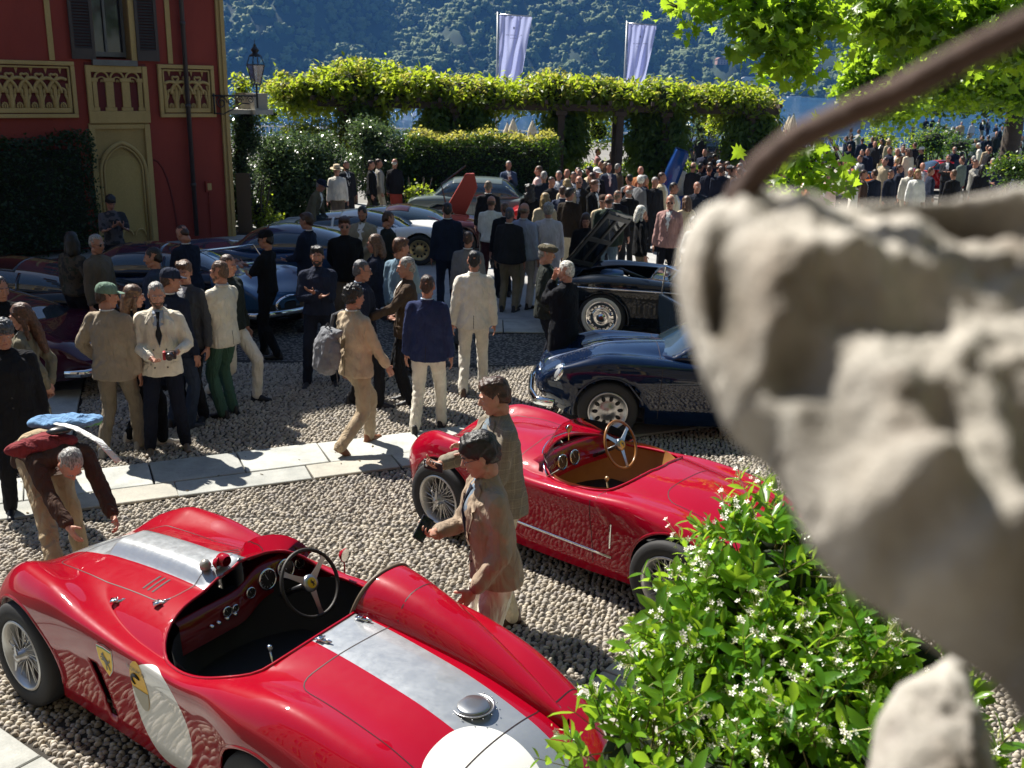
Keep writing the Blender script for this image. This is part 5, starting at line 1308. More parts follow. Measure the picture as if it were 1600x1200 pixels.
# shields, stickers, number discs
def shield(tree, t, cx, cz, s, side=1, lab=None):
    ring = [(-.5, .55), (0, .62), (.5, .55), (.52, .3), (.46, -.1), (.3, -.45), (0, -.78), (-.3, -.45), (-.46, -.1), (-.52, .3)]
    f = lambda u, v: (cx - u * s * side, 2 * side, cz + v * s); d = (0, -side, 0)
    o = patch(tree, f, [(u * 1.08, v * 1.06) for u, v in ring], d, mat('white_trim', (.75, .75, .72), .35), 'shield_border', t, .002); o = patch(tree, f, ring, d, M['yellow'], 'shield', t, .0035)
    for k, c in enumerate(((.02, .25, .06), (.8, .8, .8), (.5, .01, .02))):
        patch(tree, f, [(-.5, .44 + .055 * k), (0, .47 + .055 * k), (.5, .44 + .055 * k), (.5, .49 + .055 * k), (0, .53 + .055 * k), (-.5, .49 + .055 * k)], d, mat('tricolour', c, .4), 'shield_band', t, .005, 2)
    hp = [(-.15, -.95), (.05, -.95), (.08, -.5), (.2, -.25), (.42, -.55), (.5, -.85), (.66, -.85), (.6, -.45), (.42, -.1), (.4, .05), (.7, -.05), (.9, .25), (.8, .5), (.68, .2), (.5, .15), (.3, .25), (.12, .45), (-.1, .6), (-.12, .9), (-.22, .98), (-.3, .86), (-.55, .68), (-.5, .56), (-.28, .6), (-.3, .4), (-.55, .5), (-.8, .3), (-.75, .22), (-.5, .36), (-.36, .2), (-.7, .12), (-.72, -.02), (-.62, .02), (-.3, .02), (-.12, -.2), (-.05, -.5)]
    vs = []
    for u, v in hp:
        h = hit(tree, f(u * .38, v * .42 - .08), d); vs.append(h[0] + h[1] * .006)
    mb = MB(); mb.add(vs, [tuple(range(len(vs)))]); obj('horse_emblem', mb.mesh('horse_emblem', False, fix=False), M['gauge'], t)
def text_on(tree, t, body, cx, cz, s, side, mt, name='lettering', d=None, f=None, ax='side', off=.005, rot=0.):
    c = bpy.data.curves.new('txt', 'FONT'); c.body = body; c.size = s; c.align_x = 'CENTER'; c.align_y = 'CENTER'; c.resolution_u = 2
    o = bpy.data.objects.new('txt', c); COL.objects.link(o); dg = bpy.context.evaluated_depsgraph_get(); me = bpy.data.meshes.new_from_object(o.evaluated_get(dg)); bpy.data.objects.remove(o)
    cr, sr = math.cos(rot), math.sin(rot)
    for v in me.vertices:
        u, w_ = v.co.x * cr - v.co.y * sr, v.co.x * sr + v.co.y * cr
        if ax == 'side': p, d_ = (cx - u * side, 2 * side, cz + w_), (0, -side, 0)
        else: p, d_ = f(u, w_), d
        h = hit(tree, p, d_) if tree else None
        v.co = h[0] + h[1] * off if h else Vector(p)
    return obj(name, me, mt, t)
shield(t1, car1, .20, .65, .135)
# yellow event sticker on the roundel
ring = [(.075 * math.cos(a) * (1 + .1 * math.sin(a)), .155 * math.sin(a)) for a in np.linspace(0, 2 * math.pi, 20, endpoint=False)]
f = lambda u, v: (-.10 - u, 2, .60 + v)
patch(t1, f, ring, (0, -1, 0), mat('sticker_yellow', 'e9b41e', .35), 'sticker', car1, .002)
patch(t1, f, [(u * .97, min(v, -.02) ) for u, v in ring], (0, -1, 0), mat('sticker_grey', 'a9a493', .4), 'sticker_lower_half', car1, .004)
text_on(t1, car1, 'MONACO', -.10, .70, .036, 1, M['gauge'])
mb = MB(); q = [hit(t1, (-.085 - .04 * math.cos(a), 2, .635 + .035 * math.sin(a)), (0, -1, 0)) for a in np.linspace(.5, 4.2, 10)]; mb.tube([h[0] + h[1] * .005 for h in q], [.003, .008, .01, .01, .009, .008, .007, .006, .005, .003], 6); mb.build('sticker_emblem', M['gauge'], car1)
text_on(t1, car1, 'C', -.33, .665, .03, 1, mat('mark_grey', (.2, .2, .2), .5), 'mark')
# ---- second red roadster
def ex2(X, y, b):
    s = np.exp(-((X - .75) / .5) ** 4) * np.exp(-(y / .2) ** 4) * .03
    return s * (b > .3)
P2 = dict(wb=2.25, track=.70, w=[(-1.92, .12), (-1.88, .35), (-1.75, .56), (-1.5, .66), (-1.1, .715), (-.6, .70), (0, .70), (.6, .70), (1.1, .72), (1.45, .68), (1.65, .56), (1.78, .36), (1.83, .12)],
          zc=[(-1.92, .45), (-1.85, .56), (-1.6, .70), (-1.3, .79), (-.9, .86), (-.5, .88), (0, .87), (.35, .88), (.8, .86), (1.2, .79), (1.5, .67), (1.75, .5), (1.83, .42)],
          zf=[(-1.92, .45), (-1.6, .64), (-1.3, .74), (-1.0, .80), (-.7, .81), (-.3, .78), (.2, .76), (.6, .80), (1.0, .86), (1.25, .86), (1.5, .78), (1.7, .62), (1.83, .42)],
          zb=[(-1.92, .4), (-1.7, .26), (0, .16), (1.2, .2), (1.6, .28), (1.83, .38)], yf=[(-1.9, .3), (-1.1, .52), (0, .56), (1.1, .55), (1.6, .42), (1.83, .2)], sf=.19, n=[(-1.9, 2.2), (-1, 2.5), (-.3, 3.2), (.4, 3.0), (1.0, 2.35), (1.8, 2.1)], tuck=.14, extra=ex2)
ck2 = lambda x, y, z: np.where(z > .5, (np.abs((x + .18 - .06 * np.cos(y * 3)) / .46) ** 2.7 + np.abs(y / .55) ** 2.7) ** (1 / 2.7) - 1, 1.)
H2 = math.degrees(math.atan2(.652, -.758))
car2, body2 = basecar('open_roadster', 'red open two seater with tan interior behind the two men in blazers', (.70, 7.73), H2, P2, None, 'wire', .325, nu=270, nv=190, cockpit=ck2, paintm=paint('deep_red', (.33, .0008, .016)), archr=.36)
t2 = bvh(body2); R2 = paint('deep_red', (.33, .0008, .016)); arch_lips(t2, car2, P2, R2, .36)
tub = MB(); tub.lathe([(.6, .80), (.57, .40), (.02, .25)], n=28)
for i in range(len(tub.V)): v = tub.V[i]; tub.V[i] = (v[0] * .80 - .15, v[1] * .94, v[2])
tub.build('cockpit_tub', M['tan'], car2, smooth=True)
mb = MB(); q = []
for a in np.linspace(0, 2 * math.pi, 64, endpoint=False):
    c, s = math.cos(a), math.sin(a); rr_ = (abs(c) ** 2.7 + abs(s) ** 2.7) ** (-1 / 2.7); yy = .55 * s * rr_; xx = .46 * c * rr_ - .18 + .06 * math.cos(yy * 3)
    h = hit(t2, (xx, yy, 2), D_) or hit(t2, ((xx + .18) * 1.03 - .18, yy * 1.03, 2), D_)
    if h: q.append(h[0] + Vector((0, 0, .002)))
mb.tube(q + [q[0]], .012, 8); mb.build('cockpit_rim', R2, car2, smooth=True)
vs = []; mb = MB()
for y in np.linspace(-.5, .5, 20): xo = .06 * math.cos(y * 3); vs += [(.27 + xo - .05 * abs(y) ** 2, y, .865 - .04 * y * y), (.20 + xo, y, .85 - .04 * y * y), (.155 + xo, y, .66)]
mb.add(vs, [(i * 3 + j, i * 3 + j + 1, (i + 1) * 3 + j + 1, (i + 1) * 3 + j) for i in range(19) for j in range(2)]); mb.build('dashboard', R2, car2, True)
for y in (.03, .19): gauge(car2, .215, y - .0, .765, .062)
text_on(None, car2, 'Vignale', 0, 0, .085, 1, mat('script_gold', (.5, .42, .2), .3, .8), 'script', ax='f', f=lambda u, v: (.205, .36 - u, .76 + v), d=None, rot=.25)
steering(car2, (-.05, -.24, .87), .195, -66, M['wood'])
mb = MB(); mb.tube([(-.05, -.24, .87), (.3, -.24, .65)], .016, 8); mb.build('steering_column', M['black'], car2, True)
mb = MB(); mb.tube([(-.2, .05, .35), (-.14, .06, .66)], .007, 8); mb.ell((-.14, .06, .68), (.018, .018, .022), 12, 8); mb.build('gear_lever', mat('gear_brass', (.5, .35, .2), .3, .6), car2, True)
for y in (-.28, .28):
    mb = MB(); mb.box((-.25, y, .36), (.42, .42, .14)); mb.box((-.5, y, .55), (.12, .42, .42)); bevel(mb.build('seat', M['tan'], car2), .05, 3)
mb = MB(); vs = []
for y in np.linspace(-.52, .52, 24):
    k = abs(y / .52); x = .40 - .30 * k ** 2.6; h = hit(t2, (x, y, 2), D_); z0 = h[0].z if h else .86; vs += [(x, y, z0), (x - .10, y * .97, z0 + .15 - .07 * k ** 3)]
mb.add(vs, [(i * 2, i * 2 + 1, i * 2 + 3, i * 2 + 2) for i in range(23)]); mb.build('windscreen', pl, car2, True)
mb = MB(); mb.tube(vs[0::2], .006, 6); mb.build('windscreen_strip', M['chrome'], car2, True)
mb = MB(); mb.tube([vs[1], vs[0]], .005, 5); mb.tube([vs[-1], vs[-2]], .005, 5); mb.build('stay', M['chrome'], car2)
mirror(car2, (.27, .04, .98), 0, .08, .035, M['chrome'])
ribbon(t2, [(.66, 2, .36), (-.60, 2, .34)], (0, -1, 0), .022, M['chrome'], 'side_trim', car2, .002, .05, .008)
panel_line(t2, car2, [(-.40, 2, .78), (-.42, 2, .5), (-.43, 2, .25)], (0, -1, 0)); panel_line(t2, car2, [(.42, 2, .74), (.42, 2, .25)], (0, -1, 0))
panel_line(t2, car2, [(.45, -.45, 2), (.45, .45, 2), (1.2, .40, 2), (1.42, .2, 2), (1.42, -.2, 2), (1.2, -.4, 2), (.45, -.45, 2)])
panel_line(t2, car2, rrect(-1.5, -.84, -.38, .38, .14)); panel_line(t2, car2, [(-.45, .42, 2), (-.45, .66, 2)])
ribbon(t2, [(-.60, 2, .62), (-.585, 2, .42)], (0, -1, 0), .014, M['chrome'], 'door_handle', car2, .004, .04, .012)
# round lamps
def headlamp(t, x, y, z, r=.085, yaw=0, pitch=0, glass=True):
    o = empty('headlight', (x, y, z)); o.parent = t; o.rotation_euler = (0, -pitch, yaw)
    mb = MB(); mb.lathe([(r * .92, .0), (r * 1.08, -.005), (r * 1.1, -.03), (r * .95, -.05)], axis='x', n=24); mb.build('lamp_ring', M['chrome'], o, True)
    mb = MB(); mb.lathe([(r * .93, -.003), (r * .7, .018), (r * .35, .03), (.0005, .034)], axis='x', n=20); mb.build('lens', mat('lamp_lens', (.55, .58, .6), .08, .3, coat=1), o, True)
for y in (.5, -.5): headlamp(car1, 1.50, y * .96, .60, .07, .0); headlamp(car2, 1.57, y * .9, .62, .07, .1 if y > 0 else -.1)
for c_, x_ in ((car1, 1.745), (car2, 1.80)):
    mb = MB(); mb.lathe([(.2, 0), (.22, -.02), (.215, -.06)], axis='x', n=28)
    for i in range(len(mb.V)): v = mb.V[i]; mb.V[i] = (v[0] + x_, v[1] * 1.25, v[2] * .62 + .42)
    mb.build('grille_surround', M['chrome'], c_, True)
    mb = MB()
    for k in range(9): yy = -.2 + .05 * k; mb.box((x_ - .02, yy, .42), (.006, .006, .22))
    for k in range(5): mb.box((x_ - .022, 0, .33 + .045 * k), (.006, .45, .006))
    mb.build('grille', M['steel'], c_)
    io = MB().lathe([(.19, -.03), (.0005, -.03)], axis='x', n=24).build('intake', M['dark'], c_, loc=(x_ - .02, 0, .42)); io.scale = (1, 1.2, .6)

# ---- generic closed cars
def lift(prof, dz, s=1.): return [(x, z * s + dz) for x, z in prof]
def P_gt(L=4.3, W=.84, wb=2.5, hood=.84, deck=.86, fend=.88, boxy=3.0, nose=.62, tail=.7, lowz=.18, yf=.6, sf=.22):
    a = L / 2
    return dict(wb=wb, track=W - .07, w=[(-a, W * .3), (-a + .04, W * .72), (-a + .18, W * .9), (-a + .7, W), (0, W * .97), (a - .9, W), (a - .4, W * .93), (a - .12, W * .72), (a - .02, W * .45), (a, W * .15)],
                zc=[(-a, tail - .12), (-a + .1, tail), (-a + .6, deck), (-.2, deck + .02), (.5, hood + .02), (1.2, hood), (a - .4, hood * .86), (a - .1, nose), (a, nose - .1)],
                zf=[(-a, tail - .15), (-a + .3, tail + .05), (-wb / 2, fend), (0, fend - .08), (wb / 2, fend), (a - .35, fend * .88), (a - .1, nose), (a, nose - .1)],
                zb=[(-a, tail - .25), (-a + .3, .27), (0, lowz), (a - .5, .24), (a, nose - .2)], yf=yf, sf=sf, n=boxy, tuck=.1)
def cabin(t, x0, x1, w, zb, zt, col, xa, xb, xc, xd, gl=None, seg=(70, 44), tw=.80, winb=.34, wint=.86, pill=None):
    """greenhouse: base from x0 (rear) to x1 (front); roof flat from xb to xc; xa..xb rear glass; xc..xd windscreen"""
    G0 = dict(w=[(x0, w * .55), (x0 + .12, w * .86), (xb, w), (xc, w * .99), (x1 - .15, w * .92), (x1, w * .6)], zc=[(x0, zb), (xa, zb + .03), ((xa + xb) / 2, (zb + zt) / 2 + .07), (xb, zt - .03), ((xb + xc) / 2, zt), (xc, zt - .03), ((xc + xd) / 2, (zb + zt) / 2 + .05), (xd, zb + .02), (x1, zb)] if xa > x0 and xd < x1 else [(x0, zb), ((x0 + xb) / 2, (zb + zt) / 2 + .07), (xb, zt - .03), ((xb + xc) / 2, zt), (xc, zt - .03), ((xc + x1) / 2, (zb + zt) / 2 + .05), (x1, zb)], zb=zb - .06, n=2.7)
    G = grid_xyz(G0, *seg)
    k = np.clip((G[..., 2] - zb) / (zt - zb), 0, 1); G[..., 1] *= 1 - (1 - tw) * k
    gm = gl or M['carglass']; pm = paint('car_paint', col)
    def reg(c):
        kk = np.clip((c[:, 2] - zb) / (zt - zb), 0, 1); ay = np.abs(c[:, 1]); side = ay > (w * (1 - (1 - tw) * kk)) * .80
        x = c[:, 0]; fr = (x > xc + .02) & (x < x1 - .05) & ~side & (kk > .03); re = (x < xb - .03) & (x > x0 + .12) & ~side & (kk > .1)
        xl = x0 + .25 + (xb - x0 - .2) * kk; xr = x1 - .16 - (x1 - xc - .02) * kk
        sd = side & (kk > .08) & (kk < wint) & (x > xl) & (x < xr)
        if pill is not None: sd &= np.abs(x - pill) > .03
        return fr, re, sd
    cut_grid(G, [], 'roof', pm, t, .012, lambda c: ~(reg(c)[0] | reg(c)[1] | reg(c)[2]))
    cut_grid(G, [], 'windscreen', gm, t, 0, lambda c: reg(c)[0]); cut_grid(G, [], 'rear_window', gm, t, 0, lambda c: reg(c)[1])
    for s in (1, -1): cut_grid(G, [], 'side_window', gm, t, 0, lambda c: reg(c)[2] & (c[:, 1] * s > 0))
    return G
def bumper(t, x, w, z, sgn, mt=None):
    mb = MB(); mb.tube([(x - sgn * .25, w, z), (x - sgn * .06, w * .85, z), (x, w * .4, z), (x, -w * .4, z), (x - sgn * .06, -w * .85, z), (x - sgn * .25, -w, z)], .035, 8, flat=1.4); mb.build('bumper', mt or M['chrome'], t, True)
GLd = mat('window_dark_glass', (.02, .035, .05), .04, .0, coat=1., spec=.8)
def simple(name, label, pos, head, col, kind='gt', group=None, lamps=True, cab=True, wk='steel', **kw):
    if kind == 'gt': P = P_gt(**kw); c = (-1.55, .75, .70, P['zc'][3][1] - .02, 1.24, -1.5, -.55, .1, .7)
    if kind == 'wedge': P = P_gt(**dict(dict(L=4.35, W=.88, wb=2.5, hood=.74, deck=.8, fend=.8, nose=.5, tail=.72, boxy=3.4, sf=.3), **kw)); c = (-1.7, 1.0, .72, .74, 1.07, -1.6, -.45, .05, .95)
    if kind == 'sedan': P = P_gt(**dict(dict(L=4.6, W=.86, wb=2.65, hood=.88, deck=.9, fend=.9, boxy=4.2, nose=.7, tail=.8), **kw)); c = (-1.7, .85, .74, .88, 1.36, -1.6, -1.0, .25, .8)
    t, b = basecar(name, label, pos, head, P, col, wk, .325, group=group)
    if cab: cabin(t, c[0], c[1], c[2], c[3], c[4], col, c[5], c[6], c[7], c[8], GLd, pill=-.62)
    a = P['w'][-1][0]
    tr = bvh(b)
    if lamps:
        for s in (1, -1): headlamp(t, a - .22, s * P['w'][0][1] * 2.1, (P['zf'][-2][1] + P['zf'][-3][1]) / 2 - .1, .085, 0, .3)
        mb = MB(); mb.box((a - .03, 0, .42), (.05, .7, .16)); bevel(mb.build('grille', M['dark'], t), .03, 2)
        bumper(t, a + .03, .72, .36, 1); bumper(t, -a - .03, .72, .38, -1)
        for s in (1, -1): MB().box((-a + .03, s * .55, .6), (.05, .16, .08)).build('tail_light', mat('tail_red', (.3, .01, .01), .3), t)
    for s in (1, -1):
        panel_line(tr, t, [(.75, s * 2, .8), (.78, s * 2, .26)], (0, -s, 0)); panel_line(tr, t, [(-.5, s * 2, .82), (-.45, s * 2, .26)], (0, -s, 0))
        ribbon(tr, [(-.4, s * 2, .68), (-.25, s * 2, .68)], (0, -s, 0), .018, M['chrome'], 'door_handle', t, .004, .04, .012)
    panel_line(tr, t, [(.75, -.6, 2), (.75, .6, 2), (a - .3, .45, 2)]); panel_line(tr, t, [(.75, -.6, 2), (a - .3, -.45, 2)])
    arch_lips(tr, t, P, paint('car_paint', col), .37)
    return t, P, tr
# navy coupe behind the second roadster
NAVY = (.002, .009, .034)
car3, P3, t3 = simple('grand_tourer', 'gleaming navy blue coupe with round nose behind the red two seater', (2.36, 11.15), 178.5, NAVY, L=4.2, W=.8, wb=2.62, hood=.92, deck=.9, fend=.92, nose=.68, tail=.75, boxy=2.6, wk='whitehub', lamps=False)
for s in (1, -1): headlamp(car3, 1.86, s * .56, .72, .1, s * .15, .45)
bumper(car3, 2.14, .7, .40, 1); bumper(car3, -2.14, .7, .4, -1)
ribbon(t3, [(.55, -.03, 2), (1.95, -.0, 2)], D_, .02, M['chrome'], 'bonnet_strip', car3, .002, .05, .01)
mb = MB(); mb.lathe([(.2, 0), (.23, -.02), (.2, -.05)], axis='x', n=24)
for i in range(len(mb.V)): v = mb.V[i]; mb.V[i] = (v[0] + 2.06, v[1] * 1.3, v[2] * .7 + .52)
mb.build('grille_surround', M['chrome'], car3, True)
# black american style car with its bonnet up
BLK = (.006, .01, .016)
Pb = P_gt(L=5.0, W=.92, wb=3.0, hood=.93, deck=.95, fend=.99, boxy=4.2, nose=.75, tail=.85, yf=.72, sf=.22, lowz=.24)
bay = lambda x, y, z: np.where(z > .6, np.maximum(np.abs(x - 1.45) - .62, np.abs(y) - .52), 1.)
car4, b4 = basecar('black_saloon', 'black chrome trimmed car with raised bonnet and white wall tyres', (2.98, 15.45), 165.5, Pb, BLK, 'white', .36, cockpit=bay, nu=150, nv=90)
t4 = bvh(b4); cabin(car4, -1.7, .65, .80, .93, 1.46, BLK, -1.6, -1.0, .1, .6, glassmat('green_glass', (.55, .75, .68), .7))
for s in (1, -1):
    ribbon(t4, [(2.2, s * 2, .80), (.9, s * 2, .80), (-2.2, s * 2, .76)], (0, -s, 0), .022, M['chrome'], 'side_trim', car4, .003, .06, .01)
    headlamp(car4, 2.36, s * .68, .78, .1)
bumper(car4, 2.56, .86, .48, 1); bumper(car4, -2.56, .86, .48, -1); arch_lips(t4, car4, Pb, paint('car_paint', BLK), .40)
mb = MB(); mb.box((1.45, 0, .55), (1.2, 1.0, .04)); mb.box((1.45, .1, .70), (.7, .34, .26)); mb.build('engine', mat('engine_black', (.03, .03, .03), .5), car4)
mb = MB(); mb.lathe([(.17, 0), (.19, .03), (.17, .08), (.02, .1)], c=(1.5, .0, .85), n=24); mb.build('air_filter', mat('air_filter_blue', (.1, .18, .35), .3, .4), car4, True)
mb = MB(); mb.tube([(1.0, .2, .8), (1.3, .3, .9), (1.8, .35, .8)], .02, 6); mb.tube([(1.0, -.2, .8), (1.4, -.25, .92), (1.9, -.3, .8)], .025, 6); mb.build('hoses', M['black'], car4, True)
hd_ = empty('bonnet', (2.06, 0, .95)); hd_.parent = car4; hd_.rotation_euler = (R(20), R(52), 0)
mb = MB(); mb.box((-.55, 0, .02), (1.1, .92, .03)); bevel(mb.build('panel', paint('car_paint', BLK), hd_), .012, 2)
mb = MB(); 
for y in (-.4, 0, .4): mb.box((-.55, y, -.004), (1.0, .06, .02))
for x in (-.1, -.55, -1.0): mb.box((x, 0, -.005), (.07, .84, .02))
mb.build('ribs', mat('primer_grey', (.05, .05, .052), .45), hd_)
dr = empty('door', (.62, .93, .5)); dr.parent = car4; dr.rotation_euler = (0, 0, R(-62))
mb = MB(); mb.box((-.5, 0, 0), (1.0, .09, .62)); bevel(mb.build('panel', paint('car_paint', BLK), dr), .03, 2); mb = MB(); mb.tube([(-.02, 0, .3), (-.12, 0, .72), (-.9, 0, .74), (-1.0, 0, .3)], .014, 6); mb.build('window_frame', M['chrome'], dr)
# cars in the middle distance
v = at(545, 340, 1.0)
c5, P5, t5 = simple('sports_coupe', 'white low sports coupe behind the man in sunglasses', (-3.20, 22.25), -3, (.8, .8, .78), 'wedge', wk='gold', lamps=False)
for s in (1, -1): headlamp(c5, 1.75, s * .6, .68, .09, 0, .9)
v = at(650, 325, 1.0)
c6, P6, t6 = simple('sports_coupe', 'dark maroon low coupe behind the white one with a red inner door raised', (v.x - .15, v.y + .2), -4, (.035, .008, .01), 'wedge', wk='gold')
dd = empty('raised_door', (.85, 0.8, .75)); dd.parent = c6; dd.rotation_euler = (R(8), R(-62), 0)
mb = MB(); mb.prism([(0, -.28), (.85, -.22), (1.1, 0), (1.0, .17), (.1, .2)], -.05, .05, lambda u, v_, d_: (u, d_, v_)); bevel(mb.build('inner_panel', mat('inner_red', (.33, .035, .02), .5), dd), .02, 2)
mb = MB(); mb.tube([(.15, .06, .25), (.5, .08, .55), (1.15, .06, .25)], .02, 6); mb.build('window_frame', M['black'], dd)
v = at(770, 290, 1.15)
simple('grey_coupe', 'pale grey green coupe parked along the hedge', (v.x, v.y + .3), -2, (.11, .14, .14), 'sedan', L=4.5)
v = at(950, 310, 1.0)
simple('red_coupe', 'bright red low sports car hidden behind the crowd with its nose showing', (v.x - .3, v.y), -6, (.42, .006, .01), 'wedge', wk='steel')
# blue car with the front clamshell up
v = at(1010, 290, .6)
c9, P9, t9 = simple('blue_sports_car', 'metallic blue sports car with its huge bonnet tipped upright', (6.3, 29.3), 172, (.01, .045, .2), 'gt')
bn = empty('bonnet', (1.95, 0, .55)); bn.parent = c9; bn.rotation_euler = (0, R(72), 0)
Pn = dict(w=[(-1.5, .74), (-1.0, .80), (-.4, .74), (0, .45), (.05, .15)], zc=[(-1.5, .38), (-1.0, .36), (-.5, .3), (0, .12), (.05, .03)], zf=[(-1.5, .36), (-.9, .42), (-.4, .34), (.05, .03)], zb=-.02, yf=.58, sf=.2, n=2.8)
cut_grid(grid_xyz(Pn, 60, 50), [], 'shell', paint('metallic_blue', (.012, .06, .26), .3), bn, .02)
v = at(1100, 228, 1.0); c14, _, _ = simple('dark_classic', 'dark classic car with raised bonnet between the last pergola clumps', (v.x, v.y + 1), 190, (.01, .01, .013), 'sedan', lamps=False)
MB().box((.7, 0, 1.35), (.05, 1.4, 1.0), M4=Matrix.Rotation(R(-12), 3, 'Y')).build('bonnet', paint('car_paint', (.01, .01, .013)), c14)
# right hand distance
v = at(1325, 272, .9); simple('orange_sports_car', 'low orange sports car behind the visitors on the right', (v.x, v.y + .3), 186, (.5, .12, .01), 'wedge')
v = at(1455, 262, .95); c11, _, _ = simple('red_saloon', 'red coupe with its doors open beside the lawn', (v.x + .3, v.y + .3), 186, (.34, .01, .012), 'gt')
for s in (1,):
    dd = empty('open_door', (.6, .84 * s, .75)); dd.parent = c11; dd.rotation_euler = (0, 0, R(-55)); mb = MB(); mb.box((-.5, 0, -.1), (1.0, .07, .55)); mb.tube([(0, 0, .15), (-.25, 0, .5), (-.85, 0, .5), (-1, 0, .15)], .025, 6); bevel(mb.build('panel', paint('car_paint', (.34, .01, .012)), dd), .01, 1)
v = at(1560, 212, 1.1); simple('dark_saloon', 'dark car parked in the tree shade at the far right', (v.x, v.y), 184, (.012, .02, .03), 'sedan')
v = at(1190, 300, .9); c15, _, _ = simple('cream_cabriolet', 'old convertible with an upright chrome framed windscreen left of the stone', (v.x + .9, v.y + .6), 172, (.06, .055, .045), 'sedan', cab=False)
mb = MB(); q = [(.3, .62, .9), (.12, .56, 1.36), (.12, -.56, 1.36), (.3, -.62, .9), (.3, .62, .9)]; mb.tube(q, .022, 8); mb.build('windscreen_frame', mat('frame_brass', (.4, .2, .08), .3, .7), c15); mb = MB(); mb.add(q[:4], [(0, 1, 2, 3)]); mb.build('windscreen', pl, c15)
# cars in the villa shade on the left
v = at(450, 352, 1.22); c17, P17, t17 = simple('fastback_coupe', 'dark metallic blue fastback coupe in the villa shade', (v.x - .25, v.y + .1), 186, (.018, .045, .11), 'gt', L=4.4)
v = at(230, 378, 1.24); simple('navy_coupe', 'dark navy coupe with bright window frames in front of the arched niche', (v.x - .25, v.y), 184, (.008, .014, .035), 'gt', L=4.3)
v = at(405, 432, .8); c18, _, _ = simple('blue_roadster', 'blue metallic roadster with oval grille facing the visitors', (v.x - .9, v.y + .9), -42, (.03, .09, .2), 'gt', L=3.9, W=.78, wb=2.3, hood=.84, deck=.8, cab=False)
mb = MB(); q = [(.45, .6, .86), (.3, .5, 1.12), (.3, -.5, 1.12), (.45, -.6, .86), (.45, .6, .86)]; mb.tube(q, .014, 8); mb.build('windscreen_frame', M['chrome'], c18)
MB().box((-.2, 0, .875), (.9, 1.0, .03)).build('cockpit', M['dark'], c18)
mb = MB(); mb.lathe([(.2, 0), (.23, -.02), (.2, -.05)], axis='x', n=24)
for i in range(len(mb.V)): v_ = mb.V[i]; mb.V[i] = (v_[0] + 1.96, v_[1] * 1.2, v_[2] * .7 + .45)
mb.build('grille_surround', M['chrome'], c18, True)
v = at(60, 500, .8); c19, _, _ = simple('maroon_sports_car', 'dark purple red sports car nose behind the long haired woman', (v.x - .9, v.y + .55), -22, (.05, .006, .02), 'wedge')
v = at(20, 440, 1.0); simple('black_coupe', 'black coupe in deep shade under the clipped hedge', (v.x - .6, v.y + .6), 182, (.006, .006, .008), 'gt')
# show plates lying by the cars
for px, py, lab, rz in ((366, 735 / 1, None, 0), (365, 735, None, 0))[:0]: pass
for px, py, rz, lab in ((117, 578, .5, 'small yellow green show card on a stand by the maroon car'), (448, 496, .5, 'small pale show card on a stand by the blue roadster')):
    v = at(px, py, 0.0); s_ = empty('show_card', (v.x, v.y, 0), rz, lab, 'sign')
    MB().box((0, 0, .26), (.2, .012, .30), M4=Matrix.Rotation(R(-25), 3, 'X')).build('card', mat('card_green', (.28, .34, .16), .6), s_); MB().tube([(0, .03, 0), (0, .03, .25)], .008, 6).build('stand', M['blackiron'], s_)
# ------------------------------------------------------------------ people
def tmpl(mb, voxel, it=3, fn=None):
    o = obj('t', mb.mesh('t')); r = o.modifiers.new('r', 'REMESH'); r.mode = 'VOXEL'; r.voxel_size = voxel
    s = o.modifiers.new('s', 'SMOOTH'); s.factor = .5; s.iterations = it
    dg = bpy.context.evaluated_depsgraph_get(); me = bpy.data.meshes.new_from_object(o.evaluated_get(dg)); bpy.data.objects.remove(o)
    if fn: fn(me)
    V = np.array([v.co for v in me.vertices]); F = [[], []]
    for p in me.polygons: F[0 if len(p.vertices) == 4 else 1].append(tuple(p.vertices))
    bpy.data.meshes.remove(me)
    return V, [np.array(f, dtype=np.int32).reshape(-1, k) for f, k in zip(F, (4, 3))]
def head_mb():
    m = MB()
    m.ell((0, -.018, .035), (.074, .092, .088), 20, 14); m.ell((0, .022, -.01), (.064, .070, .085), 18, 12)
    m.ell((0, .022, -.062), (.052, .060, .052), 16, 10); m.ell((0, .066, -.096), (.024, .02, .018), 10, 8)
    m.cap((-.045, -.0, -.075), .02, (-.02, .055, -.1), .018); m.cap((.045, -.0, -.075), .02, (.02, .055, -.1), .018)
    m.cap((0, .082, .018), .0085, (0, .107, -.026), .0115, 8); m.ell((-.012, .097, -.032), (.0085, .009, .007), 8, 6); m.ell((.012, .097, -.032), (.0085, .009, .007), 8, 6)
    m.cap((-.04, .076, .022), .0105, (-.012, .086, .022), .0095, 8); m.cap((.04, .076, .022), .0105, (.012, .086, .022), .0095, 8)
    m.ell((-.036, .067, -.028), (.022, .018, .02), 10, 8); m.ell((.036, .067, -.028), (.022, .018, .02), 10, 8)
    m.cap((-.019, .087, -.056), .0065, (.019, .087, -.056), .0065, 8); m.cap((-.014, .086, -.066), .0075, (.014, .086, -.066), .0075, 8)
    for s in (-1, 1): m.ell((s * .074, -.008, -.008), (.010, .020, .03), 10, 8, M3=Matrix.Rotation(s * -.3, 3, 'Z')); m.cap((s * .07, -.005, .0), .008, (s * .07, -.002, -.03), .006)
    m.cap((0, -.022, -.06), .05, (0, -.026, -.105), .05, 14)
    return m
HEAD = {0: tmpl(head_mb(), .006, 2), 1: tmpl(head_mb(), .0125, 1), 2: tmpl(head_mb(), .021, 1)}
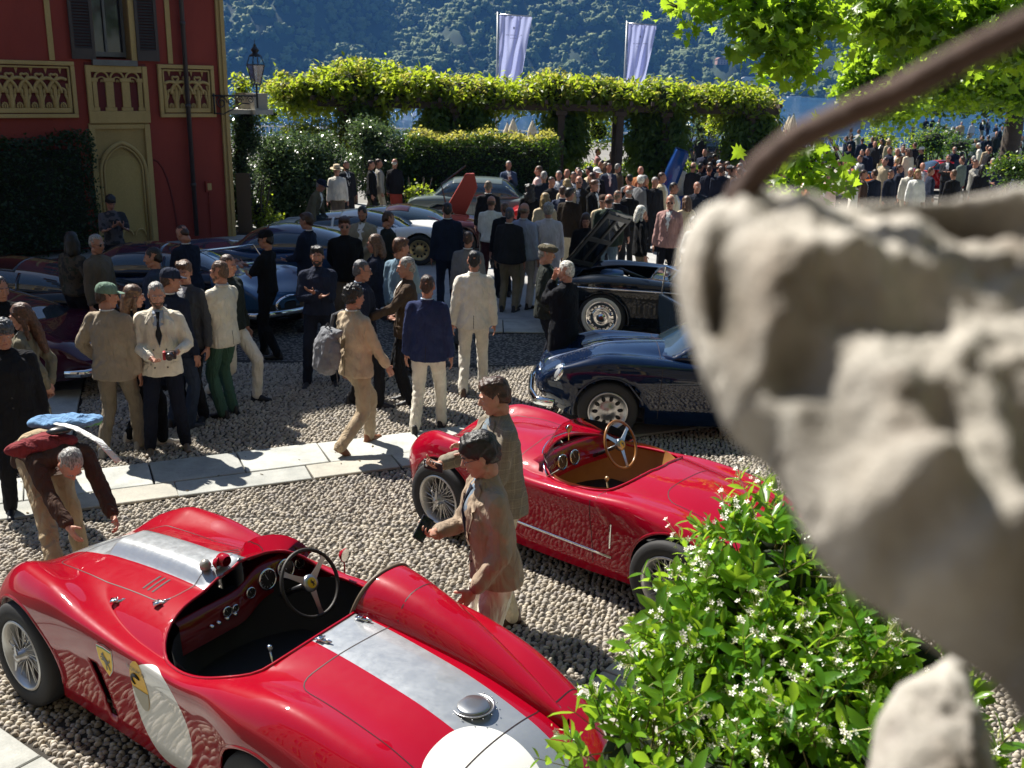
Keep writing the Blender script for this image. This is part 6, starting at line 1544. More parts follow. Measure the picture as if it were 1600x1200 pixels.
def hand_mb(kind):
    """a right hand hanging down (-Z), palm facing inwards (-X), thumb forward (+Y)"""
    m = MB(); m.cap((0, 0, .015), .024, (0, 0, -.02), .026, 10); m.ell((0, .002, -.055), (.016, .041, .045), 14, 10)
    curl = {'relax': .35, 'hold': 1.0, 'flat': .08}[kind]
    for k, (y, L) in enumerate(((.030, .068), (.010, .076), (-.010, .071), (-.029, .056))):
        p = Vector((0, y, -.088)); a = 0; r = .0088 - .0006 * k
        for j, f in enumerate((.46, .3, .24)):
            a += curl * (.55 + .12 * k * (curl < .5)) * (1.2 if j else .8)
            q = p + Vector((-math.sin(a), y * .25 * (j == 0), -math.cos(a))) * L * f; m.cap(p, r, q, r * .9, 8); p = q; r *= .92
    p = Vector((-.004, .03, -.035)); q = p + Vector((-.012, .03, -.028)); m.cap(p, .0125, q, .0105, 8); e = q + Vector((-.016 * (1 + curl), .006, -.024)); m.cap(q, .0102, e, .0085, 8)
    return m
HAND = {(k, l): tmpl(hand_mb(k), v, 1) for k in ('relax', 'hold', 'flat') for l, v in ((0, .0055), (1, .010), (2, .015))}
def noisy(amp, sc_, st=(1, 1, .3)):
    def fn(me):
        me.update()
        for v in me.vertices:
            p = v.co; n = noise.noise(Vector((p.x * sc_ * st[0], p.y * sc_ * st[1], p.z * sc_ * st[2]))) + .5 * noise.noise(Vector((p.x * sc_ * 2.3 * st[0], p.y * sc_ * 2.3, p.z * sc_ * 2 * st[2])))
            v.co = p + v.normal * n * amp
    return fn
def hair_mb(kind):
    m = MB(); E = m.ell
    if kind in ('short', 'crop', 'volume', 'grey', 'quiff', 'curly'):
        k = {'short': -.004, 'crop': -.008, 'volume': .008, 'grey': -.004, 'quiff': .001, 'curly': .012}[kind]
        E((0, -.022, .052), (.078 + k, .094 + k, .078 + k), 20, 14); E((0, -.048, .012), (.077 + k, .070 + k, .072 + k), 18, 12); E((0, -.075, -.03), (.052, .034, .045), 12, 8)
        for s in (-1, 1): m.cap((s * .068, -.012, .045), .014 + k, (s * .071, .012, .012), .010, 8)
        if kind in ('volume', 'quiff'): m.cap((-.035, .052, .088), .028, (.04, .050, .088), .027, 10); m.cap((-.05, .02, .1), .026, (.05, .02, .1), .026, 10)
        if kind == 'volume': m.cap((.0, .082, .066), .016, (.045, .07, .05), .013, 8); m.cap((-.03, .08, .07), .015, (-.055, .05, .03), .012, 8); E((0, -.085, -.02), (.06, .035, .055), 12, 8)
    if kind == 'balding': 
        E((0, -.058, .0), (.079, .062, .055), 18, 12)
        for s in (-1, 1): m.cap((s * .068, -.02, .025), .014, (s * .071, .006, .0), .009, 8)
    if kind in ('long', 'longs', 'bun'):
        E((0, -.020, .052), (.082, .096, .080), 20, 14); E((0, -.045, .01), (.082, .074, .085), 18, 12)
        for s in (-1, 1): m.cap((s * .062, .03, .06), .022, (s * .078, .0, -.04), .018, 8)
        if kind == 'long':
            m.cap((0, -.07, .0), .06, (0, -.095, -.20), .055, 12); m.cap((0, -.09, -.18), .058, (0, -.10, -.36), .034, 12)
            for s in (-1, 1): m.cap((s * .07, -.03, -.02), .026, (s * .085, -.02, -.2), .022, 8)
        if kind == 'longs':
            m.cap((-.03, -.07, .0), .058, (-.03, -.08, -.16), .05, 12); m.cap((.03, -.07, .0), .058, (.03, -.08, -.16), .05, 12)
            for s in (-1, 1): m.cap((s * .075, -.01, -.02), .026, (s * .085, .0, -.15), .024, 8)
        if kind == 'bun': E((0, -.1, .07), (.034, .034, .034), 10, 8)
    if kind == 'curlylong':
        rd = random.Random(4)
        for i in range(60):
            a = rd.uniform(0, 6.28); z = rd.uniform(-.26, .12); r = .085 if z > -.05 else .1; y = -.03 + r * math.sin(a)
            if y > .05 and z < .06: continue
            E((r * math.cos(a), min(y, .06), z), (.032, .032, .032), 8, 6)
        E((0, -.03, .04), (.09, .1, .1), 14, 10); m.cap((0, -.06, 0), .085, (0, -.07, -.2), .09, 12)
    return m
HAIR = {}
def hair_get(kind, lod):
    if (kind, lod) not in HAIR:
        amp = {'curly': .013, 'curlylong': .014, 'volume': .009}.get(kind, .0065); sc_ = {'curly': 45, 'curlylong': 40}.get(kind, 42)
        HAIR[(kind, lod)] = tmpl(hair_mb(kind), (.0075, .0135, .024)[lod], 2, noisy(amp, sc_, (1, .35, .5) if kind not in ('curly', 'curlylong') else (1, 1, 1)) if lod < 2 else None)
    return HAIR[(kind, lod)]
def shoe_mb():
    m = MB(); m.cap((0, -.055, .035), .036, (0, .03, .035), .034, 12); m.cap((0, .03, .032), .034, (0, .15, .024), .030, 12, .75, (0, 0, 1)); m.cap((0, -.05, .06), .034, (0, -.04, .09), .036, 12)
    m.cap((0, .0, .06), .03, (0, .08, .035), .03, 10); m.box((0, .045, .01), (.07, .26, .02)); return m
SHOE = tmpl(shoe_mb(), .014, 2)
_sm = {}
def hairmat(col):
    key = ('hair', str(col))
    if key in _mc: return _mc[key]
    mt, nt, b = newmat('hair'); c = lin(col); n = tex_noise(nt, 110, 3, .6, sc3=(1, .25, .35))
    rp = ramp(nt, n.outputs[0], [(.35, tuple(x * .4 for x in c[:3])), (.65, tuple(min(1, x * 1.6) for x in c[:3]))]); nt.links.new(rp.outputs[0], b.inputs['Base Color'])
    b.inputs['Roughness'].default_value = .42; bumpn(nt, b, n.outputs[0], .9, .008); _mc[key] = mt; return mt
def skinmat(col):
    key = ('skin', str(col))
    if key in _mc: return _mc[key]
    mt, nt, b = newmat('skin'); c = lin(col); n = tex_noise(nt, 18, 3, .6)
    rp = ramp(nt, n.outputs[0], [(.3, (c[0] * .92, c[1] * .8, c[2] * .78)), (.7, c[:3])]); nt.links.new(rp.outputs[0], b.inputs['Base Color'])
    b.inputs['Roughness'].default_value = .5; b.inputs['Subsurface Weight'].default_value = .08; b.inputs['Subsurface Radius'].default_value = (.01, .004, .002); b.inputs['Subsurface Scale'].default_value = .5
    _mc[key] = mt; return mt
SK = {'a': (.5, .27, .19), 'b': (.42, .21, .14), 'c': (.3, .14, .09)}
eyew = mat('eye_white', (.6, .58, .55), .2); eyed = mat('eye_dark', (.02, .012, .01), .15); lipm = mat('lips', (.3, .1, .09), .5)
ARM = dict(down=(.25, .04, .82), downf=(.24, .10, .84), pocket=(.19, .08, .95), phone=(.07, .33, 1.26), cross=(-.02, .20, 1.17), face=(.02, .15, 1.50), hold=(.08, .28, 1.06), out=(.22, .42, 1.10), back=(.06, -.18, .95), up=(.05, .19, 1.60), hip=(.17, .10, 1.0), reach=(.28, .50, 1.15), swingf=(.22, .24, .88), swingb=(.25, -.20, .88), chest=(.04, .22, 1.28), floor=(.15, .35, .55))
jobs = []; posts_ = []
CL = {}
def cl(name):
    tbl = dict(navy='1a2238', navyb='1c2c58', black='121214', dark='1d1d22', cream='cdbf9f', white='d8d6cf', offw='c9c3b4', beige='a8946f', tan='a0814f', khaki='7d6f52', brown='4a3326', dkbrown='33271f', taupe='6b5d4c', grey='77787c', ltgrey='a5a7ab', dkgrey='44464c', bluegrey='7c8699', lilac='a7a6b2', pink='bd8f89', rose='a86b66', burg='4b2024', green='35604c', olive='4c4e36', dkgreen='27302a', sage='5f6f5c', denim='4a6478', orange='b96a1b', red='7a1616', ltblue='9db4cc', jeans='2c3a52', sand='b8a47e', charcoal='2b2c30', salmon='b5786a', camo='4d4638', blond='8f7850', brownh='3a2417', blackh='15110f', greyh='8c8a86', whiteh='cfccc2', gingerh='523524', ltbrown='5a4230')
    return tbl.get(name, name)
def ik(a, b, l1, l2, pole):
    a, b = Vector(a), Vector(b); d = b - a; L = min(d.length, (l1 + l2) * .995); dn = d.normalized(); b = a + dn * L
    x = (l1 * l1 - l2 * l2 + L * L) / (2 * L); hh = math.sqrt(max(1e-6, l1 * l1 - x * x)); p = Vector(pole); p = p - dn * p.dot(dn); p.normalize()
    return a + dn * x + p * hh, b
VOX = {0: .0165, 1: .027, 2: .042}
def person(pos, face, label, top='jacket', tc='navy', bc='dark', hair='short', hc='brownh', arms=('down', 'down'), legs='stand', lean=0., h=1.75, skin='b', shirt='white', tie=None, hat=None, hatc='navy', shoes='dark', hy=0., hp=8., lod=1, glasses=None, beard=None, fem=False, group=None, hands=('relax', 'relax'), crouch=0., extra=None, bulk=1.0, buttons=0, hem=None):
    s = h / 1.75; t = empty('person', (pos[0], pos[1], pos[2] if len(pos) > 2 else 0), R(face), label, 'person', group); t.scale = (s, s, s)
    th = R(lean); W = (.93 if fem else 1.0) * bulk
    def sp(p):                                # lean the trunk forward about the hips, progressively
        x, y, z = p; k = max(0, min(1, (z - .86) / .22)); a = th * k; dz = z - .93
        return Vector((x, y * math.cos(a) + dz * math.sin(a) - .35 * math.sin(th) * min(1, lean / 60 if lean > 0 else 0), .93 + dz * math.cos(a) - y * math.sin(a)))
    skm = skinmat(SK[skin]); vox = VOX[lod]; fine = lod == 0
    # legs
    if legs == 'stand': ft = [(.105, .02, .09), (-.105, -.02, .09)]
    elif legs == 'wide': ft = [(.17, .05, .09), (-.17, -.03, .09)]
    elif legs == 'walk': ft = [(.09, .30, .10), (-.09, -.34, .17)]
    elif legs == 'walk2': ft = [(.09, -.30, .15), (-.09, .24, .10)]
    elif legs == 'step': ft = [(.12, .16, .09), (-.12, -.14, .10)]
    elif legs == 'brace': ft = [(.16, .36, .09), (-.16, -.12, .09)]
    hipz = .92 - .05 * ('walk' in legs); hipy = -.35 * math.sin(th) * min(1, max(lean, 0) / 60)
    hips = [(.092 * W, hipy, hipz), (-.092 * W, hipy, hipz)]; kn = []
    for hp_, f_ in zip(hips, ft): k_, _ = ik(hp_, f_, .44, .42, (0, 1, .1)); kn.append(k_)
    lg = MB(); n_ = 12 if lod < 2 else 8
    lg.ell((0, hipy - .01, hipz + .02), (.160 * W, .112 * W, .13), 16, 10)
    for hp_, k_, f_ in zip(hips, kn, ft):
        lg.cap(hp_, .098 * W, k_, .072, n_, ); lg.cap(k_, .073, (f_[0], f_[1] - .01, f_[2] - .02), .062 if bc != 'skirt' else .04, n_)
    lg.cap((0, hipy, hipz + .05), .11 * W, sp((0, 0, 1.0)), .10 * W, 14, .9, (0, 1, 0))
    trm = cloth(cl(bc))
    if top in ('skirtset',):
        sk = MB(); sk.rings([[(rx * math.cos(a), ry * math.sin(a) + hipy, z) for a in np.linspace(0, 2 * math.pi, 24, endpoint=False)] for z, rx, ry in ((.40, .26, .22), (.6, .22, .18), (.8, .19, .15), (1.02, .15, .12))]); jobs.append((obj('skirt', sk.mesh('skirt'), floral, t), vox, 3, 0.006))
    def job(mb, name, mt, v=None, it=3, wr=0.):
        o = obj(name, mb.mesh(name), mt, t); jobs.append((o, v or vox, it, wr)); return o
    if top != 'skirtset': job(lg, 'trousers', trm, wr=.009)
    # arms
    jn = []
    lw = {'jacket': .235, 'coat': .235}.get(top, .215) * W * (.94 if fem else 1)
    for sgn, a in ((1, arms[0]), (-1, arms[1])):
        tx = ARM[a] if isinstance(a, str) else a
        sh = sp((sgn * .172 * W, -.012, 1.398)); hd = Vector((sgn * tx[0], tx[1], tx[2])) if (lean < 25 or isinstance(a, tuple)) else Vector((sgn * tx[0], tx[1], tx[2]))
        if lean < 25: hd = sp(hd) if hd.z > 1.0 else hd + Vector((0, math.sin(th) * .3, 0))
        pole = (sgn * .6, -.3, -1) if a in ('up', 'face', 'chest', 'phone', 'hold', 'out') or (isinstance(a, tuple) and a[2] > 1) else (sgn * .35, -1, 0)
        if a == 'cross': pole = (sgn * .6, .15, -1)
        if a in ('pocket', 'hip', 'back'): pole = (sgn * 1, -.7, 0)
        e, w_ = ik(sh, hd, .29, .255, pole); jn.append((sh, e, w_))
    # trunk clothing
    hem = hem or {'jacket': .82, 'coat': .42, 'shirt': .90, 'tee': .90, 'sweater': .88, 'bomber': .92, 'overshirt': .80, 'skirtset': .80, 'dress': .5}[top]
    loose = {'jacket': 1.0, 'coat': 1.1, 'shirt': .93, 'tee': .9, 'sweater': .96, 'bomber': 1.02, 'overshirt': 1.08, 'skirtset': .96, 'dress': .95}[top]
    def ring(z, rx, ry, y0=0., nn=24 if fine else 16):
        out = []
        for k in range(nn):
            a = 2 * math.pi * k / nn; p = (rx * W * loose * math.copysign(abs(math.cos(a)) ** .85, math.cos(a)), y0 + ry * W * loose * math.copysign(abs(math.sin(a)) ** .9, math.sin(a)), z)
            out.append(sp(p))
        return out
    wf = .88 if fem else 1.
    jk = MB(); R_ = [ring(hem, .205 * (1.1 if hem < .6 else 1), .150)] + ([ring(.72, .20, .148)] if hem < .6 else [])
    R_ += [ring(max(hem + .04, .93), .195, .145), ring(1.07, .172 * wf, .128), ring(1.2, .185 * wf, .135, .005), ring(1.32, .188 * wf, .132, .005), ring(1.39, .165 * wf, .112), ring(1.44, .118, .088, -.012), ring(1.475, .078, .07, -.022), ring(1.50, .064, .060, -.026)]
    jk.rings(R_)
    slv = top not in ('tee',)
    cuff = .052 if top in ('jacket', 'coat', 'overshirt') else .045
    jk.cap(sp((.05, -.02, 1.435)), .048, jn[0][0], .064 * loose, n_); jk.cap(sp((-.05, -.02, 1.435)), .048, jn[1][0], .064 * loose, n_)
    for sh, e, w_ in jn:
        if slv:
            jk.cap(sh, .066 * loose, e, .057 * loose, n_); jk.cap(e, .058 * loose, e.lerp(w_, .90), cuff, n_)
        else: jk.cap(sh, .066, sh.lerp(e, .8), .063, n_)
    jm = cloth(cl(tc)) if isinstance(tc, str) else tc
    jname = {'jacket': 'blazer', 'coat': 'coat', 'shirt': 'shirt', 'tee': 't_shirt', 'sweater': 'sweater', 'bomber': 'bomber_jacket', 'overshirt': 'overshirt', 'skirtset': 'blazer', 'dress': 'dress'}[top]
    jo = job(jk, jname, jm, None, 3 if fine else 2, .011 if fine else .009)
    # body: trunk, arms, neck, then head and hands joined on
    bo = MB(); hdj = sp((0, .0, 1.625)); nk = sp((0, -.03, 1.46))
    bo.cap(nk, .056, nk.lerp(hdj + Vector((0, -.02, 0)), .62), .051, 12); bo.cap(sp((0, 0, 1.02)), .085, sp((0, -.01, 1.32)), .082, 10); bo.cap((0, hipy, hipz), .085, sp((0, 0, 1.1)), .08, 10)
    for sh, e, w_ in jn: bo.cap(sp((0, -.03, 1.41)), .04, sh, .035, 10); bo.cap(sh, .035, e, .036, 10); bo.cap(e, .041, w_, .026, 10)
    for hp_, k_, f_ in zip(hips, kn, ft): bo.cap(hp_, .08, k_, .052, 8); bo.cap(k_, .052, f_, .036, 8)
    b_o = job(bo, 'body', skm, .024 if lod < 1 else .045, 2)
    Rh = Matrix.Rotation(-th * (.55 if lean > 30 else .8), 3, 'X') @ Matrix.Rotation(R(hy), 3, 'Z') @ Matrix.Rotation(-R(hp), 3, 'X')
    parts = [(HEAD[lod], Rh, hdj, False)]
    for i, (sh, e, w_) in enumerate(jn):
        d = (w_ - e).normalized(); z = -d; sgn = (1, -1)[i]
        x = Vector((sgn, 0, 0)); 
        if abs(d.z) < .6: x = Vector((sgn * .35, -.2, -.9)) if hands[i] != 'up' else Vector((sgn, 0, 0))
        if d.z > .5: x = Vector((sgn * .3, -1, 0))
        x = (x - z * x.dot(z)).normalized(); y = z.cross(x) 
        if i == 1: x2 = x; y = z.cross(-x) if False else y
        # template: thumb towards +Y, palm -X ; left hand mirrored in X
        Rm_ = Matrix((x if i == 0 else -x, y if i == 0 else z.cross(-x), z)).transposed()
        parts.append((HAND[(hands[i], 0 if lod == 0 else 1)] if lod < 2 else HAND[(hands[i], 2)], Rm_, w_, i == 1))
    posts_.append(dict(t=t, body=b_o, parts=parts, jacket=jo, top=top, shirt=shirt, tie=tie, sp=sp, lod=lod, face=face, tc=tc, hc=hc, fem=fem, buttons=buttons, extra=extra, W=W, loose=loose))
    # face details, joined as small children
    def at_head(v): return Rh @ Vector(v) + hdj
    if lod < 2:
        ey = MB()
        for sx in (-1, 1): ey.ell(at_head((sx * .029, .070, .002)), (.0135, .0125, .0085), 10, 8, M3=Rh); ey.mi = 0
        obj('eyes', ey.mesh('eyes', True), eyew, t)
        pu = MB(); 
        for sx in (-1, 1): pu.ell(at_head((sx * .029, .0805, .001)), (.0058, .0028, .0062), 8, 6, M3=Rh)
        obj('pupils', pu.mesh('pupils', True), eyed, t)
        lp = MB(); lp.cap(at_head((-.017, .0915, -.0605)), .0038, at_head((.017, .0915, -.0605)), .0038, 6); obj('lips', lp.mesh('lips', True), lipm, t)
        br_ = MB()
        for sx in (-1, 1): br_.cap(at_head((sx * .046, .078, .026)), .0035, at_head((sx * .015, .0935, .029)), .0045, 6)
        obj('eyebrows', br_.mesh('eyebrows', True), hairmat(cl(hc if hc != 'whiteh' else 'greyh')), t)
    if beard:
        bd_ = MB(); bd_.ell(at_head((0, .034, -.074)), (.053, .058, .045), 14, 10, M3=Rh); bd_.ell(at_head((0, .068, -.09)), (.03, .028, .03), 10, 8, M3=Rh); bd_.cap(at_head((-.022, .088, -.047)), .0065, at_head((.022, .088, -.047)), .0065, 6)
        for sx in (-1, 1): bd_.cap(at_head((sx * .058, .015, -.06)), .014, at_head((sx * .066, .004, -.01)), .008, 6)
        obj('beard', bd_.mesh('beard', True), hairmat(cl(beard)), t)
    if hair:
        V, F = hair_get(hair, lod); V2 = V @ np.array(Rh.transposed()) + np.array(hdj); obj('hair', mesh_np('hair', V2, F), hairmat(cl(hc)), t)
    def M_at(c=(0, 0, 0)): return Rh
    if hat == 'cap':
        m = MB(); m.lathe([(.092, .035), (.094, .06), (.085, .10), (.06, .127), (.03, .137), (.001, .14)], n=20)
        for i in range(len(m.V)): v = Vector(m.V[i]); v.y = v.y * 1.12 - .015; m.V[i] = tuple(at_head(v))
        k0 = len(m.V); q = [(.085 * math.sin(a), .065 + .105 * math.cos(a) * .9, .044 - .012 * abs(math.sin(a)) * 2) for a in np.linspace(-1.25, 1.25, 12)]; q2 = [(.085 * math.sin(a), .065 + .02 * math.cos(a), .050) for a in np.linspace(1.25, -1.25, 12)]
        m.prism([(0, 0)] * 0 + [(x, y) for x, y, _ in q] + [(x, y) for x, y, _ in q2], 0, .006, lambda u, v, d_: tuple(at_head((u, v, .046 + d_ - .25 * u * u * 10 * .1 - (v - .07) * .12)))); m.build('cap', cloth(cl(hatc)), t, True, angle=50)
    if hat in ('panama', 'flat'):
        m = MB()
        if hat == 'panama': m.lathe([(.001, .15), (.05, .148), (.078, .135), (.086, .06), (.09, .045), (.15, .04), (.165, .052), (.15, .036), (.088, .034)], n=24)
        else: m.lathe([(.001, .12), (.06, .12), (.10, .095), (.112, .07), (.10, .045), (.088, .035)], n=22)
        for i in range(len(m.V)): v = Vector(m.V[i]); v.y = v.y * (1.1 if hat == 'panama' else 1.2) + (-.012 if hat == 'panama' else .004); m.V[i] = tuple(at_head(v))
        m.build('hat', cloth(cl(hatc)), t, True)
        if hat == 'panama':
            m = MB(); m.lathe([(.088, .048), (.0885, .075)], n=24)
            for i in range(len(m.V)): v = Vector(m.V[i]); v.y = v.y * 1.1 - .012; m.V[i] = tuple(at_head(v))
            m.build('hat_band', M['black'], t, True)
    if glasses:
        m = MB()
        for sx in (-1, 1):
            q = [at_head((sx * .031 + .021 * math.cos(a), .092 - .004 * abs(math.cos(a)), .002 + .016 * math.sin(a))) for a in np.linspace(0, 2 * math.pi, 13)]; m.tube(q, .0018, 5, caps=False); m.tube([at_head((sx * .052, .086, .006)), at_head((sx * .076, .0, .006))], .0018, 4)
            if glasses == 'sun':
                c0 = at_head((sx * .031, .093, .002)); m.add([c0] + q[:-1], [(0, 1 + k, 1 + (k + 1) % 12) for k in range(12)])
        m.tube([at_head((-.011, .094, .005)), at_head((.011, .094, .005))], .0018, 4); m.build('glasses', M['black'], t)
    # shoes
    key = str(shoes)
    if key not in _sm: me = mesh_np('shoe', SHOE[0], SHOE[1]); me.materials.append(mat('shoe_' + str(shoes), cl(shoes), .5, var=.15)); _sm[key] = me
    for i, f_ in enumerate(ft):
        pit = R(-38) if (legs == 'walk' and i == 1) or (legs == 'walk2' and i == 0) else 0
        sgn = (1, -1)[i]; o = obj('shoe', _sm[key], None, t, (f_[0], f_[1], f_[2] - .09 + (.0 if not pit else .0)), (pit, 0, -sgn * R(9)))
    t['_w'] = 0
    del t['_w']
    return t, jn, hdj, Rh
def finish_people():
    for o, v, it, wr in jobs:
        r = o.modifiers.new('r', 'REMESH'); r.mode = 'VOXEL'; r.voxel_size = v
        s = o.modifiers.new('s', 'SMOOTH'); s.factor = .5; s.iterations = it
    bpy.context.view_layer.update(); dg = bpy.context.evaluated_depsgraph_get()
    for o, v, it, wr in jobs:
        me = bpy.data.meshes.new_from_object(o.evaluated_get(dg)); old = o.data; o.modifiers.clear()
        if len(me.materials) == 0 or me.materials[0] is None: me.materials.clear(); me.materials.append(old.materials[0])
        if wr and v < .04:
            n = len(me.vertices); co = np.empty(n * 3, np.float32); me.vertices.foreach_get('co', co); co = co.reshape(-1, 3)
            nn = np.array([v_.normal for v_ in me.vertices]); sd = hash(o.parent.name) % 97; ns = []
            for x, y, z in co.tolist():
                q = noise.noise(Vector((x * 7 + sd, y * 7, z * 13 + abs(x) * 9))); q2 = noise.noise(Vector((x * 16, y * 16 + sd, z * 24)))
                ns.append((1 - abs(q) * 2.2) * .8 + q2 * .35)
            co += nn * (np.array(ns)[:, None] - .45) * wr; me.vertices.foreach_set('co', co.astype(np.float32).ravel())
        o.data = me; me.shade_smooth()
        bpy.data.meshes.remove(old)
    for p in posts_:
        o = p['body']; me = o.data; V = np.array([v.co for v in me.vertices]); Fq = []; Ft = []
        for q in me.polygons: (Fq if len(q.vertices) == 4 else Ft).append(tuple(q.vertices))
        VV = [V]; FQ = [np.array(Fq, dtype=np.int32).reshape(-1, 4)]; FT = [np.array(Ft, dtype=np.int32).reshape(-1, 3)]; n = len(V)
        for (tv, tf), Rm_, c, mir in p['parts']:
            v = tv.copy()
            if mir: v[:, 0] *= -1
            v = v @ np.array(Rm_.transposed()) + np.array(c); VV.append(v)
            a, b = tf[0] + n, tf[1] + n
            if mir: a, b = a[:, ::-1], b[:, ::-1]
            FQ.append(a); FT.append(b); n += len(v)
        m2 = mesh_np('body', np.concatenate(VV), [np.concatenate(FQ), np.concatenate(FT)]); m2.materials.append(me.materials[0]); o.data = m2; bpy.data.meshes.remove(me)
    for p in posts_:
        t, sp, top = p['t'], p['sp'], p['top']
        ang = (p['face'] - 0) % 360; front = 75 < ang < 285
        if p['lod'] == 2 and not (front and top == 'jacket'): continue
        if top not in ('jacket', 'coat', 'skirtset', 'overshirt'): continue
        tree = bvh(p['jacket']); W = p['W'] * p['loose']
        d_ = -(sp((0, 1, 1.2)) - sp((0, 0, 1.2))); d_.normalize()
        fr = lambda u, v: sp((u * W, 0, v)) - d_ * .5
        if front:
            if top not in ('overshirt', 'coat') and p['shirt']:
                low = 1.12 if top == 'jacket' else 1.25
                patch(tree, fr, [(-.058, 1.475), (0, 1.487), (.058, 1.475), (.056, 1.36), (.03, 1.22), (.0, low), (-.03, 1.22), (-.056, 1.36)], d_, cloth(cl(p['shirt'])), 'shirt', t, .003, 5, .05)
                if p['tie']: patch(tree, fr, [(-.02, 1.46), (.02, 1.46), (.014, 1.43), (.03, 1.25), (0, low + .02), (-.03, 1.25), (-.014, 1.43)], d_, cloth(cl(p['tie'])), 'tie', t, .009, 4, .05)
                if p['lod'] < 2:
                    for s in (-1, 1): patch(tree, fr, [(s * .05, 1.478), (s * .085, 1.45), (s * .12, 1.36), (s * .10, 1.345), (s * .118, 1.325), (s * .05, 1.20), (s * .0, low - .01), (s * .035, 1.25), (s * .054, 1.38)], d_, p['jacket'].data.materials[0], 'lapel', t, .010, 4, .05)
            if p['lod'] < 2:
                dk = mat('button_dark', (.03, .025, .02), .4)
                for k in range(p['buttons'] or 2):
                    for sx in ((-.06, .06) if p['buttons'] == 3 else (0,)):
                        h_ = hit(tree, fr(sx, 1.10 - .09 * k), d_)
                        if h_: MB().ell((0, 0, 0), (.009, .005, .009), 8, 5).build('button', dk, t, True, tuple(h_[0] + h_[1] * .003))
                for s in (-1, 1): ribbon(tree, [fr(s * .09, .955), fr(s * .17, .965)], d_, .012, dk if 0 else p['jacket'].data.materials[0], 'pocket_flap', t, .006, .03, .006)
        else:
            b_ = lambda u, v: sp((u * W, 0, v)) + d_ * .5
            if p['lod'] < 2 and top == 'jacket':
                ribbon(tree, [b_(.0, 1.0), b_(.0, .80)], -d_, .006, mat('seam_shadow', (.02, .02, .02), .9), 'vent', t, .002, .02)
            m = MB(); c = sp((0, -.03, 1.485)); 
            q = [c + Vector((.064 * math.cos(a), .062 * math.sin(a), .0)) for a in np.linspace(math.pi * .95, math.pi * 2.05, 12)]
            m.tube(q, .011, 6); m.build('collar', p['jacket'].data.materials[0], t, True)
            if p['shirt']: m = MB(); m.tube([v + Vector((0, 0, .016)) for v in q], .007, 6); m.build('shirt_collar', cloth(cl(p['shirt'])), t, True)
    bpy.context.view_layer.update()
def plaidmat():
    mt, nt, b = newmat('checked_tweed'); tc = nt.nodes.new('ShaderNodeTexCoord'); sp_ = nt.nodes.new('ShaderNodeSeparateXYZ'); nt.links.new(tc.outputs['Object'], sp_.inputs[0])
    def line(o_, per, w_):
        m1 = math_(nt, 'PINGPONG', o_, per); return math_(nt, 'LESS_THAN', m1, w_)
    xx = math_(nt, 'ADD', sp_.outputs[0], sp_.outputs[1]); l = math_(nt, 'MAXIMUM', line(xx, .03, .0013), line(sp_.outputs[2], .03, .0013)); l2 = math_(nt, 'MAXIMUM', line(math_(nt, 'ADD', xx, .02), .0175, .0025), line(math_(nt, 'ADD', sp_.outputs[2], .017), .0175, .0025))
    n = tex_noise(nt, 350, 2, .6); base = ramp(nt, n.outputs[0], [(.3, (.17, .145, .11)), (.7, (.27, .235, .18))])
    c = mixc(nt, math_(nt, 'MULTIPLY', l2, .25), base.outputs[0], (.09, .09, .08, 1)); c = mixc(nt, math_(nt, 'MULTIPLY', l, .55), c, (.42, .36, .26, 1)); nt.links.new(c, b.inputs['Base Color']); b.inputs['Roughness'].default_value = .95
    f1 = tex_noise(nt, 7, 2, .5, sc3=(1.6, 1.6, .55)); bumpn(nt, b, f1.outputs[0], .7, .05); return mt
def patmat(name, cols, sc_, var=.5):
    mt, nt, b = newmat(name); n = tex_noise(nt, sc_, 3, .5); rp = ramp(nt, n.outputs[0], [(.3 + .4 * i / (len(cols) - 1), c) for i, c in enumerate(cols)]); rp.color_ramp.interpolation = 'CONSTANT'; nt.links.new(rp.outputs[0], b.inputs['Base Color']); b.inputs['Roughness'].default_value = .9; return mt
floral = patmat('floral_cloth', [(.09, .085, .06), (.3, .27, .2), (.12, .1, .07), (.35, .3, .24)], 28)
CAMO = patmat('camouflage', [(.015, .014, .012), (.06, .045, .03), (.025, .03, .018), (.13, .1, .065)], 9)
STRIPE = patmat('striped_knit', [(.02, .02, .025), (.08, .07, .08), (.02, .02, .025), (.1, .07, .07)], 6)
PLAID = plaidmat()
# ----- the visitors.  P(px, py, ...) stands a person where the crown of the head is seen at that pixel
def Pp(px, py, face, label, h=1.75, **kw):
    v = at(px, py, h); d = v.y; a_ = R(face); q_ = math.sin(R(kw.get('lean', 0))) * .75; v = Vector((v.x + math.sin(a_) * q_, v.y - math.cos(a_) * q_, 0)); kw.setdefault('lod', 0 if d < 12.5 else 1 if d < 23 else 2)
    return person((v.x, v.y), face, label, h=h, **kw)
G_ = None
# two men between the red cars
A1 = Pp(745, 675, 108, 'man in brown blazer and cream trousers looking at his phone, nearest visitor', top='jacket', tc='957f66', bc='d9d0bb', hair='volume', hc='blackh', arms=((.04, .30, 1.22), (.17, .12, .90)), hands=('hold', 'relax'), shirt='6d8296', tie='navy', glasses='clear', h=1.80, hp=14, hy=-10, lod=0, lean=9, skin='a', shoes='brown', hem=.86)
A2 = Pp(770, 589, 112, 'man in checked tweed blazer standing behind the brown blazer by the red car', top='jacket', tc=PLAID, bc='cream', hair='quiff', hc='brownh', arms=((.02, .40, 1.24), 'chest'), hands=('hold', 'hold'), shirt='6a7b86', h=1.80, hp=12, hy=-16, lean=7, lod=0, skin='a', shoes='brown')
